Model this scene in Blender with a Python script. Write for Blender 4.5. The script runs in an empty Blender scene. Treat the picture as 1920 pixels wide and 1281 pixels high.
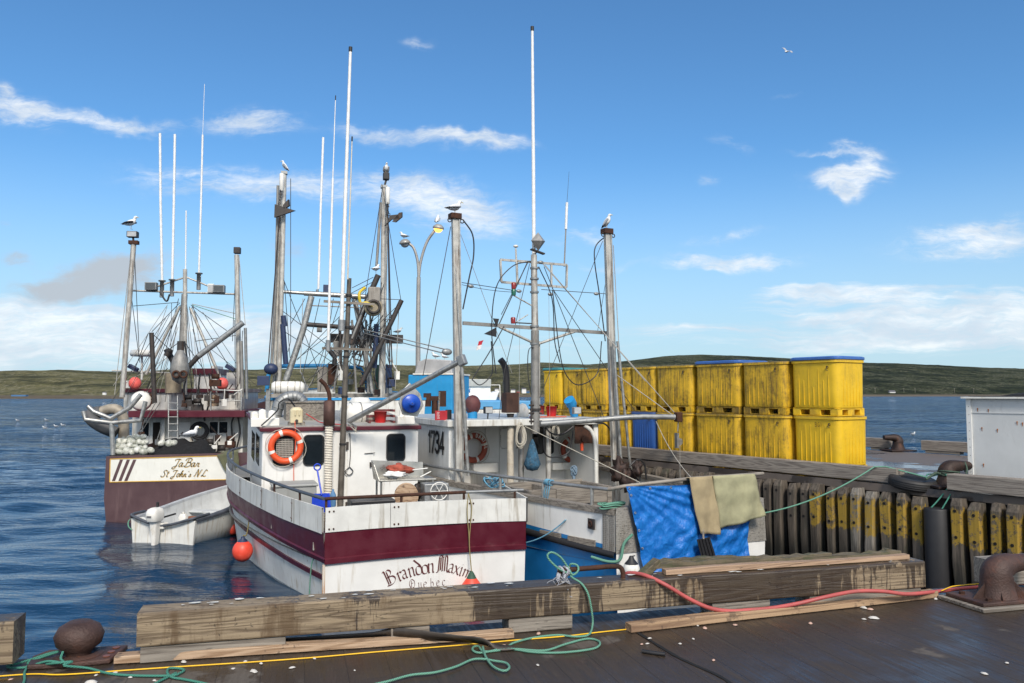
import bpy, math, random
from math import sin, cos, pi, radians, atan, atan2, sqrt, exp, floor
from mathutils import Vector, Matrix, noise
random.seed(7)
SC = bpy.context.scene
COL = SC.collection

# ------------------------------------------------------------------ camera
FPX = 1493.0
PITCH = atan(97.5 / FPX)
CAMZ = 1.6
WATER = -1.9
cam_data = bpy.data.cameras.new('camera')
cam_data.lens = FPX / 1920 * 36
cam_data.sensor_width = 36
cam_data.clip_start = 0.05
cam_data.clip_end = 9000
cam = bpy.data.objects.new('camera', cam_data)
COL.objects.link(cam)
cam.location = (0, 0, CAMZ)
cam.rotation_euler = (pi / 2 + PITCH, 0, 0)
SC.camera = cam
SC.render.resolution_x = 1024
SC.render.resolution_y = 683

# ------------------------------------------------------------------ sun, exposure
SUN_EL, SUN_AZ = 41.0, 166.0        # azimuth clockwise from +Y: behind the camera, to the right
sun_data = bpy.data.lights.new('sun', 'SUN')
sun_data.energy = 3.4
sun_data.angle = radians(14)
sun_data.color = (1.0, 0.91, 0.80)
sun = bpy.data.objects.new('sun', sun_data)
COL.objects.link(sun)
_a, _e = radians(SUN_AZ), radians(SUN_EL)
sun_dir = Vector((sin(_a) * cos(_e), cos(_a) * cos(_e), sin(_e)))
sun.rotation_euler = sun_dir.to_track_quat('Z', 'Y').to_euler()
SC.view_settings.view_transform = 'Standard'
SC.view_settings.look = 'None'
SC.view_settings.gamma = 1.0
SC.view_settings.exposure = 0.18
SC.cycles.max_bounces = 6
SC.cycles.caustics_reflective = False
SC.cycles.caustics_refractive = False

# ------------------------------------------------------------------ rays of the photograph
_cp, _sp = cos(PITCH), sin(PITCH)
def ray(px, py):
    u = (px - 960.0) / FPX
    v = -(py - 640.5) / FPX
    y = _cp - v * _sp
    z = _sp + v * _cp
    return u / y, z / y          # slope per metre of +Y
def W(px, py, Y):
    a, b = ray(px, py)
    return Vector((a * Y, Y, CAMZ + b * Y))
def G(px, py, z=0.0):
    a, b = ray(px, py)
    Y = (z - CAMZ) / b
    return Vector((a * Y, Y, z))

# ------------------------------------------------------------------ node helper
class NT:
    def __init__(s, tree):
        s.t = tree
        s.n = tree.nodes
        s.l = tree.links
    def node(s, typ, **kw):
        n = s.n.new(typ)
        for k, v in kw.items():
            setattr(n, k, v)
        return n
    def put(s, sock, v):
        if hasattr(v, 'is_output') or hasattr(v, 'links'):
            s.l.new(v, sock)
        elif v is not None:
            if isinstance(v, (tuple, list)) and len(v) == 3 and sock.type == 'RGBA':
                v = (*v, 1)
            sock.default_value = v
    def m(s, op, a, b=None, c=None, clamp=False):
        n = s.node('ShaderNodeMath', operation=op, use_clamp=clamp)
        s.put(n.inputs[0], a)
        if b is not None: s.put(n.inputs[1], b)
        if c is not None: s.put(n.inputs[2], c)
        return n.outputs[0]
    def vm(s, op, a, b=None, out=0):
        n = s.node('ShaderNodeVectorMath', operation=op)
        s.put(n.inputs[0], a)
        if b is not None: s.put(n.inputs[1], b)
        return n.outputs[out]
    def mix(s, f, a, b, blend='MIX'):
        n = s.node('ShaderNodeMix', data_type='RGBA', blend_type=blend)
        s.put(n.inputs[0], f); s.put(n.inputs[6], a); s.put(n.inputs[7], b)
        return n.outputs[2]
    def ss(s, x, lo, hi, a=0.0, b=1.0):
        n = s.node('ShaderNodeMapRange', interpolation_type='SMOOTHSTEP')
        s.put(n.inputs[0], x)
        n.inputs[1].default_value = lo; n.inputs[2].default_value = hi
        n.inputs[3].default_value = a; n.inputs[4].default_value = b
        return n.outputs[0]
    def map(s, vec, scale=(1, 1, 1), rot=(0, 0, 0), loc=(0, 0, 0)):
        n = s.node('ShaderNodeMapping')
        s.put(n.inputs[0], vec)
        n.inputs[1].default_value = loc; n.inputs[2].default_value = rot; n.inputs[3].default_value = scale
        return n.outputs[0]
    def noise(s, vec, scale=5, detail=4, rough=.55, dist=0, out=0):
        n = s.node('ShaderNodeTexNoise')
        s.put(n.inputs['Vector'], vec)
        n.inputs['Scale'].default_value = scale; n.inputs['Detail'].default_value = detail
        n.inputs['Roughness'].default_value = rough; n.inputs['Distortion'].default_value = dist
        return n.outputs[out]
    def voro(s, vec, scale=5, out=0, feature='F1', rnd=1.0):
        n = s.node('ShaderNodeTexVoronoi', feature=feature)
        s.put(n.inputs['Vector'], vec); n.inputs['Scale'].default_value = scale
        n.inputs['Randomness'].default_value = rnd
        return n.outputs[out]
    def bump(s, h, strength=.3, dist=.02, normal=None):
        n = s.node('ShaderNodeBump')
        s.put(n.inputs['Height'], h)
        n.inputs['Strength'].default_value = strength; n.inputs['Distance'].default_value = dist
        if normal is not None: s.put(n.inputs['Normal'], normal)
        return n.outputs[0]

# ------------------------------------------------------------------ sky: Nishita with cloud wisps mixed by direction
world = bpy.data.worlds.new('World')
SC.world = world
world.use_nodes = True
w = NT(world.node_tree)
w.n.clear()
wout = w.node('ShaderNodeOutputWorld')
bg = w.node('ShaderNodeBackground')
sky = w.node('ShaderNodeTexSky', sky_type='NISHITA')
sky.sun_disc = False
sky.sun_elevation = radians(SUN_EL)
sky.sun_rotation = radians(SUN_AZ)
sky.air_density = 1.0
sky.dust_density = 0.25
sky.ozone_density = 2.6
SKY_STRENGTH = 0.13
dirv = w.node('ShaderNodeTexCoord').outputs['Generated']
sep = w.node('ShaderNodeSeparateXYZ'); w.l.new(dirv, sep.inputs[0])
dx, dy, dz = sep.outputs
yy = w.m('MAXIMUM', w.m('ABSOLUTE', dy), 0.06)
u = w.m('DIVIDE', dx, yy); v = w.m('DIVIDE', dz, yy)
uv = w.node('ShaderNodeCombineXYZ'); w.put(uv.inputs[0], u); w.put(uv.inputs[1], v); uv = uv.outputs[0]
warpn = w.noise(uv, 7, 4, .6, out=1)
warp = w.vm('SCALE', w.vm('SUBTRACT', warpn, (.5, .5, .5)), None); warp.node.inputs[3].default_value = .04
uvw = w.vm('ADD', uv, warp)
def cuv(px, py):
    a, b = ray(px, py); return a, b
#          px    py   rx   ry  rot  amp
CLOUDS = [(30, 200, 80, 34, -20, .85), (150, 218, 130, 15, -10, .62), (265, 232, 80, 13, 0, .45), (15, 165, 60, 16, -30, .35),
          (475, 228, 75, 24, -2, .9), (420, 226, 60, 12, 0, .4), (885, 262, 84, 14, -6, 1.25), (790, 262, 110, 20, -8, .48), (690, 250, 75, 12, -8, .4),
          (1592, 335, 62, 21, 3, 1.9), (1590, 362, 28, 14, -20, 1.2), (1570, 293, 72, 7, -4, .75), (1600, 282, 46, 8, -3, .6), (1635, 300, 22, 12, 30, .5),
          (1372, 268, 45, 11, -22, .35), (1332, 330, 26, 13, 15, .33), (780, 76, 32, 11, -5, .36), (1470, 183, 36, 6, 8, .25),
          (1365, 494, 115, 16, 0, 1.05), (1860, 452, 150, 32, 5, .95), (1850, 425, 80, 15, 15, .5), (1360, 446, 90, 12, 10, .4),
          (830, 385, 140, 46, -12, .85), (790, 360, 90, 26, -5, .4), (430, 342, 190, 34, -4, .62), (560, 350, 120, 26, 0, .4), (900, 410, 60, 25, -30, .4), (1095, 440, 60, 14, 8, .5),
          (1120, 505, 70, 9, 0, .3), (1830, 560, 120, 10, 0, .45), (1560, 628, 200, 9, 0, .5), (1800, 602, 140, 9, 2, .6), (200, 590, 260, 14, 0, .7)]
BANDS = [(60, 628, 430, 60, 0, 1.8), (430, 640, 220, 50, 0, 1.3), (1720, 612, 400, 62, 0, 1.4), (1250, 640, 300, 30, 0, .45), (880, 650, 260, 26, 0, .5), (1560, 550, 200, 26, 0, .9), (-300, 600, 300, 90, 0, 1.0), (2300, 600, 400, 80, 0, 1.0)]
DARK = [(190, 520, 120, 34, 8, 1.2), (120, 545, 80, 20, 0, .8), (35, 490, 30, 16, -10, .5), (545, 470, 50, 26, -15, .5), (240, 490, 70, 26, 12, .8), (1130, 508, 60, 7, 0, .25), (10, 420, 14, 9, -30, .3), (800, 632, 35, 9, 0, .35)]
def blob_sum(lst, vec):
    tot = None
    for (px, py, rx, ry, rot, amp) in lst:
        a, b = cuv(px, py)
        r = radians(rot)
        d = w.vm('SUBTRACT', vec, (a, b, 0))
        # rotate and scale with dot products
        p = w.vm('DOT_PRODUCT', d, (cos(r) / (rx / FPX), sin(r) / (rx / FPX), 0), out=1)
        q = w.vm('DOT_PRODUCT', d, (-sin(r) / (ry / FPX), cos(r) / (ry / FPX), 0), out=1)
        e = w.m('MULTIPLY', w.m('ADD', w.m('MULTIPLY', p, p), w.m('MULTIPLY', q, q)), -1.0)
        g = w.m('MULTIPLY', w.m('POWER', 2.718, e), amp)
        tot = g if tot is None else w.m('ADD', tot, g)
    return tot
warp2 = w.vm('SCALE', w.vm('SUBTRACT', w.noise(uv, 22, 3, .6, out=1), (.5, .5, .5)), None); warp2.node.inputs[3].default_value = .03
uvc = w.vm('ADD', uvw, warp2)
cm = blob_sum(CLOUDS, uvc)
dm = blob_sum(DARK, uvc)
bm0 = blob_sum(BANDS, uvw)
nA = w.noise(w.map(uvw, (9, 42, 1), rot=(0, 0, radians(6))), 1.0, 7, .66, .6)
nB = w.noise(w.map(uvw, (26, 60, 1), rot=(0, 0, radians(-14))), 1.0, 6, .7, .8)
nn = w.m('ADD', w.m('MULTIPLY', nA, .6), w.m('MULTIPLY', nB, .4))
nn = w.m('SUBTRACT', nn, .5)
front = w.ss(dy, 0.0, .15)
calpha = w.ss(w.m('ADD', w.m('MULTIPLY', cm, 1.0), w.m('MULTIPLY', w.m('MULTIPLY', nn, 2.7), w.ss(cm, 0.0, .4))), .04, 1.12)
dalpha = w.ss(w.m('ADD', w.m('MULTIPLY', dm, .95), w.m('MULTIPLY', w.m('MULTIPLY', nn, 2.4), w.ss(dm, 0.02, .5))), .08, 1.15)
bn1 = w.noise(w.map(uvw, (2.6, 34, 1), rot=(0, 0, radians(2))), 1.0, 8, .62, .35)
bn2 = w.noise(w.map(uvw, (9, 95, 1), loc=(2, 0, 0)), 1.0, 5, .6, .3)
bandA = w.ss(w.m('ADD', w.m('MULTIPLY', w.m('ADD', w.m('MULTIPLY', bn1, .75), w.m('MULTIPLY', bn2, .25)), 1.0), w.m('MULTIPLY', w.m('SUBTRACT', bm0, 1.0), .20)), .40, .58)
bandA = w.m('MULTIPLY', bandA, w.ss(bm0, .03, .7))
calpha = w.m('MAXIMUM', calpha, w.m('MULTIPLY', bandA, .92))
wisp = w.noise(w.map(uvw, (48, 150, 1), rot=(0, 0, radians(8))), 1.0, 6, .72, .5)
calpha = w.m('MULTIPLY', calpha, w.ss(wisp, .30, .62, .62, 1.0))
calpha = w.m('MULTIPLY', calpha, front); dalpha = w.m('MULTIPLY', dalpha, front)
# everywhere: thin bands close to the horizon and unseen cloud behind, added as fill light
band = w.noise(w.map(dirv, (3, 3, 42)), 1.0, 6, .6, .3)
bandm = w.m('MULTIPLY', w.ss(band, .42, .68), w.m('MULTIPLY', w.ss(dz, .16, .04), w.ss(dz, -.01, .02)))
behind = w.m('MULTIPLY', w.ss(w.noise(w.map(dirv, (2.2, 2.2, 4)), 1.0, 6, .6, .4), .34, .58), w.ss(dy, .15, -.2))
behind = w.m('MULTIPLY', behind, w.ss(dz, 0, .1))
fill_cloud = w.m('MULTIPLY', behind, .85)
mult = w.node('ShaderNodeVectorMath', operation='SCALE'); w.l.new(sky.outputs[0], mult.inputs[0]); mult.inputs[3].default_value = 1.0
skyc = w.mix(1.0, sky.outputs[0], (0.54, .87, 1.07), 'MULTIPLY')
skyc = w.mix(w.ss(dz, .30, .0, 0, .85), skyc, (3.6, 4.75, 5.6))
shade = w.ss(w.noise(w.map(uvw, (8, 30, 1), loc=(3, 1, 0)), 1.0, 4, .55), .35, .62)
shade2 = w.ss(w.noise(w.map(uvw, (5, 48, 1), loc=(7, 1, 0)), 1.0, 5, .6), .36, .60)
cloudc = w.mix(w.m('MULTIPLY', shade, w.m('ADD', w.m('MULTIPLY', shade2, .7), .3)), (4.7, 5.3, 6.0), (7.0, 7.2, 7.3))
c1 = w.mix(w.m('MULTIPLY', dalpha, .95), skyc, (3.5, 3.9, 4.35))
c2 = w.mix(w.m('MULTIPLY', calpha, .88), c1, cloudc)
c3 = w.mix(fill_cloud, c2, (8.4, 8.5, 8.6))
w.l.new(c3, bg.inputs[0]); bg.inputs[1].default_value = SKY_STRENGTH
w.l.new(bg.outputs[0], wout.inputs[0])
world.cycles.sampling_method = 'MANUAL'
world.cycles.sample_map_resolution = 512

# ------------------------------------------------------------------ materials
MATS = {}
def newmat(name):
    m = bpy.data.materials.new(name); m.use_nodes = True
    t = NT(m.node_tree); t.n.clear()
    o = t.node('ShaderNodeOutputMaterial'); b = t.node('ShaderNodeBsdfPrincipled')
    t.l.new(b.outputs[0], o.inputs[0])
    MATS[name] = m
    return m, t, b
def P(name, col, rough=.5, metal=0.0, var=.12, vscale=3.0, dirt=None, damt=.5, dscale=(9, 9, 1.1), dthr=(.52, .72), spots=None, sthr=.12, sscale=7,
      bump=.15, bscale=25, spec=.5, coat=0, bdist=.01, rnd=False):
    """Worn painted or metal surface: slight tone variation, streaks that run down, small spots."""
    m, t, b = newmat(name)
    co = t.node('ShaderNodeTexCoord').outputs['Object']
    if rnd: co = t.vm('ADD', co, t.vm('SCALE', (31.0, 17.0, 0), None)); t.put(co.node.inputs[1].links[0].from_node.inputs[3], t.node('ShaderNodeObjectInfo').outputs['Random'])
    n1 = t.noise(co, vscale, 5, .6)
    f = t.ss(n1, .3, .7, 1 - var, 1 + var * .6)
    c = t.mix(1.0, col, f, 'MULTIPLY')
    if dirt is not None:
        s = t.noise(t.map(co, dscale), 1.0, 6, .65, .2)
        f2 = t.m('MULTIPLY', t.ss(s, dthr[0], dthr[1]), damt)
        c = t.mix(f2, c, dirt)
    if spots is not None:
        vz = t.voro(t.map(co, (1, 1, .55)), sscale)
        nz = t.noise(co, 2.1, 2, .5)
        f3 = t.m('MULTIPLY', t.ss(vz, sthr, sthr * .3), t.ss(nz, .5, .6))
        c = t.mix(f3, c, spots)
    t.put(b.inputs['Base Color'], c)
    rr = t.ss(n1, .3, .7, max(.03, rough - .1), min(1, rough + .12))
    t.put(b.inputs['Roughness'], rr)
    b.inputs['Metallic'].default_value = metal
    b.inputs['Specular IOR Level'].default_value = spec
    if coat: b.inputs['Coat Weight'].default_value = coat
    if bump:
        t.put(b.inputs['Normal'], t.bump(t.noise(co, bscale, 4, .6), bump, bdist))
    return m
def WOOD(name, light, dark, axis=0, rough=.75, stain=None, samt=.7, sthr=(.48, .6), sscale=.9, gscale=1.0, bump=.5, paint=None, wet=0, drip=False):
    """Sawn timber with grain running along one object axis."""
    m, t, b = newmat(name)
    co = t.node('ShaderNodeTexCoord').outputs['Object']
    oi = t.node('ShaderNodeObjectInfo').outputs['Random']
    off = t.node('ShaderNodeCombineXYZ'); t.put(off.inputs[0], t.m('MULTIPLY', oi, 37.0)); t.put(off.inputs[1], t.m('MULTIPLY', oi, 11.0))
    cr = t.vm('ADD', co, off.outputs[0])
    sc = [62 * gscale] * 3; sc[axis] = 3.2 * gscale
    g = t.noise(t.map(cr, tuple(sc)), 1.0, 8, .72, .25)
    sc2 = [6.0 * gscale] * 3; sc2[axis] = .35
    g2 = t.noise(t.map(cr, tuple(sc2)), 1.0, 3, .5, .6)
    rings = t.m('FRACT', t.m('MULTIPLY', g2, 11.0))
    rings = t.ss(t.m('ABSOLUTE', t.m('SUBTRACT', rings, .5)), .0, .4)
    gg = t.m('ADD', t.m('MULTIPLY', g, .78), t.m('MULTIPLY', rings, .22))
    c = t.mix(t.ss(gg, .25, .72), dark, light)
    blot = t.noise(cr, 1.7, 3, .5)
    c = t.mix(t.ss(blot, .4, .75, .0, .22), c, dark)
    if stain is not None:
        ssx = [sscale * 2.6] * 3
        ssx[2] = sscale * (.5 if drip else 2.6)
        s = t.noise(t.map(cr, tuple(ssx)), 1.0, 7, .68, .3)
        if drip:
            sx_ = t.node('ShaderNodeSeparateXYZ'); t.l.new(co, sx_.inputs[0])
            dr_ = t.noise(t.map(cr, (30, 30, 2.2)), 1.0, 6, .7)
            s = t.m('ADD', t.m('MULTIPLY', s, .72), t.m('MULTIPLY', dr_, .28))
            brn = t.noise(t.map(cr, (7, 7, 1.1), loc=(5, 2, 1)), 1.0, 7, .72)
            c = t.mix(t.ss(brn, .50, .66, 0, .75), c, (.085, .05, .022))
            c = t.mix(t.ss(t.noise(cr, 34, 3, .6), .60, .70, 0, .7), c, (.03, .022, .015))
            zone = t.m('MULTIPLY', t.ss(sx_.outputs[0], -.95, -.55), t.ss(sx_.outputs[0], 2.6, 1.5))
            top_ = t.ss(sx_.outputs[2], .14, .21)
            s = t.m('ADD', s, t.m('ADD', t.m('MULTIPLY', zone, .105), t.m('MULTIPLY', t.m('MULTIPLY', top_, t.ss(sx_.outputs[0], -2.2, -1.2)), .06)))
        f = t.m('MULTIPLY', t.ss(s, sthr[0], sthr[1]), samt)
        c = t.mix(f, c, stain)
        t.put(b.inputs['Roughness'], t.m('SUBTRACT', rough, t.m('MULTIPLY', f, wet)))
    else:
        b.inputs['Roughness'].default_value = rough
    # grain checks
    sc3 = [26] * 3; sc3[axis] = 1.3
    cr3 = t.noise(t.map(cr, tuple(sc3), loc=(3, 5, 7)), 1.0, 3, .5)
    f = t.m('MULTIPLY', t.ss(t.m('ABSOLUTE', t.m('SUBTRACT', cr3, .5)), .008, .0), t.ss(t.noise(cr, 3, 2, .5), .5, .6))
    c = t.mix(t.m('MULTIPLY', f, .7), c, tuple(x * .35 for x in dark))
    t.put(b.inputs['Base Color'], c)
    t.put(b.inputs['Normal'], t.bump(t.m('SUBTRACT', gg, t.m('MULTIPLY', f, .8)), bump, .008))
    return m
def FLAT(name, col, rough=.5, metal=0, emit=0, spec=.5):
    m, t, b = newmat(name)
    co = t.node('ShaderNodeTexCoord').outputs['Object']
    f = t.ss(t.noise(co, 9, 3, .6), .3, .7, .88, 1.06)
    t.put(b.inputs['Base Color'], t.mix(1.0, col, f, 'MULTIPLY'))
    b.inputs['Roughness'].default_value = rough; b.inputs['Metallic'].default_value = metal
    b.inputs['Specular IOR Level'].default_value = spec
    if emit:
        b.inputs['Emission Color'].default_value = (*col, 1); b.inputs['Emission Strength'].default_value = emit
    return m
def ROPE(name, col, col2, pitch=55, rough=.8):
    m, t, b = newmat(name)
    uvc_ = t.node('ShaderNodeTexCoord').outputs['UV']
    s = t.node('ShaderNodeSeparateXYZ'); t.l.new(uvc_, s.inputs[0])
    a = t.m('ADD', t.m('MULTIPLY', s.outputs[0], pitch), t.m('MULTIPLY', s.outputs[1], 3.0))
    tw = t.m('ABSOLUTE', t.m('SUBTRACT', t.m('FRACT', a), .5))
    c = t.mix(t.ss(tw, .02, .3), col2, col)
    t.put(b.inputs['Base Color'], c); b.inputs['Roughness'].default_value = rough
    t.put(b.inputs['Normal'], t.bump(tw, .9, .006))
    return m

# ------------------------------------------------------------------ mesh builder
def perp(d):
    d = d.normalized()
    a = Vector((0, 0, 1)) if abs(d.z) < .9 else Vector((1, 0, 0))
    x = d.cross(a).normalized(); return x, d.cross(x).normalized()
def cr(pts, n=6, closed=False):
    """Catmull-Rom through the points."""
    P_ = [Vector(p) for p in pts]; out = []
    N = len(P_)
    if N < 3: return P_
    rng = range(N if closed else N - 1)
    for i in rng:
        p0 = P_[(i - 1) % N] if closed or i > 0 else P_[0] * 2 - P_[1]
        p1 = P_[i]; p2 = P_[(i + 1) % N]
        p3 = P_[(i + 2) % N] if closed or i + 2 < N else P_[-1] * 2 - P_[-2]
        for k in range(n):
            t = k / n
            out.append(.5 * ((2 * p1) + (p2 - p0) * t + (2 * p0 - 5 * p1 + 4 * p2 - p3) * t * t + (3 * p1 - p0 - 3 * p2 + p3) * t ** 3))
    if not closed: out.append(P_[-1].copy())
    return out
def sag(p0, p1, s, n=10):
    p0, p1 = Vector(p0), Vector(p1)
    return [p0.lerp(p1, k / n) - Vector((0, 0, 4 * s * (k / n) * (1 - k / n))) for k in range(n + 1)]
class MB:
    def __init__(s):
        s.v = []; s.f = []; s.mi = []; s.sm = []; s.uv = []
    def add(s, verts, faces, mat=0, smooth=False, uvs=None):
        o = len(s.v); s.v += [Vector(p) for p in verts]
        for k, f in enumerate(faces):
            s.f.append([o + i for i in f]); s.mi.append(mat); s.sm.append(smooth)
            s.uv.append(uvs[k] if uvs else [(0, 0)] * len(f))
        return s
    def box(s, c, size, rz=0.0, mat=0, rot=None):
        hx, hy, hz = [x / 2 for x in size]; c = Vector(c)
        R = rot if rot is not None else Matrix.Rotation(rz, 3, 'Z')
        vs = [c + R @ Vector((x * hx, y * hy, z * hz)) for z in (-1, 1) for y in (-1, 1) for x in (-1, 1)]
        return s.add(vs, [(0, 2, 3, 1), (4, 5, 7, 6), (0, 1, 5, 4), (2, 6, 7, 3), (0, 4, 6, 2), (1, 3, 7, 5)], mat)
    def bx(s, x0, x1, y0, y1, z0, z1, mat=0):
        return s.box(((x0 + x1) / 2, (y0 + y1) / 2, (z0 + z1) / 2), (abs(x1 - x0), abs(y1 - y0), abs(z1 - z0)), mat=mat)
    def bar(s, p0, p1, wd, h, mat=0, up=(0, 0, 1)):
        p0, p1 = Vector(p0), Vector(p1); d = (p1 - p0)
        L = d.length; d.normalize(); up = Vector(up)
        if abs(d.dot(up)) > .98: up = Vector((0, 1, 0))
        x = d.cross(up).normalized(); z = x.cross(d)
        R = Matrix((x, d, z)).transposed()
        return s.box((p0 + p1) / 2, (wd, L, h), rot=R, mat=mat)
    def tube(s, pts, r, n=8, mat=0, cap=True, closed=False, flat=1.0):
        pts = [Vector(p) for p in pts]; N = len(pts)
        rr = r if isinstance(r, (list, tuple)) else [r] * N
        d0 = (pts[1] - pts[0]).normalized(); X, Y = perp(d0)
        vs = []; L = 0; Ls = []
        pd = d0
        for i, p in enumerate(pts):
            if closed: d = (pts[(i + 1) % N] - pts[i - 1])
            else: d = (pts[min(i + 1, N - 1)] - pts[max(i - 1, 0)])
            if d.length < 1e-9: d = pd
            d = d.normalized()
            X = (X - d * X.dot(d))
            if X.length < 1e-6: X = perp(d)[0]
            X.normalize(); Y = d.cross(X)
            pd = d
            if i: L += (p - pts[i - 1]).length
            Ls.append(L)
            for k in range(n):
                a = 2 * pi * k / n
                vs.append(p + X * cos(a) * rr[i] + Y * sin(a) * rr[i] * flat)
        fs = []; us = []
        for i in range(N if closed else N - 1):
            j = (i + 1) % N; La = Ls[i]; Lb = Ls[j] if j > i else Ls[i] + (pts[j] - pts[i]).length
            for k in range(n):
                l = (k + 1) % n
                fs.append((i * n + k, i * n + l, j * n + l, j * n + k))
                us.append([(La, k / n), (La, (k + 1) / n), (Lb, (k + 1) / n), (Lb, k / n)])
        s.add(vs, fs, mat, True, us)
        if cap and not closed:
            s.add(vs[:n], [tuple(reversed(range(n)))], mat); s.add(vs[-n:], [tuple(range(n))], mat)
        return s
    def rod(s, p0, p1, r, n=8, mat=0, r2=None):
        return s.tube([p0, p1], [r, r if r2 is None else r2], n, mat)
    def lathe(s, prof, c=(0, 0, 0), axis=(0, 0, 1), n=20, mat=0, smooth=True, sx=1.0):
        c = Vector(c); ax = Vector(axis).normalized(); X, Y = perp(ax); vs = []
        for (r, h) in prof:
            for k in range(n):
                a = 2 * pi * k / n
                vs.append(c + ax * h + X * cos(a) * r * sx + Y * sin(a) * r)
        fs = [(i * n + k, i * n + (k + 1) % n, (i + 1) * n + (k + 1) % n, (i + 1) * n + k) for i in range(len(prof) - 1) for k in range(n)]
        s.add(vs, fs, mat, smooth)
        if prof[0][0] > 1e-4: s.add(vs[:n], [tuple(reversed(range(n)))], mat)
        if prof[-1][0] > 1e-4: s.add(vs[-n:], [tuple(range(n))], mat)
        return s
    def ball(s, c, r, n=14, m=9, mat=0, sc=(1, 1, 1), rot=None):
        c = Vector(c); vs = []
        for i in range(m + 1):
            t = pi * i / m
            for k in range(n):
                a = 2 * pi * k / n
                p = Vector((r * sin(t) * cos(a) * sc[0], r * sin(t) * sin(a) * sc[1], -r * cos(t) * sc[2]))
                if rot is not None: p = rot @ p
                vs.append(c + p)
        fs = [(i * n + k, i * n + (k + 1) % n, (i + 1) * n + (k + 1) % n, (i + 1) * n + k) for i in range(m) for k in range(n)]
        return s.add(vs, fs, mat, True)
    def torus(s, c, axis, R, r, n=28, k=10, mat=0, a0=0.0, a1=2 * pi, flat=1.0):
        c = Vector(c); X, Y = perp(Vector(axis))
        full = abs(a1 - a0 - 2 * pi) < 1e-6
        pts = [c + X * cos(a0 + (a1 - a0) * i / n) * R + Y * sin(a0 + (a1 - a0) * i / n) * R for i in range(n if full else n + 1)]
        return s.tube(pts, r, k, mat, closed=full, flat=flat)
    def prism(s, poly, ext, mat=0, smooth=False):
        poly = [Vector(p) for p in poly]; ext = Vector(ext); n = len(poly)
        vs = poly + [p + ext for p in poly]
        fs = [tuple(range(n)), tuple(reversed(range(n, 2 * n)))] + [(i, i + n, (i + 1) % n + n, (i + 1) % n) for i in range(n)]
        return s.add(vs, fs, mat, smooth)
    def loft(s, rows, mat=0, smooth=True, closed=False):
        n = len(rows[0]); vs = [p for r in rows for p in r]
        fs = [(i * n + k, i * n + (k + 1) % n, (i + 1) * n + (k + 1) % n, (i + 1) * n + k) for i in range(len(rows) - 1) for k in range(n if closed else n - 1)]
        return s.add(vs, fs, mat, smooth)
    def build(s, name, mats, parent=None, bevel=0.0, loc=None, rot=None, label=None, cat=None, group=None, kind=None, recenter=False, solid=0.0, seg=2):
        if not isinstance(mats, (list, tuple)): mats = [mats]
        vs = s.v
        if loc is not None or rot is not None:
            Mx = Matrix.Translation(Vector(loc or (0, 0, 0))) @ (rot.to_4x4() if rot is not None else Matrix())
            inv = Mx.inverted(); vs = [inv @ p for p in vs]
        elif recenter:
            mn = [min(p[i] for p in vs) for i in range(3)]; mx = [max(p[i] for p in vs) for i in range(3)]
            c = Vector(((mn[0] + mx[0]) / 2, (mn[1] + mx[1]) / 2, mn[2])); Mx = Matrix.Translation(c)
            vs = [p - c for p in vs]
        else: Mx = None
        me = bpy.data.meshes.new(name)
        me.from_pydata([tuple(p) for p in vs], [], s.f)
        for m in mats: me.materials.append(m)
        me.polygons.foreach_set('material_index', s.mi)
        me.polygons.foreach_set('use_smooth', s.sm)
        ul = me.uv_layers.new(name='uv')
        flat = [c for f in s.uv for q in f for c in q]
        ul.data.foreach_set('uv', flat)
        me.update()
        o = bpy.data.objects.new(name, me); COL.objects.link(o)
        if Mx is not None: o.matrix_world = Mx
        if parent is not None: o.parent = parent
        if bevel:
            b = o.modifiers.new('bevel', 'BEVEL'); b.width = bevel; b.segments = seg; b.limit_method = 'ANGLE'; b.angle_limit = radians(40)
        if solid:
            b = o.modifiers.new('solid', 'SOLIDIFY'); b.thickness = solid; b.offset = 0
        tag(o, label, cat, group, kind)
        return o
def tag(o, label=None, cat=None, group=None, kind=None):
    if label: o['label'] = label
    if cat: o['category'] = cat
    if group: o['group'] = group
    if kind: o['kind'] = kind
    return o
def empty(name, loc, rz=0.0, label=None, cat=None, group=None):
    o = bpy.data.objects.new(name, None); COL.objects.link(o); o.location = loc; o.rotation_euler = (0, 0, rz)
    o.empty_display_size = .2
    return tag(o, label, cat, group)
def dup(root, loc, rz=None, label=None, scale=None):
    r = root.copy(); COL.objects.link(r); r.location = loc
    if rz is not None: r.rotation_euler = (0, 0, rz)
    if scale is not None: r.scale = scale
    if label: r['label'] = label
    for ch in list(root.children):
        c = ch.copy(); COL.objects.link(c); c.parent = r
        for g in list(ch.children):
            d = g.copy(); COL.objects.link(d); d.parent = c
    return r
class Frame:
    """Local axes of a boat: x to starboard, y to the bow, z up from the water."""
    def __init__(s, ox, oy, deg, z=WATER):
        s.o = Vector((ox, oy, z)); s.a = radians(deg)
        s.X = Vector((cos(s.a), sin(s.a), 0)); s.Y = Vector((-sin(s.a), cos(s.a), 0))
    def loc(s, p):
        d = Vector(p) - s.o; return Vector((d.dot(s.X), d.dot(s.Y), d.z))
    def wd(s, p): return s.o + s.X * p[0] + s.Y * p[1] + Vector((0, 0, p[2]))
    def at(s, px, py, y=None, x=None, z=None):
        a, b = ray(px, py); D = Vector((a, 1, b)); C = Vector((0, 0, CAMZ)) - s.o
        if y is not None: k = (y - C.dot(s.Y)) / D.dot(s.Y)
        elif x is not None: k = (x - C.dot(s.X)) / D.dot(s.X)
        else: k = (z - C.z) / b
        return s.loc(Vector((0, 0, CAMZ)) + D * k)

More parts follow.
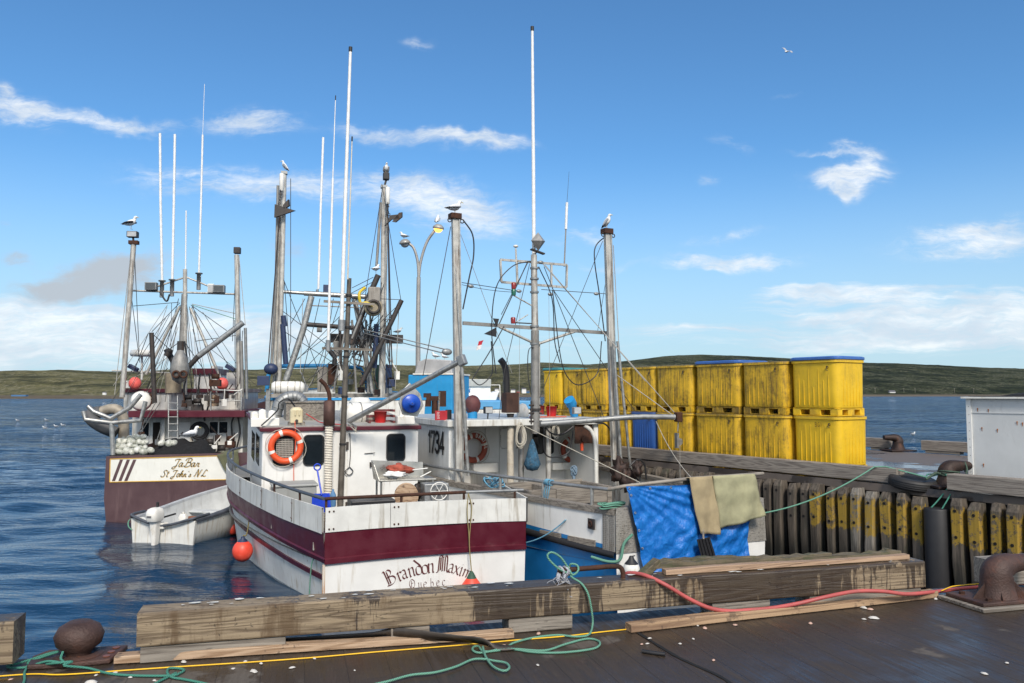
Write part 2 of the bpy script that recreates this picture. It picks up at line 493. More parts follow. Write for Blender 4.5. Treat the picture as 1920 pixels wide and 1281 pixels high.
# ================================================================== materials used in many places
rust = P('rust', (.070, .030, .018), .8, .3, .45, 6, dirt=(.02, .012, .01), damt=.7, dscale=(12, 12, 8), spots=(.14, .05, .02), sthr=.2, sscale=14, bump=.8, bscale=60)
iron = P('iron', (.045, .03, .026), .6, .5, .4, 7, dirt=(.13, .05, .025), damt=.6, dscale=(9, 9, 4), bump=.6, bscale=50)
alu = P('aluminium', (.42, .42, .40), .45, .75, .2, 8, dirt=(.16, .13, .10), damt=.55, dscale=(14, 14, 2), bump=.15)
galv = P('galvanised', (.30, .31, .31), .5, .6, .2, 8, dirt=(.12, .10, .08), damt=.5, dscale=(14, 14, 2), bump=.15)
pole = P('pole_paint', (.50, .49, .45), .5, .3, .2, 5, dirt=(.15, .10, .07), damt=.75, dscale=(20, 20, 1.2), dthr=(.48, .66), bump=.15)
polegrey = P('pole_grey', (.27, .265, .25), .55, .4, .2, 5, dirt=(.12, .085, .06), damt=.7, dscale=(16, 16, 1.5), bump=.2)
dark = P('dark_steel', (.055, .05, .048), .6, .4, .3, 6, dirt=(.10, .045, .02), damt=.5, bump=.3)
wire = FLAT('wire', (.07, .07, .07), .5, .5)
black = FLAT('black_rubber', (.016, .016, .018), .55)
blackline = FLAT('black_hose', (.02, .02, .022), .4)
white = P('white_paint', (.74, .74, .71), .42, 0, .06, 2.5, dirt=(.36, .33, .27), damt=.55, dscale=(10, 10, .8), dthr=(.55, .75), spots=(.35, .16, .05), sthr=.035, sscale=4, bump=.08)
whitegrp = P('white_dirty', (.66, .66, .62), .5, 0, .1, 3, dirt=(.28, .24, .18), damt=.7, dscale=(9, 9, .8), dthr=(.5, .7), spots=(.32, .14, .05), sthr=.05, sscale=4, bump=.12)
plastwhite = P('white_plastic', (.76, .75, .70), .35, 0, .06, 3, dirt=(.45, .36, .22), damt=.5, dscale=(6, 6, 3), bump=.05)
antenna = FLAT('antenna_white', (.80, .80, .78), .35)
maroon = P('maroon_paint', (.082, .006, .016), .4, 0, .12, 2.5, dirt=(.18, .10, .10), damt=.3, dscale=(3, 3, 6), dthr=(.58, .8), bump=.1)
glass = FLAT('dark_glass', (.012, .017, .022), .05, 0, spec=.9)
orange = P('orange_ring', (.74, .085, .02), .5, 0, .1, 6, dirt=(.35, .05, .02), damt=.4, bump=.1)
buoyred = P('buoy_red', (.80, .075, .04), .5, 0, .12, 5, dirt=(.55, .20, .14), damt=.5, dscale=(5, 5, 5), bump=.1)
buoypink = P('buoy_pink', (.80, .13, .11), .55, 0, .12, 5, dirt=(.7, .28, .22), damt=.6, dscale=(5, 5, 5), bump=.1)
navy = FLAT('navy', (.02, .035, .09), .5)
bluepaint = P('blue_paint', (.02, .12, .36), .4, 0, .12, 2.5, dirt=(.10, .16, .24), damt=.35, dscale=(5, 5, 1.5), bump=.08)
skyblue = P('sky_blue_paint', (.02, .26, .56), .45, 0, .1, 2.5, dirt=(.10, .22, .30), damt=.4, dscale=(5, 5, 1.5), bump=.08)
redpaint = P('red_paint', (.50, .015, .015), .4, 0, .15, 5, dirt=(.2, .02, .015), damt=.4, bump=.08)
canvas = P('cloth_green', (.16, .17, .13), .9, 0, .15, 5, bump=.5, bscale=60)
greywood = WOOD('grey_wood', (.28, .25, .21), (.10, .085, .07), 0)
greywoodY = WOOD('grey_wood_y', (.28, .25, .21), (.10, .085, .07), 1)
newwood = WOOD('pale_wood', (.46, .33, .22), (.22, .13, .07), 0, stain=(.05, .035, .03), samt=.7, sthr=(.58, .64), sscale=4)
ropewhite = ROPE('rope_white', (.55, .52, .44), (.25, .22, .17), 60)
ropegreen = ROPE('rope_green', (.06, .26, .19), (.02, .09, .07), 60)
ropepale = ROPE('rope_pale_green', (.15, .36, .26), (.05, .14, .10), 60)
ropeblue = ROPE('rope_blue', (.16, .40, .55), (.06, .18, .30), 60)
ropeolive = ROPE('rope_olive', (.30, .25, .10), (.12, .09, .04), 60)
chainm = FLAT('chain', (.05, .035, .03), .7, .4)

# ================================================================== water
import numpy as np
def wave_h(X, Y):
    rs = np.random.RandomState(5); H = np.zeros_like(X)
    R = np.sqrt(X * X + Y * Y)
    for i in range(52):
        lam = 0.28 * 1.10 ** (i * .52) * (0.8 + .4 * rs.rand())
        th = radians(78 + rs.randn() * 34)        # crests run roughly left to right
        k = 2 * pi / lam; amp = .0056 * lam ** .55 * (.6 + .8 * rs.rand())
        ph = rs.rand() * 6.28
        fade = np.clip(lam * 11 / (R + 1), 0, 1) ** 1.5
        H += amp * fade * np.sin(k * (X * cos(th) + Y * sin(th)) + ph)
    calm = 1 - .45 * np.exp(-(((X + 3) / 7) ** 2 + ((Y - 12) / 7) ** 2))
    return H * calm * np.clip((66 - R) / 30, 0, 1)
rad = [2.5]
while rad[-1] < 70: rad.append(rad[-1] * 1.0085)
while rad[-1] < 5500: rad.append(rad[-1] * 1.06)
ang = list(np.linspace(-46, 46, 430)) + list(np.linspace(49, 311, 60))
A, Rr = np.meshgrid(np.radians(ang), np.array(rad))
WX = Rr * np.sin(A); WY = Rr * np.cos(A); WZ = wave_h(WX, WY)
nr, na = WX.shape
verts = np.stack([WX, WY, WZ], -1).reshape(-1, 3)
ii, jj = np.meshgrid(np.arange(nr - 1), np.arange(na), indexing='ij')
j2 = (jj + 1) % na
faces = np.stack([ii * na + jj, ii * na + j2, (ii + 1) * na + j2, (ii + 1) * na + jj], -1).reshape(-1, 4)[:, ::-1]
me = bpy.data.meshes.new('water')
me.vertices.add(len(verts)); me.vertices.foreach_set('co', verts.ravel())
me.loops.add(faces.size); me.loops.foreach_set('vertex_index', faces.ravel().astype(np.int32))
me.polygons.add(len(faces)); me.polygons.foreach_set('loop_start', np.arange(0, faces.size, 4, dtype=np.int32))
me.update(calc_edges=True); me.validate()
me.polygons.foreach_set('use_smooth', [True] * len(me.polygons))
m, t, b = newmat('water')
co = t.node('ShaderNodeTexCoord').outputs['Object']
b.inputs['Base Color'].default_value = (.003, .022, .052, 1)
b.inputs['Roughness'].default_value = .04; b.inputs['IOR'].default_value = 1.33
geo = t.node('ShaderNodeNewGeometry').outputs['Position']
dist = t.vm('LENGTH', geo, out=1)
n1 = t.noise(t.map(co, (1.6, 4.2, 1), rot=(0, 0, radians(-8))), 1.0, 4, .6, .3)
n2 = t.noise(t.map(co, (.35, 1.1, 1), rot=(0, 0, radians(6))), 1.0, 4, .6, .3)
n3 = t.noise(t.map(co, (.03, .09, 1)), 1.0, 3, .5)
h = t.m('ADD', t.m('MULTIPLY', t.m('MULTIPLY', n1, .14), t.ss(dist, 10, 30, .30, 1)), t.m('MULTIPLY', t.m('MULTIPLY', n2, 1.0), t.ss(dist, 15, 80)))
h = t.m('MULTIPLY', h, t.ss(n3, .3, .7, .55, 1.25))
bn = t.bump(h, 1.0, .36)
sl = t.vm('SUBTRACT', t.noise(t.map(co, (.9, 2.0, 1)), 1.0, 3, .6, out=1), (.5, .5, .5))
sl2 = t.vm('SUBTRACT', t.noise(t.map(co, (.12, .30, 1)), 1.0, 3, .6, out=1), (.5, .5, .5))
sl = t.vm('MULTIPLY', t.vm('ADD', sl, sl2), (1.0, 1.0, 0))
slk = t.node('ShaderNodeVectorMath', operation='SCALE'); t.l.new(sl, slk.inputs[0]); t.put(slk.inputs[3], t.ss(dist, 14, 60, 0, .95))
bia = t.node('ShaderNodeVectorMath', operation='SCALE'); bia.inputs[0].default_value = (0, -.17, 0); t.put(bia.inputs[3], t.ss(dist, 14, 60, .15, 1))
fn = t.vm('NORMALIZE', t.vm('ADD', t.vm('ADD', bn, slk.outputs[0]), bia.outputs[0]))
t.put(b.inputs['Normal'], fn)
water = bpy.data.objects.new('water', me); COL.objects.link(water); water.location.z = WATER
me.materials.append(m); tag(water, kind='structure')

# ================================================================== hills across the bay
def interp(x, tab):
    if x <= tab[0][0]: return tab[0][1]
    for (a, p), (c, q) in zip(tab, tab[1:]):
        if x <= c: return p + (q - p) * (x - a) / (c - a)
    return tab[-1][1]
TOPS = [(-600, 700), (0, 696), (110, 694), (250, 698), (350, 690), (440, 693), (600, 690), (700, 684), (860, 686), (950, 684), (1010, 680), (1100, 684), (1180, 677), (1245, 668), (1310, 665), (1420, 668), (1520, 674), (1640, 680), (1720, 682), (1840, 689), (1920, 691), (2400, 705)]
SHORE = [(-600, 748.5), (0, 748), (430, 748), (700, 746), (900, 745), (1300, 744), (1920, 743.5), (2400, 743)]
mb = MB(); cols_ = 420; rows_ = 46; V = []
for i in range(cols_ + 1):
    px = -700 + 3200 * i / cols_
    a, bsh = ray(px, interp(px, SHORE)); D = (WATER + .0 - CAMZ) / bsh
    D *= 1 + .02 * noise.noise((px * .01, 3, 0))
    back = D * 1.55
    for j in range(rows_ + 1):
        f = j / rows_
        y = D + (back - D) * f ** 1.15
        _, bt = ray(px, interp(px, TOPS) - 1.2 * noise.noise((px * .02, 1, 0)) - .5 * noise.noise((px * .09, 5, 0)))
        ht = CAMZ + bt * back - WATER
        # a slope that climbs in steps
        prof = 1 - (1 - f) ** 1.15
        prof = .88 * prof + .12 * (prof + .08 * sin(prof * 14 + px * .006))
        z = WATER - .3 + (ht + .3) * min(1.0, max(0, prof)) + (4.0 * f * (1 - f)) * 2.4 * noise.fractal(Vector((a * y * .012, y * .012, 0)), 1.0, 2.0, 4)
        if j == 0: z = WATER - 2
        if j == 1: z = WATER + 1.6
        V.append((a * y, y, z))
    V.append((a * back * 1.3, back * 1.3, WATER - 5))
R2 = rows_ + 2
mb.add(V, [(i * R2 + j, (i + 1) * R2 + j, (i + 1) * R2 + j + 1, i * R2 + j + 1) for i in range(cols_) for j in range(R2 - 1)], smooth=True)
m, t, b = newmat('hillside')
geo = t.node('ShaderNodeNewGeometry').outputs['Position']
s = t.node('ShaderNodeSeparateXYZ'); t.l.new(geo, s.inputs[0])
n1 = t.noise(t.map(geo, (.016, .016, .09)), 1.0, 9, .68, .4)
n2 = t.noise(t.map(geo, (.10, .04, .45)), 1.0, 7, .75, .3)
n3 = t.noise(t.map(geo, (.35, .12, 1.3)), 1.0, 5, .75)
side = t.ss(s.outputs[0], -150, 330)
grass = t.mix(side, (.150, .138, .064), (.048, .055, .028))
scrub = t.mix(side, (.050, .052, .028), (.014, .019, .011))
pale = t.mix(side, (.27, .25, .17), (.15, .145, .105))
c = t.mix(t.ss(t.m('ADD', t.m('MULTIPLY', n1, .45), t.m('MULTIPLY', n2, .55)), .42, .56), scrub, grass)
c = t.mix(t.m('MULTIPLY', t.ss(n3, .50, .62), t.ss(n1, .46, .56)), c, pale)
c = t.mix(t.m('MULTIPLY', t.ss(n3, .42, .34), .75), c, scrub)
low = t.m('ADD', s.outputs[2], t.m('MULTIPLY', n2, 2.0))
c = t.mix(t.ss(low, 2.2, .6), c, (.14, .12, .095))
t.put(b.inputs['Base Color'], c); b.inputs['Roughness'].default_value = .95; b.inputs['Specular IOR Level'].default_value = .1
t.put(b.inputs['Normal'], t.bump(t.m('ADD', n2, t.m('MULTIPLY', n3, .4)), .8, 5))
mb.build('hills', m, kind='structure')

# houses and poles far across the bay
hwhite = FLAT('far_white', (.7, .7, .68), .7); hroof = FLAT('far_roof', (.10, .10, .11), .8); hred = FLAT('far_red', (.30, .06, .04), .8); hblue = FLAT('far_blue', (.06, .16, .32), .8)
def on_hill(px, py):
    a, bsh = ray(px, interp(px, SHORE)); D = (WATER - CAMZ) / bsh * 1.03
    return W(px, py, D)
FARH = [(1672, 737, 11, 'white cottage alone on the dark far slope right of the stacked tubs', 0), (470, 739, 16, 'long white house on the far shore between the two left boats', 0), (196, 737, 6, 'tiny pale hut on the far shore behind the leftmost mast', 0),
        (931, 731, 7, 'small white house in the far village, left of the black exhaust', 0), (962, 733, 8, 'small grey roofed house in the far village right of the black exhaust', 0), (972, 735, 6, 'small red house in the far village beside the grey roofed one', 1),
        (982, 731, 8, 'white house in the far village just left of the centre mast', 0), (989, 735, 7, 'blue house in the far village touching the centre mast', 2), (952, 736, 6, 'tiny white shed at the waterside of the far village', 0), (917, 735, 7, 'white house at the left end of the far village', 0)]
for (px, py, wd, lb, ci) in FARH:
    p = on_hill(px, py + 1); r = p.y / FPX; w_ = wd * r; h_ = w_ * .38
    e = empty('far_house', (p.x, p.y, p.z - h_ * .3), radians((px * 7) % 40 - 20), lb, 'house', 'houses across the bay')
    MB().bx(-w_ / 2, w_ / 2, -w_ * .3, w_ * .3, -3, h_).build('wall', [hwhite, hred, hblue][ci], e)
    MB().prism([(-w_ * .54, -w_ * .35, h_), (-w_ * .54, w_ * .35, h_), (-w_ * .54, 0, h_ * 1.75)], (w_ * 1.08, 0, 0)).build('roof', hroof, e)
mb = MB()
for k, (px, lb) in enumerate([(1641, 'farthest left of the thin utility poles on the dark far slope'), (1695, 'thin utility pole on the far slope just right of the white cottage'), (1716, 'thin utility pole on the far slope, third from the tubs'), (1790, 'thin utility pole on the far slope above the open water'), (1826, 'thin utility pole on the far slope just above the white shed')]):
    p = on_hill(px, 738); e = empty('utility_pole', (p.x, p.y, p.z), 0, lb, 'pole', 'utility poles across the bay')
    MB().rod((0, 0, -4), (0, 0, 6.5), .16, 6).build('post', greywood, e)
    MB().bx(-1, 1, -.08, .08, 5.8, 6).build('crossarm', greywood, e)
p0, p1 = on_hill(25, 744), on_hill(66, 744)
e = empty('far_jetty', ((p0.x + p1.x) / 2, p0.y - 8, WATER), 0, 'low dark jetty with blue covers on the far left shore', 'jetty')
L = p1.x - p0.x
MB().bx(-L / 2, L / 2, -2, 2, .8, 1.5).build('deck', greywood, e)
MB().bx(-L * .2, L * .45, -1.5, 1.5, 1.5, 2.6).build('cover', hblue, e)
for k in range(5): MB().rod((-L / 2 + .4 + k * L / 5, -1.8, -1), (-L / 2 + .4 + k * L / 5, -1.8, .8), .2).build('leg', greywood, e)

# ================================================================== front wharf
FWF = Frame(-2.22, 4.81, 15.15, 0)           # x along the front beam, y out to the water
RWF = Frame(6.76, 14.13, -55.3, 0)           # x along the right wharf edge (towards us), y inland
def isect(fr1, y1, fr2, y2):
    o1 = fr1.wd((0, y1, 0)); o2 = fr2.wd((0, y2, 0)); d1 = fr1.X; d2 = fr2.X
    det = d1.x * -d2.y + d2.x * d1.y; r = o2 - o1
    k = (r.x * -d2.y + d2.x * r.y) / det
    return o1 + d1 * k
FE = .30
c1 = FWF.wd((-16, FE, 0)); cA = isect(FWF, FE, RWF, -.02); cB = isect(FWF, FE, RWF, 7.9)
m, t, b = newmat('wet_planks')
co = t.node('ShaderNodeTexCoord').outputs['Object']
PW = .24
s = t.node('ShaderNodeSeparateXYZ'); t.l.new(co, s.inputs[0])
xi = t.m('DIVIDE', s.outputs[0], PW); fl = t.m('FLOOR', xi); fr_ = t.m('FRACT', xi)
seamd = t.m('MINIMUM', fr_, t.m('SUBTRACT', 1.0, fr_))
wn = t.node('ShaderNodeTexWhiteNoise', noise_dimensions='1D'); t.put(wn.inputs['W'], fl)
off = t.node('ShaderNodeCombineXYZ'); t.put(off.inputs[0], t.m('MULTIPLY', wn.outputs[0], 3)); t.put(off.inputs[1], t.m('MULTIPLY', wn.outputs[0], 9))
cp = t.vm('ADD', co, off.outputs[0])
g = t.noise(t.map(cp, (34, 1.6, 1)), 1.0, 6, .65, .3)
big = t.noise(co, .55, 6, .62, .2)
mid = t.noise(co, 2.4, 6, .65, .3)
wetm = t.ss(t.m('SUBTRACT', t.m('ADD', t.m('MULTIPLY', big, .65), t.m('MULTIPLY', mid, .35)), t.ss(s.outputs[0], .3, 2.0, .0, .11)),   .550, .515)     # 1 = wet
dryc = t.mix(g, (.055, .044, .035), (.13, .112, .092))
wetc = t.mix(g, (.017, .0125, .009), (.066, .048, .034))
c = t.mix(wetm, dryc, wetc)
c = t.mix(t.ss(t.noise(co, 1.1, 5, .6), .58, .75, 0, .35), c, (.07, .03, .018))
fine = t.noise(co, 60, 3, .6)
c = t.mix(t.ss(fine, .66, .74, 0, .5), c, (.22, .20, .17))
c = t.mix(t.ss(seamd, .02, .006, 0, .45), c, (.006, .005, .005))
t.put(b.inputs['Base Color'], c)
rgh = t.mix(wetm, (.8, .8, .8), t.ss(t.m('ADD', t.m('MULTIPLY', mid, .5), t.m('MULTIPLY', g, .5)), .36, .66, .26, .72))
t.put(b.inputs['Roughness'], rgh)
hh = t.m('ADD', t.m('MULTIPLY', g, .5), t.ss(seamd, 0, .03, 0, .5))
t.put(b.inputs['Normal'], t.bump(t.m('ADD', hh, t.m('MULTIPLY', mid, .6)), .5, .006))
planks = m
mb = MB(); NP = 60
# deck boards: a sheet cut to the wharf outline
far = FWF.wd((22, FE, 0))
mb.prism([FWF.wd((-16, FE, -.12)), FWF.wd((26, FE, -.12)), FWF.wd((26, -14, -.12)), FWF.wd((-16, -14, -.12))], (0, 0, .12))
o = mb.build('wharf_deck', planks, loc=FWF.o, rot=Matrix.Rotation(FWF.a, 3, 'Z'), kind='structure')
mb = MB()
mb.prism([FWF.wd((-16, FE - .02, -4)), FWF.wd((26, FE - .02, -4)), FWF.wd((26, FE - .3, -4)), FWF.wd((-16, FE - .3, -4))], (0, 0, 3.87))
mb.build('wharf_wall_front', WOOD('wall_wood', (.07, .06, .05), (.02, .017, .014), 2), kind='structure')
# wide gap between two deck sections
mb = MB(); gp = [FWF.loc(G(1196, 1187)), FWF.loc(G(1262, 1228)), FWF.loc(G(1300, 1247)), FWF.loc(G(1361, 1276)), FWF.loc(G(1420, 1330))]
L_ = []; R_ = []
for i, q in enumerate(cr(gp, 5)):
    wv = .012 + .006 * noise.noise((i * .7, 0, 0)); L_.append(FWF.wd((q.x - wv, q.y, .004))); R_.append(FWF.wd((q.x + wv * 1.1, q.y, .004)))
mb.loft([L_, R_], smooth=False); mb.build('deck_gap', FLAT('gap_black', (.004, .004, .004), .9), kind='structure')

# ---- right wharf
mb = MB(); far0 = RWF.wd((-34, -.02, 0)); far1 = RWF.wd((-34, 7.9, 0))
z0 = Vector((0, 0, -.14)); dn = Vector((0, 0, -.006))
mb.prism([far0 + z0, cA + z0 + dn, cB + z0 + dn, far1 + z0], (0, 0, .134))
m, t, b = newmat('far_planks')
co = t.node('ShaderNodeTexCoord').outputs['Object']
g = t.noise(t.map(co, (1.2, 22, 1)), 1.0, 5, .6, .2); big = t.noise(co, .42, 5, .6)
s = t.node('ShaderNodeSeparateXYZ'); t.l.new(co, s.inputs[0]); fr_ = t.m('FRACT', t.m('DIVIDE', s.outputs[1], .26)); sd = t.m('MINIMUM', fr_, t.m('SUBTRACT', 1.0, fr_))
wm = t.ss(big, .50, .46)
c = t.mix(wm, t.mix(g, (.08, .065, .055), (.17, .14, .12)), t.mix(g, (.03, .028, .03), (.07, .06, .055)))
c = t.mix(t.ss(sd, .04, .01), c, (.01, .01, .01))
t.put(b.inputs['Base Color'], c); t.put(b.inputs['Roughness'], t.mix(wm, (.75, .75, .75), (.16, .16, .16)))
t.put(b.inputs['Normal'], t.bump(g, .3, .004))
mb.build('right_wharf_deck', m, loc=RWF.o, rot=Matrix.Rotation(RWF.a, 3, 'Z'), kind='structure')
ax = RWF.loc(cA).x
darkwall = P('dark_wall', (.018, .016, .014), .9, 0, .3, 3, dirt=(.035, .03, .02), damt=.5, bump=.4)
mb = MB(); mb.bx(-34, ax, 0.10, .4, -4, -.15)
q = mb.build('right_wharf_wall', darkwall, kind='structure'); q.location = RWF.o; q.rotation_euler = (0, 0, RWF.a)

# fender timbers standing along the face of the right wharf
pilem = []
for nm, pa, base in (('pile_bare', 0, (.135, .11, .085)), ('pile_yellow', 1, (.135, .11, .085)), ('pile_pale', 1, (.26, .235, .20))):
    m, t, b = newmat(nm)
    co = t.node('ShaderNodeTexCoord').outputs['Object']; rnd = t.node('ShaderNodeObjectInfo').outputs['Random']
    o_ = t.node('ShaderNodeCombineXYZ'); t.put(o_.inputs[0], t.m('MULTIPLY', rnd, 40.0)); t.put(o_.inputs[2], t.m('MULTIPLY', rnd, 7.0))
    cc = t.vm('ADD', co, o_.outputs[0])
    s = t.node('ShaderNodeSeparateXYZ'); t.l.new(co, s.inputs[0])
    g = t.noise(t.map(cc, (22, 22, 1.6)), 1.0, 6, .65, .5)
    c = t.mix(t.ss(g, .3, .7), tuple(x * .32 for x in base), base)
    c = t.mix(t.ss(t.noise(t.map(cc, (6, 6, 2)), 1.0, 4, .6), .52, .68, 0, .6), c, (.05, .055, .035))
    if pa:
        edge = t.noise(t.map(cc, (9, 9, 5)), 1.0, 5, .7)
        z = t.m('ADD', s.outputs[2], t.m('MULTIPLY', t.m('SUBTRACT', edge, .5), .5))
        band_ = t.m('MULTIPLY', t.ss(z, -.86, -.82), t.ss(z, -.24, -.32))
        c = t.mix(t.m('MULTIPLY', band_, t.m('MULTIPLY', t.ss(t.m('ADD', t.noise(cc, 13, 6, .75), t.m('MULTIPLY', rnd, .08)), .43, .54), .9)), c, (.34, .215, .022))
    wl = t.m('ADD', s.outputs[2], t.m('MULTIPLY', g, .3))
    c = t.mix(t.ss(wl, -.75, -1.35), c, (.014, .014, .010))
    t.put(b.inputs['Base Color'], c); b.inputs['Roughness'].default_value = .85
    t.put(b.inputs['Normal'], t.bump(g, .8, .012)); pilem.append(m)
hole = FLAT('bolt_hole', (.006, .005, .005), .9)
pile_px = [1463, 1487, 1510, 1532, 1558, 1581, 1607, 1633, 1661, 1692, 1722, 1795, 1829, 1867, 1902]
pxs = [RWF.at(px, 930, y=-.16).x for px in pile_px]
step = (pxs[6] - pxs[0]) / 6
x_ = pxs[0]; left = []
while True:
    x_ -= step * (1 + .12 * random.uniform(-1, 1)); left.append(x_)
    p = RWF.wd((x_, -.16, 0))
    if 960 + FPX * p.x / p.y < 1085: break
x_ = pxs[-1]; right = []
for k in range(5): x_ += step * 1.05; right.append(x_)
def pile_mesh(wd, var):
    mb = MB(); rr = random.Random(var)
    rows = []
    for k in range(10):
        f = k / 9; z = -3.1 + (3.0) * f
        wob = .012 * rr.uniform(-1, 1); e = (1 if k < 9 else .62)
        hw = wd / 2 * (1 + .06 * rr.uniform(-1, 1)); dd = .10
        rows.append([Vector((wob - hw, -dd * e, z)), Vector((wob - hw + .02, -dd * e - .02, z)), Vector((wob + hw - .02, -dd * e - .02, z)), Vector((wob + hw, -dd * e, z)), Vector((wob + hw, dd, z)), Vector((wob - hw, dd, z))])
    for a in rows[8]: a.z = -.22
    rows[9] = [Vector((p.x * .92, p.y if p.y > 0 else p.y * .75, -.11 + rr.uniform(-.01, .015))) for p in rows[9]]
    mb.loft(rows, smooth=False, closed=True); mb.add(rows[9], [(0, 1, 2, 3, 4, 5)])
    for z in (-.30, -.72): mb.lathe([(.026, 0), (.026, .004)], (0, -.1225, z), (0, -1, 0), 10, 1)
    return mb
protos = {}
def make_pile(x, mi, label, k):
    key = (mi, k % 5)
    if key not in protos:
        protos[key] = pile_mesh([.17, .19, .15, .18, .165][k % 5], k % 5).build('fender_timber', [pilem[mi], hole]); o = protos[key]
    else:
        o = protos[key].copy(); COL.objects.link(o)
    o.location = RWF.wd((x, -.13 + .02 * ((k * 7) % 3 - 1), -.02 * ((k * 5) % 3))); o.rotation_euler = (0, radians(((k * 37) % 7 - 3) * .28), RWF.a)
    tag(o, label, 'fender timber', 'fender timbers along the right wharf')
ordn = ['first', 'second', 'third', 'fourth', 'fifth', 'sixth', 'seventh', 'eighth', 'ninth', 'tenth', 'eleventh', 'twelfth', 'thirteenth', 'fourteenth', 'fifteenth', 'sixteenth', 'seventeenth', 'eighteenth', 'nineteenth', 'twentieth']
tones = [0, 0, 0, 1, 1, 1, 2, 2, 1, 1, 1, 1, 1, 1, 1, 1]
for k in range(11):
    i = 10 - k; mi = tones[i]
    make_pile(pxs[i], mi, ['bare dark', 'yellow daubed', 'pale grey, yellow daubed'][mi] + ' fender timber, %s to the left of the black rubber fender' % ordn[k], i + 3)
for k in range(4):
    make_pile(pxs[11 + k], 1, 'yellow daubed fender timber, %s to the right of the black rubber fender' % ordn[k], k)
for k, x in enumerate(right): make_pile(x, 1, 'yellow daubed fender timber, %s to the right of the black rubber fender' % ordn[4 + k], k + 2)
for k, x in enumerate(left):
    make_pile(x, 0, 'dark bare fender timber, %s to the left of the last one beside the blue tarp' % (ordn[k] if k < 20 else 'number %d' % (k + 1)) if k < 20 else 'dark bare fender timber at the far end behind the sterns', k)
# black rubber fender roll hanging on the wall, between the timbers
fx = RWF.at(1757, 1000, y=-.2).x
mb = MB(); mb.lathe([(.05, .005), (.19, 0), (.20, -.02), (.20, -2.6), (.19, -2.62)], RWF.wd((fx, -.18, -.30)), n=24)
o = mb.build('rubber_fender', black, recenter=True, label='tall black rubber roll hanging on the timbers below the tyre', cat='fender')
for s_ in (-.09, .09):
    MB().tube(sag(RWF.wd((fx + s_, -.2, -.31)), RWF.wd((fx + .12 + s_ * .5, .05, .02)), .01), .012, 6).build('hanging_rope', ropegreen, recenter=True, label='short green rope holding up the %s side of the black rubber fender' % ('left' if s_ < 0 else 'right'), cat='rope', group='ropes on the rubber fender')

# ---- cap beams (wheel guards)
beamw = WOOD('beam_wood', (.29, .225, .145), (.10, .07, .043), 0, .7, stain=(.030, .020, .014), samt=.88, sthr=(.555, .585), sscale=.55, gscale=1.0, bump=.7, wet=.35, drip=True)
beamgrey = WOOD('beam_grey', (.30, .265, .225), (.12, .10, .085), 0, .8, gscale=1.0, bump=.5)
def timber(name, fr, x0, x1, y0, y1, z0, z1, mt, label, cat, group=None, slope=0, bevel=.008, blocks=(), wob=.0, n=14):
    """A sawn timber whose local x axis is its length."""
    L = x1 - x0; c0 = fr.wd(((x0 + x1) / 2, (y0 + y1) / 2, z0))
    mb = MB(); rows = []
    for k in range(n + 1):
        x = -L / 2 + L * k / n; hw = (y1 - y0) / 2; H = z1 - z0
        d = wob * noise.noise((x * .8 + x0, 1.3, 0)); e = wob * noise.noise((x * 1.7, x0, 4))
        rows.append([Vector((x, -hw + d, 0)), Vector((x, hw + d, 0)), Vector((x, hw + d, H + e)), Vector((x, -hw + d, H + e))])
    mb.loft(rows, smooth=False, closed=True)
    mb.add(rows[0], [(3, 2, 1, 0)]); mb.add(rows[-1], [(0, 1, 2, 3)])
    if blocks:
        e = empty(name, c0, fr.a, label, cat, group)
        mb.build('beam', mt, e, bevel=bevel)
        for (a, b_, zb) in blocks: MB().bx(a - (x0 + x1) / 2, b_ - (x0 + x1) / 2, -(y1 - y0) / 2 + .015, (y1 - y0) / 2 - .01, zb, -.003).build('spacer_block', greywood, e, bevel=.005)
        return e
    o = mb.build(name, mt, bevel=bevel, label=label, cat=cat, group=group); o.location = c0; o.rotation_euler = (0, 0, fr.a)
    return o
Lb = 5.62
bk = [FWF.at(px, 1180, y=0).x for px in (256, 480, 955, 1075, 1250, 1420, 1500, 1735)]
timber('wharf_beam', FWF, 0, Lb, 0, .21, .10, .30, beamw, 'long weathered wharf beam stained black in the middle, in front of the sterns', 'beam', 'wheel guard beams of the wharf', bevel=.012, wob=.006, n=30,
       blocks=[(.02, .85, -.096), (bk[2], bk[3], -.096), (bk[5] - .35, bk[5] + .12, -.096), (bk[6] + .1, Lb - .03, -.096), (1.5, 1.75, -.096)])
p = FWF.at(25, 1195, y=0)
timber('wharf_beam', FWF, -5.5, p.x, 0, .21, .06, .30, beamw, 'end of a tall wharf beam at the left edge of the picture', 'beam', 'wheel guard beams of the wharf', bevel=.014)
p = FWF.at(1848, 1040, y=.0)
timber('wharf_beam', FWF, p.x + .1, p.x + 5, 0.02, .22, .06, .26, greywood, 'grey wharf beam starting behind the big hooked bollard', 'beam', 'wheel guard beams of the wharf')
timber('wharf_beam', RWF, -26, 0, 0, .27, .02, .27, beamgrey, 'very long grey beam on the wharf edge in front of the yellow tubs', 'beam', 'wheel guard beams of the wharf', n=40, wob=.012)
xx = RWF.at(1775, 890, y=-.1).x
timber('wharf_beam', RWF, xx, ax - .1, -.1, .17, .01, .27, beamgrey, 'grey beam on the wharf edge below the white shed', 'beam', 'wheel guard beams of the wharf', n=12, wob=.01)
far_y = RWF.loc(G(1727, 830, .27)).y
def rx(px, py): return RWF.at(px, py, y=far_y).x
timber('wharf_beam', RWF, rx(1727, 835), rx(1960, 850), far_y, far_y + .26, .07, .33, beamgrey, 'grey beam on the far wharf edge left of the white shed', 'beam', 'wheel guard beams of the wharf', blocks=[(rx(1727, 835) + .1, rx(1727, 835) + 1, -.07)])
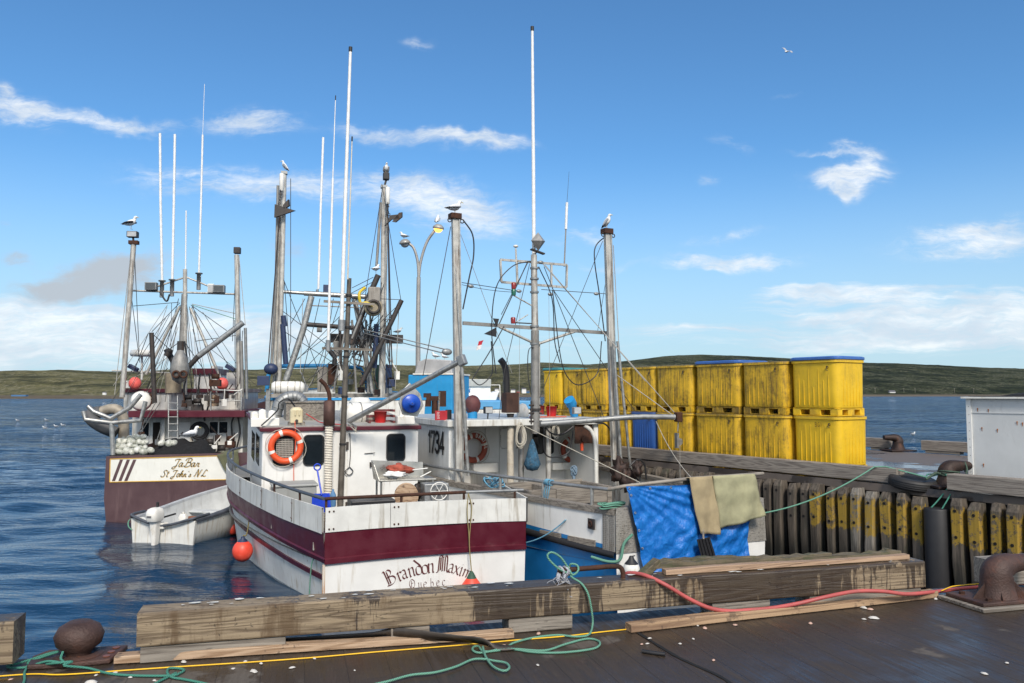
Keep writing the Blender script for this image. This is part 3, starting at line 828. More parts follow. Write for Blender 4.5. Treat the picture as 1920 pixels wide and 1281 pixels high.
timber('wharf_beam', RWF, rx(1500, 830), rx(1665, 832), far_y, far_y + .26, .07, .33, beamgrey, 'grey beam on the far wharf edge right of the yellow tubs', 'beam', 'wheel guard beams of the wharf', blocks=[(rx(1632, 835), rx(1665, 835) - .1, -.07)])

# ---- yellow tubs
def tubmat(name, base, dirt, amt, thr):
    m, t, b = newmat(name)
    co = t.node('ShaderNodeTexCoord').outputs['Object']; rnd = t.node('ShaderNodeObjectInfo').outputs['Random']
    o_ = t.node('ShaderNodeCombineXYZ'); t.put(o_.inputs[0], t.m('MULTIPLY', rnd, 23.0)); t.put(o_.inputs[2], t.m('MULTIPLY', rnd, 15.0))
    cc = t.vm('ADD', co, o_.outputs[0]); s = t.node('ShaderNodeSeparateXYZ'); t.l.new(co, s.inputs[0])
    st = t.noise(t.map(cc, (16, 16, 1.3)), 1.0, 7, .7, .4)
    bl = t.noise(cc, 2.2, 5, .65, .5); sp = t.noise(cc, 24, 4, .7)
    f = t.m('ADD', t.m('MULTIPLY', st, .5), t.m('ADD', t.m('MULTIPLY', bl, .32), t.m('MULTIPLY', sp, .18)))
    f = t.m('MULTIPLY', t.ss(f, thr[0], thr[1]), amt)
    c = t.mix(f, t.mix(t.ss(bl, .3, .7), base, tuple(x * .86 for x in base)), dirt)
    rimd = t.m('MULTIPLY', t.ss(s.outputs[2], 1.09, 1.13), t.ss(sp, .35, .6, .3, .9))
    c = t.mix(t.m('MULTIPLY', rimd, amt), c, (.20, .15, .06))
    c = t.mix(t.m('MULTIPLY', t.ss(s.outputs[2], .22, .10), t.ss(bl, .4, .6, .0, amt * .8)), c, dirt)
    t.put(b.inputs['Base Color'], c); t.put(b.inputs['Roughness'], t.ss(sp, .3, .7, .35, .6))
    t.put(b.inputs['Normal'], t.bump(t.m('ADD', bl, t.m('MULTIPLY', sp, .3)), .25, .02))
    return m
ymat = [tubmat('tub_yellow_clean', (.78, .50, .018), (.28, .17, .03), .6, (.50, .70)), tubmat('tub_yellow_dirty', (.68, .42, .022), (.14, .09, .02), .92, (.455, .62)), tubmat('tub_blue', (.025, .10, .36), (.05, .09, .16), .6, (.48, .66))]
lidblue = P('lid_blue', (.05, .14, .42), .45, 0, .15, 4, dirt=(.10, .14, .22), damt=.5, dscale=(4, 4, 4)); lidteal = P('lid_teal', (.05, .24, .26), .5, 0, .15, 4, dirt=(.12, .2, .2), damt=.5, dscale=(4, 4, 4))
def rrect(w_, d_, r, z, n=6, dent=0.0, ribs=0):
    pts = []
    for (cx, cy, a0) in ((w_ / 2 - r, -d_ / 2 + r, -pi / 2), (w_ / 2 - r, d_ / 2 - r, 0), (-w_ / 2 + r, d_ / 2 - r, pi / 2), (-w_ / 2 + r, -d_ / 2 + r, pi)):
        for k in range(n + 1):
            a = a0 + pi / 2 * k / n; pts.append(Vector((cx + r * cos(a), cy + r * sin(a), z)))
    return pts
def tub_parts(w_, d_, mi, lid, root, seed):
    rr = random.Random(seed)
    mb = MB(); H = 1.13
    rows = [rrect(w_ - .10, d_ - .10, .10, .155), rrect(w_ - .06, d_ - .06, .13, .17), rrect(w_ - .05, d_ - .05, .14, .5), rrect(w_ - .03, d_ - .03, .15, H - .05)]
    mb.loft(rows, closed=True)
    # ribs: upright ridges on each face
    for (fx_, fy_, ln, nrib) in ((0, -1, w_, 7), (1, 0, d_, 6), (0, 1, w_, 7), (-1, 0, d_, 6)):
        for k in range(nrib):
            s_ = (-.5 + (k + .5) / nrib) * (ln - .34)
            cx, cy = (s_, fy_ * (d_ / 2 - .022)) if fx_ == 0 else (fx_ * (w_ / 2 - .022), s_)
            top = H - (.16 if k % 3 else .3) - (.25 if seed % 2 and k % 2 else 0)
            mb.box((cx, cy, (.21 + top) / 2), (.016, .016, top - .21))
    b_ = mb.build('tub_body', ymat[mi], root, bevel=.006)
    mb = MB(); mb.loft([rrect(w_ - .03, d_ - .03, .15, H - .06), rrect(w_ + .02, d_ + .02, .17, H - .05), rrect(w_ + .02, d_ + .02, .17, H), rrect(w_ - .04, d_ - .04, .14, H + .005), rrect(w_ - .12, d_ - .12, .12, H), rrect(w_ - .14, d_ - .14, .12, .4)], closed=True, smooth=False)
    mb.add(rrect(w_ - .14, d_ - .14, .12, .4), [tuple(range(28))]); mb.build('tub_rim', ymat[mi], root)
    mb = MB(); w2, d2 = w_ - .09, d_ - .09
    for ix, (xa, xb) in enumerate(((-.5, -.33), (-.12, .12), (.33, .5))):
        for (ya, yb) in ((-.5, -.33), (-.12, .12), (.33, .5)):
            mb.bx(xa * w2, xb * w2, ya * d2, yb * d2, .018, .16)
    mb.bx(-w2 / 2, w2 / 2, -d2 / 2, d2 / 2, 0, .02)
    mb.bx(-w2 / 2 + .0, w2 / 2, -d2 / 2 + .0, d2 / 2, .125, .158)
    mb.build('tub_base', ymat[mi], root, bevel=.012)
    for (cx, cy) in ((w_ * .30, -d_ / 2 - .004),):
        mb = MB()
        mb.torus((cx, cy, H - .15), (0, 1, 0) if abs(cx) < w_ / 2 else (1, 0, 0), .022, .006, 12, 6); mb.tube([(cx, cy - .005, H - .13), (cx - .02, cy - .015, H - .19), (cx + .015, cy - .01, H - .22)], .007, 5)
    mb.build('handle_rope', black, root)
    if lid:
        mb = MB(); mb.loft([rrect(w_ + .02, d_ + .02, .17, H + .006), rrect(w_ + .05, d_ + .05, .18, H + .01), rrect(w_ + .05, d_ + .05, .18, H + .06), rrect(w_ - .02, d_ - .02, .17, H + .075)], closed=True, smooth=False)
        mb.add(rrect(w_ - .02, d_ - .02, .17, H + .075), [tuple(range(28))]); mb.build('lid', lid, root, bevel=.006)
TQ = RWF  # seams of the stack as read along the row
T0 = RWF.at(1476, 780, y=.62).x
seams = [T0] + [RWF.at(px, 760, y=.62).x for px in (1388, 1296, 1226, 1180, 1136, 1086, 1051, 1015)]
print('seams', [round(s_, 2) for s_ in seams])
tw = 1.16; nT = 9
xr = T0 + 1.24
xs = []
x_ = T0 + 1.22
for i in range(nT):
    wd = (seams[i - 1] - seams[i]) if i else 1.22
    xs.append((x_ - wd / 2, min(max(wd, .95), 1.36))); x_ -= wd
protoT = {}
where = ['at the right end', 'second from the right', 'third from the right', 'fourth from the right', 'fifth from the right', 'fourth from the left', 'third from the left', 'second from the left', 'at the left end']
for row in (0, 1):
    for i in range(nT):
        x, wd = xs[i]
        mi = 0 if i == 0 else (0 if (i == 8 and row) else 1)
        if row == 0 and i in (4,): mi = 2
        lid = None
        if row == 1: lid = lidblue if i in (0, 2) else (lidteal if i in (8,) else None)
        key = (round(wd - .02, 2), mi, bool(lid), row)
        zz = 0.004 if row == 0 else 1.145
        jx, jy = random.uniform(-.015, .015), random.uniform(-.03, .03)
        if row == 0 and i == 0: jx = .03
        pos = RWF.wd((x + jx, .62 + .55 + jy, zz))
        rz = RWF.a + radians(random.uniform(-1.5, 1.5) + (-3 if i == 0 else 0))
        lb = ('blue' if mi == 2 else ('clean bright yellow' if mi == 0 else 'grimy yellow')) + ' tub %s of the %s row' % (where[i], 'upper' if row else 'lower') + (', under a %s lid' % ('blue' if lid is lidblue else 'teal') if lid else '')
        e = empty('fish_tub', pos, rz, lb, 'tub', 'stacked fish tubs on the wharf')
        tub_parts(wd - (.06 if i == 0 else .02), .96 if i == 0 else 1.08, mi, lid, e, i + row * 3)
        if row == 0 and i == 0: tub_first = e

# ================================================================== brush lettering: strokes of a flat nib on a plane
GL = {  # polylines in em units, x to the right, y up; x-height .55, capital 1
 'B': [[(.0, .98), (.12, 1.0), (.14, .1)], [(.14, .92), (.36, 1.02), (.5, .86), (.42, .66), (.16, .56)], [(.2, .56), (.5, .52), (.62, .3), (.48, .08), (.26, .02), (.02, .06)], [(.26, .92), (.26, .1)]],
 'r': [[(.04, .5), (.1, .58), (.1, .06), (.16, .0)], [(.1, .48), (.24, .58), (.32, .48)]],
 'a': [[(.04, .48), (.16, .58), (.3, .5), (.3, .06), (.38, .0)], [(.3, .32), (.1, .26), (.06, .12), (.16, .0), (.3, .1)]],
 'n': [[(.04, .5), (.1, .58), (.1, .06), (.15, .0)], [(.1, .46), (.26, .58), (.34, .48), (.34, .06), (.4, .0)]],
 'd': [[(-.02, 1.0), (.1, .86), (.36, .5), (.36, .1), (.2, .0), (.06, .1), (.06, .44), (.2, .56), (.34, .48)]],
 'o': [[(.2, .58), (.06, .46), (.06, .1), (.2, .0), (.36, .1), (.36, .46), (.2, .58)]],
 'M': [[(-.06, .0), (.04, .06), (.08, .9), (.18, 1.02), (.28, .9), (.28, .06)], [(.28, .86), (.44, 1.02), (.56, .88), (.56, .1), (.68, .0)], [(.17, .92), (.17, .12)], [(.42, .94), (.42, .06)]],
 'x': [[(.02, .56), (.1, .52), (.3, .06), (.4, .0)], [(.36, .56), (.2, .3), (.02, .0)]],
 'i': [[(.04, .5), (.1, .58), (.1, .06), (.16, .0)], [(.08, .74), (.12, .78)]],
 'm': [[(.04, .5), (.1, .58), (.1, .06)], [(.1, .46), (.24, .58), (.32, .48), (.32, .06)], [(.32, .46), (.46, .58), (.54, .48), (.54, .06), (.62, -.02)]],
 'Q': [[(.34, 1.0), (.1, .82), (.04, .4), (.2, .04), (.44, .0), (.62, .26), (.6, .76), (.34, 1.0)], [(.26, .86), (.26, .12)], [(.26, .55), (.48, .55)], [(.4, .12), (.56, -.1), (.7, -.12)]],
 'u': [[(.04, .5), (.1, .56), (.1, .12), (.2, .0), (.34, .1)], [(.34, .56), (.34, .06), (.4, .0)]],
 'e': [[(.08, .3), (.34, .38), (.3, .54), (.16, .56), (.06, .4), (.06, .12), (.18, .0), (.34, .08)]],
 'b': [[(.1, 1.0), (.08, .1), (.2, .0), (.34, .12), (.34, .44), (.22, .56), (.1, .48)]],
 'c': [[(.34, .48), (.2, .58), (.06, .44), (.06, .12), (.18, .0), (.34, .08)]],
}
GS = {  # script capitals and smalls, already upright; slanted when set
 'J': [[(.02, .78), (.1, .98), (.4, 1.0), (.62, .96)], [(.46, 1.0), (.36, .3), (.22, -.24), (.0, -.26), (-.04, -.1), (.2, .06), (.44, .14)]],
 'a': [[(.36, .46), (.2, .54), (.04, .34), (.06, .06), (.2, .02), (.36, .4), (.38, .5), (.34, .1), (.42, .0), (.5, .1)]],
 'B': [[(.0, .74), (.1, .98), (.4, 1.04), (.64, .9), (.52, .6), (.28, .54), (.6, .5), (.66, .2), (.4, -.02), (.1, .0), (.0, .16)], [(.32, .96), (.16, .1)]],
 'r': [[(.0, .06), (.12, .44), (.14, .54), (.2, .44), (.32, .46), (.26, .14), (.32, .02), (.42, .1)]],
 'S': [[(.56, .78), (.5, 1.0), (.26, 1.0), (.14, .78), (.32, .54), (.4, .26), (.22, .0), (-.04, .04), (-.06, .22)]],
 't': [[(.16, .9), (.06, .16), (.12, .0), (.24, .08)], [(-.04, .62), (.28, .64)]],
 'o': [[(.2, .54), (.05, .34), (.08, .04), (.22, .0), (.34, .26), (.3, .48), (.16, .5)], [(.3, .46), (.44, .5)]],
 'h': [[(.0, .0), (.14, .8), (.24, 1.0), (.12, .5), (.04, .0), (.14, .4), (.3, .52), (.32, .1), (.38, .0), (.48, .1)]],
 'n': [[(.0, .5), (.06, .46), (.02, .0), (.14, .42), (.28, .52), (.3, .1), (.38, .0), (.48, .1)]],
 "'": [[(.06, 1.0), (.02, .82)]],
 's': [[(.0, .06), (.2, .5), (.26, .2), (.16, .0), (.02, .06)], [(.2, .06), (.34, .12)]],
 'N': [[(-.06, .06), (.06, .1), (.22, .96), (.3, 1.0), (.44, .04), (.5, .02), (.68, .9), (.84, 1.02)]],
 'L': [[(.56, .84), (.5, 1.0), (.34, .96), (.2, .4), (.06, .04), (-.02, .04), (.1, .14), (.4, .0), (.62, .1)]],
}
GD = {  # plain block signs
 '1': [[(.08, .8), (.24, .98), (.24, .0)]], '7': [[(.04, .97), (.5, .97), (.22, .0)]], '3': [[(.06, .84), (.24, .98), (.44, .84), (.42, .6), (.22, .53), (.44, .44), (.46, .16), (.24, .02), (.04, .16)]],
 '4': [[(.4, .0), (.4, .98), (.02, .28), (.54, .28)]], 'D': [[(.06, .0), (.06, 1.0), (.3, .98), (.5, .7), (.5, .3), (.3, .02), (.06, .0)]], 'A': [[(.0, .0), (.26, 1.0), (.52, .0)], [(.1, .34), (.42, .34)]],
 'N': [[(.05, .0), (.05, 1.0), (.5, .0), (.5, 1.0)]], 'I': [[(.1, .0), (.1, 1.0)]], 'E': [[(.5, 1.0), (.05, 1.0), (.05, .0), (.5, .0)], [(.05, .52), (.42, .52)]], 'L': [[(.05, 1.0), (.05, .0), (.46, .0)]],
 'B': [[(.05, .0), (.05, 1.0), (.36, .96), (.42, .74), (.3, .54), (.05, .52)], [(.3, .54), (.48, .36), (.44, .06), (.05, .0)]], 'G': [[(.5, .84), (.26, 1.0), (.05, .78), (.05, .22), (.26, .0), (.5, .18), (.5, .46), (.3, .46)]],
 'J': [[(.4, 1.0), (.4, .2), (.22, .0), (.04, .16)]], 'O': [[(.26, 1.0), (.05, .78), (.05, .22), (.26, .0), (.48, .22), (.48, .78), (.26, 1.0)]], 'S': [[(.46, .86), (.24, 1.0), (.06, .8), (.12, .58), (.42, .42), (.46, .18), (.24, .0), (.04, .14)]],
 'P': [[(.05, .0), (.05, 1.0), (.4, .96), (.48, .74), (.38, .52), (.05, .48)]], 'H': [[(.05, 0), (.05, 1)], [(.48, 0), (.48, 1)], [(.05, .52), (.48, .52)]],
}
def letter(mb, glyph, org, X, U, h, nib, nang=38, slant=0.0, Nrm=None, smooth_=True, mat=0, minw=.012):
    """Lay one letter on the plane (org, X, U); nib is the pen width as a share of the height."""
    org, X, U = Vector(org), Vector(X), Vector(U); N = X.cross(U).normalized() if Nrm is None else Nrm
    nv = Vector((cos(radians(nang)), sin(radians(nang)))) * nib / 2
    for st in glyph:
        pts = [Vector((p[0] + slant * p[1], p[1], 0)) for p in st]
        if smooth_ and len(pts) > 2: pts = cr(pts, 4)
        A = []; B = []
        for i, p in enumerate(pts):
            d = (pts[min(i + 1, len(pts) - 1)] - pts[max(i - 1, 0)]); d.normalize()
            q = Vector((-d.y, d.x))
            if nang is None or nib is None: wv = q * nib / 2
            else:
                k = q.dot(nv); wv = nv if abs(k) > minw else q * (minw * (1 if k >= 0 else -1))
                if k < 0: wv = -wv
            A.append(org + (X * (p.x + wv.x) + U * (p.y + wv.y)) * h); B.append(org + (X * (p.x - wv.x) + U * (p.y - wv.y)) * h)
        mb.loft([A, B], smooth=False, mat=mat)
def block(mb, text, org, X, U, h, wdt=.14, adv=.66, mat=0):
    org = Vector(org); X = Vector(X); U = Vector(U); k = 0
    for ch in text:
        if ch in GD:
            for st in GD[ch]:
                pts = [Vector((p[0], p[1])) for p in st]
                for a, b_ in zip(pts, pts[1:]):
                    d = (b_ - a).normalized(); q = Vector((-d.y, d.x)) * wdt / 2; a2 = a - d * wdt * .4; b2 = b_ + d * wdt * .4
                    P4 = [a2 + q, b2 + q, b2 - q, a2 - q]
                    mb.add([org + (X * (p.x + k) + U * p.y) * h for p in P4], [(0, 1, 2, 3)], mat)
        k += adv if ch != '1' else adv * .75

mb = MB(); block(mb, 'BGI', (.02, -.495, .93), (1, 0, 0), (0, 0, 1), .085, .12, .8); mb.build('stencil', FLAT('stencil_dark', (.16, .10, .02), .8), tub_first)
# ================================================================== shared boat pieces
def hull_side(st, levels, name, mats, root, thick=0):
    """st: list of (y, [x per level]); levels: list of functions y->z. Bands between levels."""
    pass
def interpc(tab, t):
    """smooth interpolation of (t, v) pairs"""
    if t <= tab[0][0]: return tab[0][1]
    if t >= tab[-1][0]: return tab[-1][1]
    for i in range(len(tab) - 1):
        if t <= tab[i + 1][0]:
            t0, v0 = tab[i]; t1, v1 = tab[i + 1]; f = (t - t0) / (t1 - t0)
            vm = tab[max(0, i - 1)]; vp = tab[min(len(tab) - 1, i + 2)]
            m0 = (v1 - vm[1]) / (t1 - vm[0]) * (t1 - t0); m1 = (vp[1] - v0) / (vp[0] - t0) * (t1 - t0)
            return (2 * f ** 3 - 3 * f * f + 1) * v0 + (f ** 3 - 2 * f * f + f) * m0 + (-2 * f ** 3 + 3 * f * f) * v1 + (f ** 3 - f * f) * m1
def stations(L, n): return [L * (1 - cos(pi * .5 * k / n * 1.0)) * 0 + L * k / n for k in range(n + 1)]
def band(mb, L, n, fx0, fz0, fx1, fz1, mat=0, y0=0.0, rows=2):
    ys = [y0 + (L - y0) * k / n for k in range(n + 1)]
    rws = []
    for r in range(rows):
        f = r / (rows - 1); rws.append([Vector((fx0(y) * (1 - f) + fx1(y) * f, y, fz0(y) * (1 - f) + fz1(y) * f)) for y in ys])
    mb.loft(rws, mat=mat)
def window_part(name, F, quad, y, root, dep=.02, frame=black, glassm=glass, r=.06, outward=-1):
    """rounded window lying in the plane y; quad = local points corner list (x0,z0,x1,z1)"""
    x0, z0, x1, z1 = quad; cx, cz = (x0 + x1) / 2, (z0 + z1) / 2
    def ring(gr, yy):
        return [Vector((cx + p.x, yy, cz + p.y)) for p in rrect(x1 - x0 + gr, z1 - z0 + gr, r + gr / 2, 0, 5)]
    mb = MB(); mb.loft([ring(.05, y), ring(.05, y + outward * dep), ring(0.0, y + outward * dep), ring(0, y + outward * .004)], closed=True, smooth=False)
    f = mb.build(name, frame, root)
    mb = MB(); q = ring(0.0, y + outward * .005); mb.add(q, [tuple(range(len(q)))]); mb.build('pane', glassm, f)
    return f
def wire_part(root, pts, r=.006, mt=None, name='stay_wire', n=5):
    return MB().tube(pts, r, n).build(name, mt or wire, root)

# ================================================================== boat with maroon stripe (nearest, centre)
BM = Frame(-3.01, 12.97, 20.0)
bmr = empty('fishing_boat', BM.o, BM.a, 'white fishing boat with broad maroon stripe, moored nearest, Brandon Maxim on its stern', 'fishing boat')
WB = 3.45
hullw = P('hull_white', (.72, .72, .68), .45, 0, .08, 2, dirt=(.34, .24, .11), damt=.75, dscale=(13, 13, .55), dthr=(.53, .72), spots=(.3, .13, .04), sthr=.04, sscale=3, bump=.12)
sl_ = [(0, 0), (1, .33), (2, .62), (4, 1.08), (6, 1.38), (8, 1.35), (10, .8), (11.3, 0), (12.6, -1.72)]
sr_ = [(0, 0), (2, .2), (4, .34), (6, .4), (8, .2), (10, -.45), (11.3, -.95), (12.6, -1.73)]
LBM = 12.6
zp = BM.at(607, 952, y=0).z; zq = BM.at(607, 999, y=0).z; zm = BM.at(607, 1058, y=0).z; zr1 = BM.at(604, 1088, y=0).z; zr0 = BM.at(604, 1099, y=0).z
print('BM z', zp, zq, zm, zr1, zr0, 'cab', BM.at(492, 805, y=3.5), BM.at(785, 799, y=3.5))
zP = lambda y: zp + .02 * y + max(0, y - 7) ** 2 * .012
zQ = lambda y: zq + .026 * y + max(0, y - 7) ** 2 * .014
zM = lambda y: zm + .05 * y - .0012 * y * y + max(0, y - 7) ** 2 * .012
zR1 = lambda y: zr1 + .05 * y - .0012 * y * y + max(0, y - 7) ** 2 * .012
zR0 = lambda y: zR1(y) - .085
for side, tab, sgn, x0 in (('left', sl_, -1, 0), ('right', sr_, 1, WB)):
    xs_ = lambda y, k=0: x0 + sgn * (interpc(tab, y) - k * (1 + max(0, y - 6) * .12))
    mb = MB()
    band(mb, LBM, 40, lambda y: xs_(y, .75), lambda y: -.9, lambda y: xs_(y, .22), lambda y: .02, rows=4)
    band(mb, LBM, 40, lambda y: xs_(y, .22), lambda y: .02, lambda y: xs_(y, .0), zQ, rows=5)
    hl = mb.build('hull_side', [hullw], bmr)
    mb = MB(); rows = []
    for (ff, off) in ((0, .0), (0, .035), (1, .035), (1, .0)):
        rows.append([Vector((xs_(y) * 1.0 + sgn * (off) + (sgn * -.0), y, (zR1(y) if ff else zR0(y)))) for y in [LBM * k / 40 for k in range(41)]])
    for rr_ in rows:   # follow the slope of the plating
        for p in rr_:
            f = max(0, min(1, (p.z - .02) / (zQ(p.y) - .02))); p.x += -sgn * (1 - f) * .22 * (1 + max(0, p.y - 6) * .12)
    mb.loft(rows, smooth=False); mb.build('rub_strake', maroon, bmr)
    mb = MB(); ysx = [LBM * k / 40 for k in range(41)]
    rows = []
    for (zf, off) in ((zM, .004), (zM, .05), (lambda y: zM(y) + .07, .05), (lambda y: zM(y) + .09, .022), (zQ, .03), (zQ, -.05), (zM, -.05)):
        rows.append([Vector((xs_(y) + sgn * (off - .16 * (1 - (zf(y) - .02) / (zQ(y) - .02)) * (1 if zf is zM else .75)), y, zf(y))) for y in ysx])
    mb.loft(rows, smooth=False)
    mb.build('maroon_band', maroon, bmr)
    # white boards standing on the band
    mb = MB(); Lp = 8.5
    ysx = [Lp * k / 30 for k in range(31)]
    rows = [[Vector((xs_(y) + sgn * off, y, zz(y))) for y in ysx] for (zz, off) in ((lambda y: zQ(y) - .02, .045), (zP, .05), (zP, .02), (lambda y: zQ(y) - .02, .02))]
    mb.loft(rows, smooth=False, ); mb.add([rows[0][-1], rows[1][-1], rows[2][-1], rows[3][-1]], [(0, 1, 2, 3)])
    o = mb.build('weather_board', whitegrp, bmr)
    mb = MB()
    for y in (1.15, 2.75, 4.4):
        p = Vector((xs_(y) + sgn * .052, y, 0)); mb.box((p.x, y, (zQ(y) + zP(y)) / 2), (.006, .012, zP(y) - zQ(y)))
        for zz in (.06, .32):
            for d in (-.05, .05): mb.lathe([(.014, 0), (.010, .012)], (p.x, y + d, zQ(y) + zz), (sgn, 0, 0), 8)
    mb.build('board_bolt', rust, o)
    # scuppers: openings framed in the band
    for i, y in enumerate((.45, 2.35, 4.3)):
        MB().box((xs_(y) - sgn * .062, y, zM(y) + .20), (.10, .13, .13)).build('scupper', P('scupper_pale', (.35, .34, .31), .7) if 'scupper_pale' not in MATS else MATS['scupper_pale'], bmr)
# transom
mb = MB(); hb = .16
zPR = BM.at(985, 934, y=0).z; zQR = BM.at(985, 977, y=0).z; zMR = BM.at(985, 1029, y=0).z
print('right', zPR, zQR, zMR)
def zt(a, b_, x): return a + (b_ - a) * x / WB + .03 * (1 - (2 * x / WB - 1) ** 2)
xsn = [WB * k / 16 for k in range(17)]
def trow(a, b_, y): return [Vector((x, y - .0 + .0 * x, zt(a, b_, x))) for x in xsn]
low0 = [Vector((x * .9 + .17, .02, -.8)) for x in xsn]
mb.loft([low0, [Vector((x * .985 + .03, -.0, -.0)) for x in xsn], trow(zm, zMR, -.0)], smooth=False)
mb.build('transom', P('transom_white', (.74, .74, .71), .4, 0, .06, 2, dirt=(.42, .36, .26), damt=.55, dscale=(7, 7, .9), dthr=(.56, .76), spots=(.25, .16, .10), sthr=.03, sscale=5, bump=.14, bscale=9), bmr)
mb = MB(); mb.loft([trow(zm, zMR, .0), trow(zm, zMR, -.05), [p + Vector((0, 0, .075)) for p in trow(zm, zMR, -.05)], [p + Vector((0, 0, .09)) for p in trow(zm, zMR, -.022)], trow(zq, zQR, -.028), trow(zq, zQR, .06), trow(zm, zMR, .06)], smooth=False)
mb.add([trow(zm, zMR, -.05)[-1], trow(zq, zQR, -.028)[-1], trow(zq, zQR, .06)[-1], trow(zm, zMR, .06)[-1]], [(0, 1, 2, 3)])
mb.build('maroon_band', maroon, bmr)
cuts = [0, BM.at(731, 960, y=0).x, BM.at(872, 960, y=0).x, WB]
for k in range(3):
    a, b2 = cuts[k] + .003, cuts[k + 1] - .003
    pz = lambda x, zz, yy: Vector((x, yy, zt(*zz, x)))
    g0 = .012 * (k == 1)
    mb = MB(); xx_ = [a + (b2 - a) * i / 6 for i in range(7)]
    rw = [[pz(x, (zq + .006, zQR + .006), -.046 - g0) for x in xx_], [pz(x, (zp, zPR), -.05 - g0) for x in xx_], [pz(x, (zp, zPR), -.022) for x in xx_], [pz(x, (zq + .006, zQR + .006), -.022) for x in xx_]]
    mb.loft(rw, smooth=False, closed=False); mb.loft([rw[3], rw[0]], smooth=False)
    for e_ in (0, -1): mb.add([r[e_] for r in rw], [(0, 1, 2, 3)])
    o = mb.build('stern_board', whitegrp, bmr)
    mb = MB()
    for x in (a + .06, a + .13):
        for f in (.14, .84): mb.lathe([(.016, 0), (.012, .014)], (x, -.05 - g0, zt(zq, zQR, x) * (1 - f) + zt(zp, zPR, x) * f), (0, -1, 0), 8)
    mb.build('board_bolt', rust, o)
MB().bx(-.03, .012, -.03, .02, .05, zm - .01).build('corner_post', P('corner_rust', (.62, .58, .50), .6, 0, .1, 4, dirt=(.38, .16, .05), damt=.9, dscale=(30, 30, 2), dthr=(.42, .6), bump=.2), bmr)
# lettering on the transom
lm = FLAT('letter_maroon', (.10, .022, .022), .6)
def tp(px, py): return BM.at(px, py, y=-.006)
mb = MB(); NM = [('B', 727, 1101, 29, 24), ('r', 748, 1091, 29, 22), ('a', 755, 1087, 29, 18), ('n', 767, 1083, 29, 14), ('d', 780, 1079, 29, 9), ('o', 791, 1077, 29, 5), ('n', 801, 1075, 30, 2), ('M', 820, 1073, 30, -4), ('a', 839, 1073, 28, -12), ('x', 849, 1076, 28, -16), ('i', 859, 1079, 28, -20), ('m', 864, 1081, 27, -24)]
for ch, px, py, hp, an in NM:
    o = tp(px, py); h = (tp(px, py - hp) - o).length; a = radians(an)
    letter(mb, GL[ch], o, Vector((cos(a), 0, sin(a))) * (1.0 if ch in 'axi' else 1.1), (-sin(a), 0, cos(a)), h, .10)
for ch, px, py, hp, an in (('Q', 768, 1104, 17, 6), ('u', 784, 1103, 18, 4), ('e', 794, 1102, 18, 4), ('b', 807, 1101, 17, 3), ('e', 818, 1099, 17, 2), ('c', 829, 1098, 17, 2)):
    o = tp(px, py); h = (tp(px, py - hp) - o).length; a = radians(an)
    letter(mb, GL[ch], o, (cos(a), 0, sin(a)), (-sin(a), 0, cos(a)), h, .08)
mb.build('stern_lettering', lm, bmr)
# deck, inner bulwark
deckg = P('deck_grey', (.20, .20, .19), .6, 0, .2, 3, dirt=(.10, .08, .06), damt=.6, dscale=(4, 4, 4), bump=.3)
mb = MB(); ysx = [.06 + (LBM - .3) * k / 24 for k in range(25)]
mb.loft([[Vector((-interpc(sl_, y) + .03, y, .78)) for y in ysx], [Vector((WB + interpc(sr_, y) - .03, y, .78)) for y in ysx]], smooth=False); mb.build('deck', deckg, bmr)
mb = MB(); mb.loft([[Vector((-interpc(sl_, y) + .06, y, 1.6)) for y in [6 + (LBM - 6.1) * k / 16 for k in range(17)]], [Vector((WB + interpc(sr_, y) - .06, y, 1.6)) for y in [6 + (LBM - 6.1) * k / 16 for k in range(17)]]], smooth=False); mb.build('foredeck', deckg, bmr)
# cabin
YC = 3.5; cabL = BM.at(492, 805, y=YC); cabR = BM.at(785, 799, y=YC); cfL = BM.at(465, 777, y=7.6)
zr_ = cabL.z; cz1 = zr_ + .18
mb = MB(); x0, x1 = cabL.x, cabR.x
xf = cfL.x
mb.add([(x0, YC, .75), (x1, YC, .75), (x1, 7.6, .75), (xf, 7.6, .75), (x0, YC, zr_), (x1, YC, zr_), (x1, 7.6, zr_ + .2), (xf, 7.6, zr_ + .2)], [(0, 1, 5, 4), (1, 2, 6, 5), (2, 3, 7, 6), (3, 0, 4, 7)])
cabin = mb.build('cabin', white, bmr, bevel=.03)
mb = MB(); e = .05
top = [(x0 - e, YC - e, zr_ - .05), (x1 + e, YC - e, zr_ - .05), (x1 + e, 7.7, zr_ + .17), (xf - e, 7.7, zr_ + .17)]
mb.prism(top, (0, 0, .085)); mb.build('roof_trim', maroon, cabin, bevel=.012)
mb = MB(); mb.prism([(p[0] + (.05 if i in (0, 3) else -.05), p[1] + (.05 if i < 2 else -.05), p[2] + .082) for i, p in enumerate(top)], (0, 0, .03)); mb.build('roof', P('roof_grey', (.34, .34, .32), .7, 0, .15, 3, dirt=(.15, .12, .09), damt=.5, dscale=(5, 5, 5), bump=.2), cabin)
def cw(px, py, d=0): return BM.at(px, py, y=YC + d)
for (a, b2, c_, d_) in ((513, 872, 552, 818), (570, 872, 606, 817), (726, 864, 758, 815)):
    p, q = cw(a, b2), cw(c_, d_)
    window_part('window', BM, (p.x, p.z, q.x, q.z), YC, cabin, r=.07)
p, q = cw(517, 866), cw(550, 822)
mb = MB()
for k in range(12):
    f = (k + .5) / 12; mb.rod((p.x + (q.x - p.x) * f, YC - .03, p.z), (p.x + (q.x - p.x) * f, YC - .03, q.z), .007, 4); zz = p.z + (q.z - p.z) * f; mb.rod((p.x, YC - .032, zz), (q.x, YC - .032, zz), .008, 4)
mb.build('window_grille', P('grille', (.45, .43, .38), .5, .3), cabin)
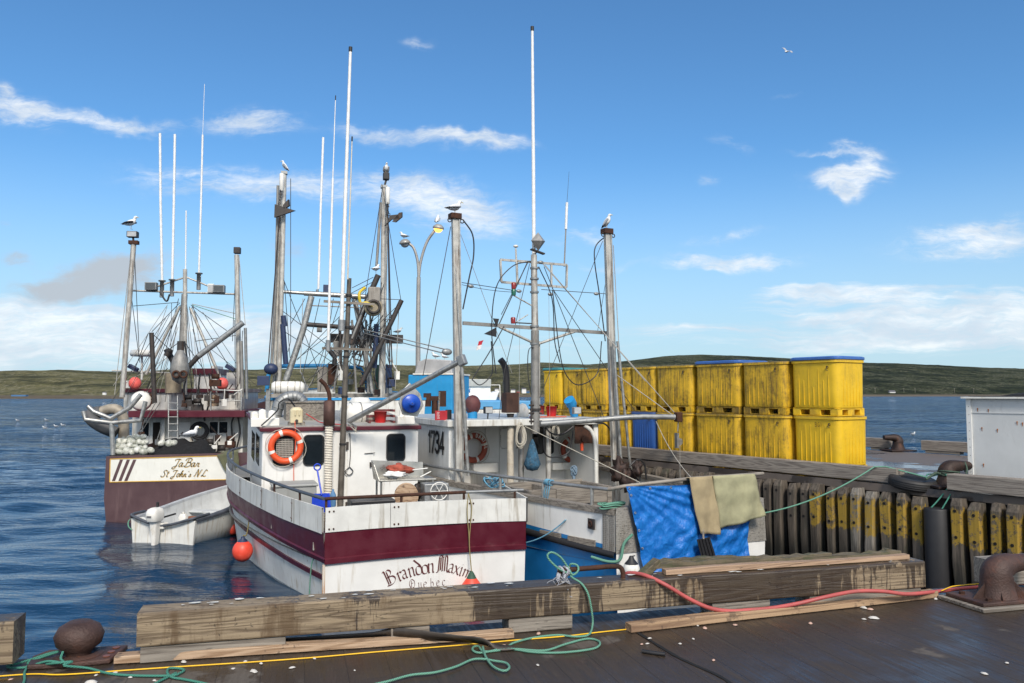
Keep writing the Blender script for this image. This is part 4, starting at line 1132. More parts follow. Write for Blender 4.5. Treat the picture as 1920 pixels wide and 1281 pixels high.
for (px0, px1, t0, b0, t1, b1, y0_, y1_) in ((0, 0, 0, 0, 0, 0, 4.1, 4.9), (0, 0, 0, 0, 0, 0, 5.3, 6.1)):
    mb = MB(); xa = x0 + (xf - x0) * (y0_ - YC) / 4.1 - .012; xb = x0 + (xf - x0) * (y1_ - YC) / 4.1 - .012
    mb.add([(xa, y0_, zr_ - .78), (xb, y1_, zr_ - .72), (xb, y1_, zr_ - .12), (xa, y0_, zr_ - .18)], [(0, 1, 2, 3)]); mb.prism([(xa, y0_, zr_ - .78), (xb, y1_, zr_ - .72), (xb, y1_, zr_ - .12), (xa, y0_, zr_ - .18)], (.01, 0, 0))
    mb.build('side_window', glass, cabin)
p, q = cw(650, 935), cw(700, 812)
mb = MB(); mb.bx(p.x, q.x, YC - .03, YC - .004, .82, q.z); dr = mb.build('door', white, cabin, bevel=.006)
mb = MB(); hx = cw(697, 870)
mb.bx(hx.x - .05, hx.x - .01, YC - .07, YC - .03, hx.z - .06, hx.z + .04)
for zz in (q.z - .25, 1.2): mb.bx(p.x - .03, p.x + .02, YC - .05, YC - .03, zz - .08, zz + .08)
mb.rod((hx.x - .16, YC - .05, hx.z + .22), (hx.x + .06, YC - .05, hx.z + .23), .008)
mb.build('door_hardware', dark, cabin)
# masts, lagged exhaust, boom
p0, p1 = BM.at(637, 940, y=YC - .12), BM.at(655, 522, y=YC - .12)
p0.z = .78
pb = MB().tube([p0, p0.lerp(p1, .5), p1], [.062, .058, .045], 14).build('mast', P('mast_brown', (.13, .115, .095), .6, .3, .3, 6, dirt=(.05, .035, .025), damt=.7, dscale=(12, 12, 2), bump=.3), bmr)
for f in (.12, .33, .52, .68, .8, .93):
    q = p0.lerp(p1, f); MB().lathe([(.07, -.02), (.07, .02)], q, p1 - p0, 14).build('mast_band', black, pb)
for (xa, ya, xb, yb) in ((607, 565, 702, 571), (604, 653, 697, 656)):
    MB().bar(BM.at(xa, ya, y=YC - .2), BM.at(xb, yb, y=YC - .2), .035, .05).build('crossarm', greywood, bmr)
def whip(root, pts, radii, base=None, cap_=True, mt=None):
    a = MB().tube(pts, radii, 8).build('antenna', mt or antenna, root)
    if cap_: MB().lathe([(radii[-1] * 1.3, 0), (radii[-1] * 1.3, .10)], pts[-1], pts[-1] - pts[-2], 8).build('tip', black, a)
    if base: MB().lathe([(radii[0] * 1.7, 0), (radii[0] * 1.7, .22)], pts[0], pts[1] - pts[0], 8).build('base', galv, a)
    return a
A_ = lambda px, py: BM.at(px, py, y=YC - .24)
whip(bmr, [A_(640, 620), A_(648, 360), A_(657, 97)], [.042, .040, .030], True)
whip(bmr, [A_(615, 658), A_(618, 540), A_(624, 335)], [.030, .028, .022], True, False)
whip(bmr, [A_(624, 335), A_(629, 188)], [.013, .008], False)
whip(bmr, [A_(652, 524), A_(660, 265)], [.018, .012], False, mt=FLAT('antenna_cream', (.62, .58, .48), .4))
# boom with blue power block
q0, q1 = BM.at(655, 790, y=YC - .35), BM.at(866, 676, y=YC - 2.4)
bo = MB().tube([q0, q1], [.058, .050], 14).build('boom', alu, bmr)
MB().box(q1, (.16, .12, .2), rot=(q1 - q0).to_track_quat('X', 'Z').to_matrix()).build('boom_head', galv, bo, bevel=.02)
bc = BM.at(771, 757, y=YC - .9)
pbk = MB(); pbk.lathe([(.17, -.05), (.19, -.04), (.19, .03), (.165, .05), (.06, .055), (.06, .08), (.03, .1)], bc, (0.05, -1, .0), 24)
pw = pbk.build('power_block', P('block_blue', (.01, .07, .42), .35, 0, .1, 5, bump=.05), bmr)
mb = MB(); mb.prism([bc + Vector(v_) for v_ in ((-.24, .05, .02), (-.16, .05, -.22), (.14, .05, -.26), (.27, .05, -.04), (.2, .05, .2), (-.02, .05, .42), (-.14, .05, .30))], (0, .06, 0)); mb.build('block_frame', alu, pw, bevel=.01)
MB().lathe([(.05, .05), (.05, .075), (.02, .1)], bc, (0.05, -1, 0), 12).build('block_hub', alu, pw)
# exhaust
e0 = cw(617, 797, -.2); e1 = cw(618, 750, -.2)
MB().lathe([(.05, -.03), (.115, 0), (.115, e1.z - e0.z - .03), (.05, e1.z - e0.z)], e0, n=20).build('muffler', P('muffler_rust', (.10, .055, .045), .6, .5, .3, 5, dirt=(.16, .07, .04), damt=.5, bump=.3), bmr)
MB().tube(cr([e1 - Vector((0, 0, .05)), cw(617, 738, -.2), cw(610, 722, -.2), cw(600, 712, -.22)], 4), .042, 10).build('exhaust_pipe', rust, bmr)
MB().tube([Vector((e0.x, e0.y, .8)), e0], .075, 14).build('lagged_pipe', P('lagging', (.62, .58, .50), .9, 0, .15, 6, dirt=(.35, .28, .2), damt=.6, dscale=(2, 2, 20), bump=.9, bscale=14), bmr)
mb = MB(); zz = .95
while zz < e0.z - .05: mb.torus((e0.x, e0.y, zz), (.12, .05, 1), .077, .012, 16, 5); zz += .05
mb.build('pipe_lashing', P('lashing', (.66, .62, .54), .9, 0, .1, 6), bmr)
# rails
rl = [cr([Vector((-interpc(sl_, y) - .02 + (.0 if y < 9 else .1), y, zP(min(y, 8)) + .14 + .012 * y)) for y in (0, 1, 2, 3.5, 5, 6.5, 8, 9.3, 10.4, 11.3)], 5)]
MB().tube(rl[0], .028, 10).build('side_rail', navy if False else P('rail_dark', (.09, .10, .115), .45, .3, .2, 5, dirt=(.12, .08, .05), damt=.4), bmr)
for y in (.9, 2.1, 3.6, 5.2, 6.8, 8.4):
    xx_ = -interpc(sl_, y); MB().rod((xx_, y, zQ(y)), (xx_ - .02, y, zP(min(y, 8)) + .14 + .012 * y), .02, 8).build('rail_post', rust if y < 3 else galv, bmr)
ra, rb, rc = Vector((0, 0, zP(0) + .14)), BM.at(873, 923, y=.03), BM.at(981, 919, y=.03)
MB().tube([ra, rb], .028, 10).build('stern_rail', rust, bmr)
MB().tube([rb, rc], .027, 10).build('stern_rail', galv, bmr)
for x in (.02, 1.25, rb.x - .03, rb.x + .9): MB().rod((x, .04, zq), (x, .03, (ra.z + (rc.z - ra.z) * x / WB)), .022, 8).build('rail_post', rust, bmr)
# rail pipe and fittings on cabin roof
ztop = zr_ + .075
def rt(px, py, y):  return BM.at(px, py, y=y)
vp = rt(497, 797, YC + .25)
mb = MB(); mb.bx(vp.x - .28, vp.x + .27, YC + .1, YC + .42, zr_ + .04, vp.z + .14)
vb = mb.build('vent_box', plastwhite, bmr, bevel=.012)
for px, top_ in ((477, 771), (492, 767), (510, 769)):
    p = rt(px, top_, YC + .26); MB().lathe([(.075, -.22), (.075, -.06), (.06, -.015), (.0, .0)], p, n=16).build('vent', plastwhite, bmr)
p = rt(757, 775, YC + .3)
MB().bx(p.x - .17, p.x + .2, YC + .12, YC + .42, zr_ + .04, p.z - .06).build('vent_box', plastwhite, bmr, bevel=.012)
MB().tube(cr([p + Vector((-.04, 0, -.1)), p + Vector((-.04, 0, .05)), p + Vector((0, -.03, .12)), p + Vector((.1, -.06, .10))], 4), [.055] * 13, 12).build('vent', plastwhite, bmr)

# ================================================================== blue hulled boat with the open shelter (centre right)
DN = Frame(1.68, 13.05, 26.0)
dnr = empty('fishing_boat', DN.o, DN.a, 'blue hulled fishing boat with open white shelter, a blue tarp over its stern', 'fishing boat')
WD = DN.at(1434, 1000, y=0).x
YW = 4.75
cwl, cwr = DN.at(842, 792, y=YW), DN.at(1122, 788, y=YW)
print('DN', WD, 'cabin', cwl, cwr)
hullblue = P('hull_blue', (.015, .20, .50), .4, 0, .12, 2.5, dirt=(.10, .20, .30), damt=.35, dscale=(5, 5, 1.5), bump=.08)
slD = [(0, 0), (1, .30), (2.3, .62), (4, 1.0), (6, 1.25), (8, 1.2), (10, .75), (11.5, -.2), (12.5, -1.6)]
srD = [(0, 0), (2, .15), (4, .3), (6, .35), (8, .15), (10, -.4), (11.5, -1.0), (12.5, -1.62)]
LD = 12.5
zc0 = DN.at(1152, 955, x=0).z; zcap = zc0 - .11; zb0 = DN.at(1152, 1041, x=0).z
print('DN z', zc0, zb0)
zC = lambda y: zc0 + .015 * y + max(0, y - 6.5) ** 2 * .02
zCl = lambda y: zC(y) - .10
zB = lambda y: zb0 + .055 * y - .001 * y * y + max(0, y - 6.5) ** 2 * .01
zBl = lambda y: zB(y) - .10
for side, tab, sgn, x0 in (('left', slD, -1, 0), ('right', srD, 1, WD)):
    X_ = lambda y, k=0, x0=x0, sgn=sgn, tab=tab: x0 + sgn * (interpc(tab, y) - k)
    mb = MB(); band(mb, LD, 36, lambda y: X_(y, .7), lambda y: -.9, lambda y: X_(y, .2), lambda y: .0, rows=3); band(mb, LD, 36, lambda y: X_(y, .2), lambda y: .0, lambda y: X_(y, .03), zB, rows=4)
    mb.build('hull_side', hullblue, dnr)
    mb = MB(); band(mb, LD, 36, lambda y: X_(y, .03), zB, lambda y: X_(y, .015), lambda y: zB(y) + .13, mat=1); band(mb, LD, 36, lambda y: X_(y, .015), lambda y: zB(y) + .13, X_, zCl, mat=0)
    ys_ = [LD * k / 36 for k in range(37)]
    mb.loft([[Vector((X_(y, .09), y, .70)) for y in ys_], [Vector((X_(y, .08), y, zCl(y))) for y in ys_]], mat=0)
    mb.build('bulwark', [white, hullblue], dnr)
    mb = MB(); mb.loft([[Vector((X_(y, -o_), y, zB(y) + q_)) for y in ys_] for (o_, q_) in ((-.03, -.06), (.03, -.05), (.045, 0), (.03, .05), (-.03, .06))])
    mb.build('rub_rail', black, dnr)
    mb = MB(); mb.loft([[Vector((X_(y, k_), y, z_(y))) for y in ys_] for (k_, z_) in ((-.025, zCl), (-.03, zC), (.14, zC), (.14, zCl))], smooth=False)
    mb.build('cap_rail', greywoodY, dnr)
# diamond plate at the stern quarters
plate = None
m, t, b = newmat('tread_plate')
co = t.node('ShaderNodeTexCoord').outputs['Object']
ck = t.node('ShaderNodeTexVoronoi', feature='DISTANCE_TO_EDGE'); t.put(ck.inputs['Vector'], t.map(co, (26, 26, 34))); ck.inputs['Scale'].default_value = 1.0; ck.inputs['Randomness'].default_value = .15
e_ = t.ss(ck.outputs[0], .05, .2)
c = t.mix(e_, (.40, .38, .34), (.22, .21, .19)); c = t.mix(t.ss(t.noise(t.map(co, (5, 5, 1)), 1.0, 5, .6), .45, .7, 0, .7), c, (.17, .14, .10))
t.put(b.inputs['Base Color'], c); b.inputs['Metallic'].default_value = .45; b.inputs['Roughness'].default_value = .5; t.put(b.inputs['Normal'], t.bump(e_, .8, .006)); treadm = m
mb = MB(); yl = DN.at(1124, 1000, x=-.15).y; n_ = 6
ysp = [yl * k / n_ for k in range(n_ + 1)]
X_ = lambda y: -interpc(slD, y)
mb.loft([[Vector((X_(y) - .012, y, zB(y) + .05)) for y in ysp], [Vector((X_(y) - .012, y, zC(y) + .015)) for y in ysp], [Vector((X_(y) + .12, y, zC(y) + .015)) for y in ysp]], smooth=False)
mb.build('tread_plate', treadm, dnr)
mb = MB(); tl = DN.at(1190, 1000, y=-.02).x; zr_b = DN.at(1434, 1014, y=-.02).z; zr_t = DN.at(1428, 934, y=-.02).z
lerp = lambda a, b_, f: a + (b_ - a) * f
mb.add([(-.012, -.02, zb0 + .03), (WD + .01, -.02, zr_b), (WD - .03, -.02, zr_t), (WD * .5, -.02, zc0 + .12), (-.012, -.02, zc0 + .015), (-.012, .1, zc0 + .015), (WD - .03, .1, zr_t), (WD * .5, .1, zc0 + .12)], [(0, 1, 2, 3, 4), (4, 3, 7, 5), (3, 2, 6, 7)])
mb.add([(WD + .01, -.02, zr_b), (WD + .01, .5, zr_b), (WD, .5, zr_t), (WD - .03, -.02, zr_t)], [(0, 1, 2, 3)])
mb.build('tread_plate', treadm, dnr)
mb = MB(); mb.add([(-.0 + .03, -.004, -.8), (WD - .1, -.004, -.8), (WD + .0, -.004, zr_b + .02), (0, -.004, zb0 + .05)], [(0, 1, 2, 3)]); mb.build('transom', white, dnr)
for (a_, b_, c_, d_, nm, mt) in ((1014, 1014, 1040, 998, 'scupper', greywoodY), (1086, 1025, 1120, 1008, 'scupper', greywoodY)):
    yy_ = DN.at((a_ + c_) / 2, (b_ + d_) / 2, x=-.35).y; p = DN.at(a_, b_, x=-interpc(slD, yy_) - .0); q = DN.at(c_, d_, x=-interpc(slD, yy_))
    MB().bar((-interpc(slD, p.y) + .0, p.y, (p.z + q.z) / 2), (-interpc(slD, q.y) + .0, q.y, (p.z + q.z) / 2), .035, .16).build(nm, mt, dnr)
p = DN.at(1103, 983, x=-.22); xh = -interpc(slD, p.y)
MB().bar((xh - .01, p.y + .09, p.z), (xh - .01, p.y - .09, p.z), .03, .17).build('hawse_plate', dark, dnr)
MB().torus((xh - .03, p.y, p.z), (1, 0, 0), .045, .014, 14, 6).build('hawse_ring', rust, dnr)
mb = MB(); ys_ = [.05 + (LD - .3) * k / 20 for k in range(21)]
mb.loft([[Vector((-interpc(slD, y) + .06, y, .72)) for y in ys_], [Vector((WD + interpc(srD, y) - .06, y, .72)) for y in ys_]], smooth=False); mb.build('deck', deckg, dnr)
ys_ = [6.2 + (LD - 6.4) * k / 14 for k in range(15)]
mb = MB(); mb.loft([[Vector((-interpc(slD, y) + .08, y, zCl(y) - .05)) for y in ys_], [Vector((WD + interpc(srD, y) - .08, y, zCl(y) - .05)) for y in ys_]], smooth=False); mb.build('foredeck', deckg, dnr)
# hold coaming of planks on the aft deck
ca, cb = DN.at(1010, 925, y=3.1), DN.at(1136, 925, y=2.2)
hx0, hx1 = max(DN.at(992, 930, y=2.3).x, -.42), DN.at(1142, 930, y=2.3).x; zt_h = DN.at(1060, 914, y=2.3).z; hh_ = (zt_h - .74) / 3
mb = MB()
for k in range(3): mb.bx(hx0, hx1, 2.3, 2.35, .74 + hh_ * k, .74 + hh_ * (k + 1) - .015)
for x_ in (hx0, hx0 + .62, hx1): mb.bx(x_ - .05, x_ + .05, 2.27, 3.3, .74, zt_h - .02)
mb.bx(hx0, hx1, 3.3, 3.35, .74, zt_h + .02)
mb.build('hold_coaming', greywood, dnr, bevel=.006)
MB().bx(hx0 + .05, hx1 - .05, 2.36, 3.3, zt_h - .25, zt_h - .2).build('hold_cover', greywood, dnr)
# shelter cabin
xl, xr = cwl.x, cwr.x; zr2 = DN.at(842, 790, y=YW).z; YB = YW + 1.35; ZB = .72
print('shelter', xl, xr, zr2)
mb = MB()
pl = [(xl, YW), (xl + .12, YW), (xl + .12, YB), (xr - .12, YB), (xr - .12, YW), (xr, YW), (xr - .05, YB + .6), (xr - .5, YB + 3.2), (xl + .9, YB + 3.2), (xl + .05, YB + .7)]
mb.loft([[Vector((x, y, ZB)) for x, y in pl], [Vector((x, y, zr2 - .02)) for x, y in pl]], smooth=False, closed=True)
dcab = mb.build('shelter_cabin', white, dnr, bevel=.02)
mb = MB(); pr = [(xl - .07, YW - .1), (xr + .06, YW - .1), (xr + .02, YB + .8), (xr - .45, YB + 3.35), (xl + .85, YB + 3.35), (xl + .0, YB + .8)]
mb.prism([(x, y, zr2 - .12) for x, y in pr], (0, 0, .14)); mb.build('shelter_roof', whitegrp, dcab, bevel=.015)
mb = MB(); mb.prism([(x + (.04 if x < 1 else -.04), y + (.03 if y < 6 else -.03), zr2 + .021) for x, y in pr], (0, 0, .012)); mb.build('roof_skin', P('roof_skin', (.42, .47, .50), .6, 0, .1, 3, dirt=(.25, .2, .15), damt=.5, dscale=(4, 4, 4)), dcab)
# curved edge posts (hollow brackets) of the side wings
for x_, sg in ((xl + .18, 1), (xr - .18, -1)):
    mb = MB(); mb.tube(cr([Vector((x_ + sg * .22, YW - .02, zr2 - .14)), Vector((x_ + sg * .03, YW - .02, zr2 - .28)), Vector((x_ - sg * .08, YW - .02, zr2 - .6)), Vector((x_ - sg * .1, YW - .02, 1.3))], 5), .05, 8)
    mb.build('wing_bracket', whitegrp, dcab)
def dw(px, py, d=0): return DN.at(px, py, y=YB + d)
for (a, b2, c_, d_) in ((939, 840, 972, 803), (1000, 850, 1018, 803), (1020, 850, 1036, 803)):
    p, q = dw(a, b2), dw(c_, d_); window_part('window', DN, (p.x, p.z, q.x, q.z), YB, dcab, r=.05)
p, q = dw(910, 858), dw(932, 800); MB().bx(p.x, q.x, YB - .02, YB - .003, p.z, q.z).build('locker_door', white, dcab, bevel=.005)
p, q = dw(936, 925), dw(975, 800); MB().bx(p.x, q.x - .1, YB - .02, YB - .003, .8, q.z).build('cabin_door', white, dcab, bevel=.005)
for (a, b2, c_, d_) in ((888, 888, 934, 868), (1037, 882, 1100, 866)):
    p, q = dw(a, b2, -.25), dw(c_, d_, -.25); MB().bx(p.x, q.x, YB - .25, YB - .003, p.z, q.z).build('wall_locker', plastwhite, dcab, bevel=.02)
# port number on the left wing
mb = MB(); sx_ = xl - .006
pa, pb_ = DN.at(803, 846, x=xl), DN.at(833, 853, x=xl)
hN = DN.at(803, 808, x=xl).z - pa.z
adv = (pa.y - pb_.y) / 3.6 / hN
k = 0
for ch in '1734':
    for st in GD[ch]:
        pts = [Vector((p_[0], p_[1])) for p_ in st]; pts = cr([Vector((p_.x, p_.y, 0)) for p_ in pts], 3) if ch == '3' else [Vector((p_.x, p_.y, 0)) for p_ in pts]
        for a_, b_ in zip(pts, pts[1:]):
            d = (b_ - a_).normalized(); q = Vector((-d.y, d.x, 0)) * .085; a2, b2 = a_ - d * .06, b_ + d * .06
            mb.add([(sx_, pa.y - (v_.x * 1.0 * adv / .6 + k * adv) * hN, pa.z + v_.y * hN) for v_ in (a2 + q, b2 + q, b2 - q, a2 - q)], [(0, 1, 2, 3)])
    k += 1 if ch != '1' else .62
mb.build('hull_number', black, dcab)
# posts under the roof edge
for px, rr_, mt in ((957, .075, P('wrap_pole', (.52, .47, .38), .8, 0, .2, 6, dirt=(.3, .2, .12), damt=.6, dscale=(3, 3, 16), bump=.6, bscale=12)), (977, .065, polegrey), (1028, .06, pole)):
    p = DN.at(px, 800, y=YW + .05); MB().rod((p.x, p.y, .74), (p.x, p.y, zr2 - .13), rr_, 14).build('roof_post', mt, dnr)
# centre mast
Dm = lambda px, py, d=0.0: DN.at(px, py, y=YW + d)
mz = Dm(1004, 800, -.05); mz.z = zr2 - .3
mast = MB().tube([mz, Dm(1003, 620, -.05)], [.095, .09], 16).build('mast', polegrey, dnr)
MB().tube([Dm(1003, 622, -.05), Dm(1001, 478, -.05)], [.08, .07], 14).build('mast', pole, dnr)
MB().tube([Dm(1010, 800, .05), Dm(1010, 640, .05)], .035, 10).build('mast_stay_tube', pole, dnr)
mb = MB()
for py in (790, 775, 760): mb.rod(Dm(992, py, -.1), Dm(1016, py, -.1), .022, 6)
mb.tube([Dm(996, 795, -.1), Dm(996, 752, -.1)], .02, 6); mb.build('mast_bracket', dark, dnr)
MB().lathe([(.13, 0), (.13, .05)], Dm(1004, 770, -.05), n=12).build('mast_collar', dark, dnr)
for py in (503, 523, 548, 612, 645): MB().lathe([(.10, -.02), (.10, .02)], Dm(1002, py, -.05), n=14).build('mast_clamp', galv, dnr)
tri = MB(); tri.bar(Dm(868, 606, .0), Dm(1146, 625, .0), .06, .075); tri.build('crossbeam', polegrey, dnr)
MB().rod(Dm(936, 613, .0), Dm(1006, 646, -.02), .03, 8).build('crossbeam_brace', pole, dnr)
MB().rod(Dm(1006, 646, -.02), Dm(1080, 621, .0), .03, 8).build('crossbeam_brace', pole, dnr)
# radar frame, reflector, aerials
mb = MB(); F4 = [Dm(938, 487, .1), Dm(1063, 497, .1), Dm(1062, 539, .1), Dm(940, 529, .1)]
for i in range(4): mb.bar(F4[i], F4[(i + 1) % 4], .04, .05)
for f in (.24, .76): mb.bar(F4[0].lerp(F4[1], f), F4[3].lerp(F4[2], f), .04, .04)
mb.build('mast_frame', pole, dnr)
rcn = Dm(1009, 452, -.1); s_ = .20
oc = [rcn + Vector(v_) * s_ for v_ in ((0, 0, 1), (0, 0, -1.15), (.85, -.1, 0), (-.85, .1, 0), (.1, -.85, -.1), (-.1, .85, .1))]
mb = MB(); mb.add(oc, [(0, 4, 2), (0, 3, 4), (0, 2, 5), (0, 5, 3), (1, 2, 4), (1, 4, 3), (1, 5, 2), (1, 3, 5)]); mb.build('radar_reflector', P('reflector', (.34, .33, .31), .4, .5, .2, 5, bump=.05), dnr)
MB().tube([rcn - Vector((0, 0, .2)), Dm(1003, 478, -.05)], .012, 6).build('reflector_stem', dark, dnr)
MB().box(Dm(1008, 472, -.1), (.34, .1, .03), rot=Matrix.Rotation(.25, 3, 'Y')).build('masthead_plate', dark, dnr)
whip(dnr, [Dm(1001, 478, .04), Dm(1000, 300, .04), Dm(998, 58, .04)], [.045, .042, .032])
whip(dnr, [Dm(1058, 500, .1), Dm(1061, 430, .1)], [.018, .016], False, False, mt=polegrey)
whip(dnr, [Dm(1061, 430, .1), Dm(1063, 380, .1)], [.032, .032], False, False)
whip(dnr, [Dm(1063, 380, .1), Dm(1067, 322, .1)], [.005, .003], False, False, mt=wire)
whip(dnr, [Dm(970, 530, .1), Dm(967, 466, .1)], [.03, .02], False, False, mt=pole)
MB().ball(Dm(967, 462, .1), .058, sc=(1, 1, .6)).build('gps_dome', plastwhite, dnr)
redl, greenl = FLAT('lamp_red', (.22, .01, .01), .25), FLAT('lamp_green', (.01, .12, .07), .25)
for (px, py, mm) in ((963, 536, redl), (963, 548, greenl), (962, 601, redl)):
    MB().lathe([(.05, -.07), (.055, .05), (.04, .07)], Dm(px, py, .0), n=12).build('nav_lamp', mm, dnr)
MB().rod(Dm(963, 554, 0), Dm(1000, 575, -.05), .015, 6).build('lamp_arm', pole, dnr)
MB().rod(Dm(962, 605, 0), Dm(1000, 607, -.05), .015, 6).build('lamp_arm', dark, dnr)
MB().rod(Dm(990, 590, 0), Dm(968, 604, 0), .012, 6).build('lamp_arm', pole, dnr)
# tall twin poles
for (xa, ya, xb, yb, dd) in ((853, 406, 862, 905, -.35), (1138, 434, 1155, 905, -.25)):
    a_, b_ = Dm(xa, ya, dd), Dm(xb, yb, dd); b_.z = .74
    pp = MB(); pp.bar(a_, b_, .135, .11, up=(0, 1, 0)); po = pp.build('outrigger_mast', pole, dnr, bevel=.01)
    MB().bar(a_ + Vector((.075, -.06, -.05)), b_ + Vector((.075, -.06, 0)), .03, .03).build('mast_edge_tube', alu, po)
    MB().box(a_, (.24, .2, .12)).build('mast_head', rust, po, bevel=.01)
    for k in range(2): MB().torus(a_ + Vector((-.14 + .28 * k, -.05, -.1)), (0, 1, 0), .04, .012, 12, 5).build('shackle', dark, po)
for (xa, ya, xb, yb, dd) in ((866, 690, 878, 892, -.5), (1158, 640, 1183, 885, -.4), (1150, 640, 1166, 885, -.45)):
    MB().rod(Dm(xa, ya, dd), Dm(xb, yb, dd), .035, 10).build('folded_outrigger', alu, dnr)
q0, q1 = Dm(1013, 795, -.4), Dm(1265, 782, -1.1)
MB().tube(cr([q0, Dm(1100, 789, -.6), Dm(1190, 782, -.9), q1], 5), .062, 12).build('boom', galv, dnr)
MB().box(q1 + Vector((.1, 0, 0)), (.16, .14, .22)).build('boom_head', rust, dnr, bevel=.02)
mb = MB(); hc = Dm(1271, 826, -1.1); mb.rod(q1 + Vector((.1, 0, -.1)), hc + Vector((0, 0, .2)), .012, 6); mb.box(hc + Vector((-.03, 0, .0)), (.05, .10, .34)); mb.build('hanging_block', galv, dnr)
MB().lathe([(.085, -.03), (.05, 0), (.085, .03)], hc + Vector((.03, 0, -.03)), (0, 1, 0), 14).build('block_sheave', alu, dnr)
# rigging
def rig(a, b_, r=.008, s=0.0, mt=None, fa=Dm, d0=0.0, d1=0.0, name='stay_wire'):
    p0, p1 = fa(a[0], a[1], d0), fa(b_[0], b_[1], d1); pts = [p0, p1] if s == 0 else sag(p0, p1, s)
    return MB().tube(pts, r, 5).build(name, mt or wire, dnr)
gl_ = FLAT('grey_line', (.36, .35, .32), .7)
for (a, b_, r_, s_, mt, d0, d1) in (((845, 425), (793, 705), .009, 0, wire, -.35, -.6), ((848, 420), (866, 690), .016, 0, alu, -.35, -.5), ((864, 440), (960, 700), .006, 0, gl_, -.35, .2),
    ((866, 530), (965, 545), .008, 0, wire, -.3, 0), ((866, 534), (965, 548), .006, .03, wire, -.3, 0), ((1015, 543), (1135, 551), .008, 0, wire, 0, -.25),
    ((990, 490), (935, 610), .013, 0, blackline, 0, 0), ((990, 492), (940, 590), .009, 0, wire, 0, .1), ((993, 495), (945, 700), .008, 0, wire, 0, 0), ((945, 700), (935, 790), .008, 0, wire, 0, 0),
    ((975, 548), (973, 790), .004, 0, gl_, 0, 0), ((1029, 545), (1031, 790), .004, 0, gl_, 0, 0), ((1018, 495), (1268, 778), .010, 0, gl_, -.1, -1.0), ((1022, 497), (1210, 715), .008, 0, gl_, -.1, -.9),
    ((1020, 500), (1135, 790), .009, 0, wire, 0, -.2), ((1035, 540), (1190, 770), .009, 0, wire, 0, -.3), ((1130, 452), (1010, 750), .007, 0, wire, -.25, 0), ((1150, 460), (1160, 640), .010, 0, gl_, -.25, -.4),
    ((1152, 700), (1270, 785), .010, 0, gl_, -.4, -1.1), ((1275, 830), (1275, 898), .004, 0, gl_, -1.1, -1.4), ((1230, 790), (1300, 900), .008, .12, ropewhite, -1.0, -4.7),
    ((1120, 625), (1145, 470), .006, 0, wire, 0, -.25), ((985, 800), (1200, 905), .010, 0, ropewhite, -.1, -2.8)):
    rig(a, b_, r_, s_, mt, d0=d0, d1=d1)
for pts, r_, mt in (([(868, 412), (886, 440), (888, 480), (880, 520), (868, 580)], .016, blackline), ([(930, 700), (922, 620), (930, 540), (960, 500), (995, 490)], .012, blackline), ([(885, 712), (915, 665), (945, 612)], .012, blackline), ([(885, 712), (900, 722), (918, 708), (924, 690), (921, 640)], .012, blackline),
    ([(1140, 440), (1118, 460), (1115, 490), (1125, 560), (1135, 640)], .014, blackline), ([(1128, 640), (1120, 700), (1085, 722), (1060, 700), (1048, 650), (1036, 545)], .012, blackline), ([(1010, 500), (1035, 560), (1040, 640), (1050, 680)], .012, blackline),
    ([(1020, 790), (1030, 810), (1052, 815), (1075, 800)], .018, blackline), ([(1020, 800), (1022, 850), (1045, 857), (1068, 845), (1075, 805)], .016, blackline), ([(1110, 790), (1140, 800), (1158, 850), (1165, 900)], .02, blackline), ([(1010, 655), (992, 655), (990, 700), (996, 740)], .01, blackline)):
    MB().tube(cr([Dm(p_[0], p_[1], -.1 - .02 * i) for i, p_ in enumerate(pts)], 6), r_, 7).build('hydraulic_hose', mt, dnr)
for (px, py, dd) in ((883, 537, -.3), (973, 546, 0), (1032, 552, 0), (1118, 551, -.2), (1014, 492, -.1)):
    MB().ball(Dm(px, py, dd), .07, 10, 7, sc=(1, .5, .55)).build('rigging_block', galv, dnr)
# flopper fins lashed on the brace
for tr in (((925, 597), (936, 598), (932, 612)), ((908, 626), (931, 614), (931, 632))):
    MB().prism([Dm(x_, y_, -.12) for x_, y_ in tr], (0, .03, 0)).build('stabiliser_fin', black, dnr)
# roof gear that is bolted on
eb, et = Dm(957, 783, .9), Dm(957, 737, .9)
MB().lathe([(.06, 0), (.09, .14)], eb - Vector((0, 0, .05)), n=12).build('exhaust_base', dark, dnr)
MB().box((eb.x, eb.y, (eb.z + et.z) / 2 + .06), (.34, .30, et.z - eb.z - .1)).build('exhaust_box', P('box_rust', (.075, .04, .03), .7, .4, .4, 4, dirt=(.15, .07, .035), damt=.6, bump=.4), dnr, bevel=.02)
MB().tube(cr([Dm(950, 740, .9), Dm(949, 700, .9), Dm(945, 684, .9), Dm(938, 674, .9)], 4), .075, 12).build('exhaust_pipe', black, dnr)
for px, py, mt, cowl in ((886, 788, skyblue, 0), (1074, 786, skyblue, 1)):
    p = Dm(px, py, .6); 
    if cowl: MB().tube(cr([p + Vector((.06, 0, -.1)), p + Vector((.04, 0, .12)), p + Vector((-.04, -.02, .34)), p + Vector((-.14, -.06, .46))], 4), [.085] * 4 + [.10] * 4 + [.13] * 5, 14).build('cowl_vent', mt, dnr)
    else:
        MB().tube([p - Vector((0, 0, .1)), p + Vector((0, 0, .2))], .11, 14).build('cowl_vent', mt, dnr); MB().ball(p + Vector((0, 0, .34)), .22, sc=(.85, .7, 1)).build('cowl_head', P('cowl_rust', (.12, .04, .04), .6, .1, .3, 5, dirt=(.05, .10, .18), damt=.5, dscale=(4, 4, 4)), dnr)
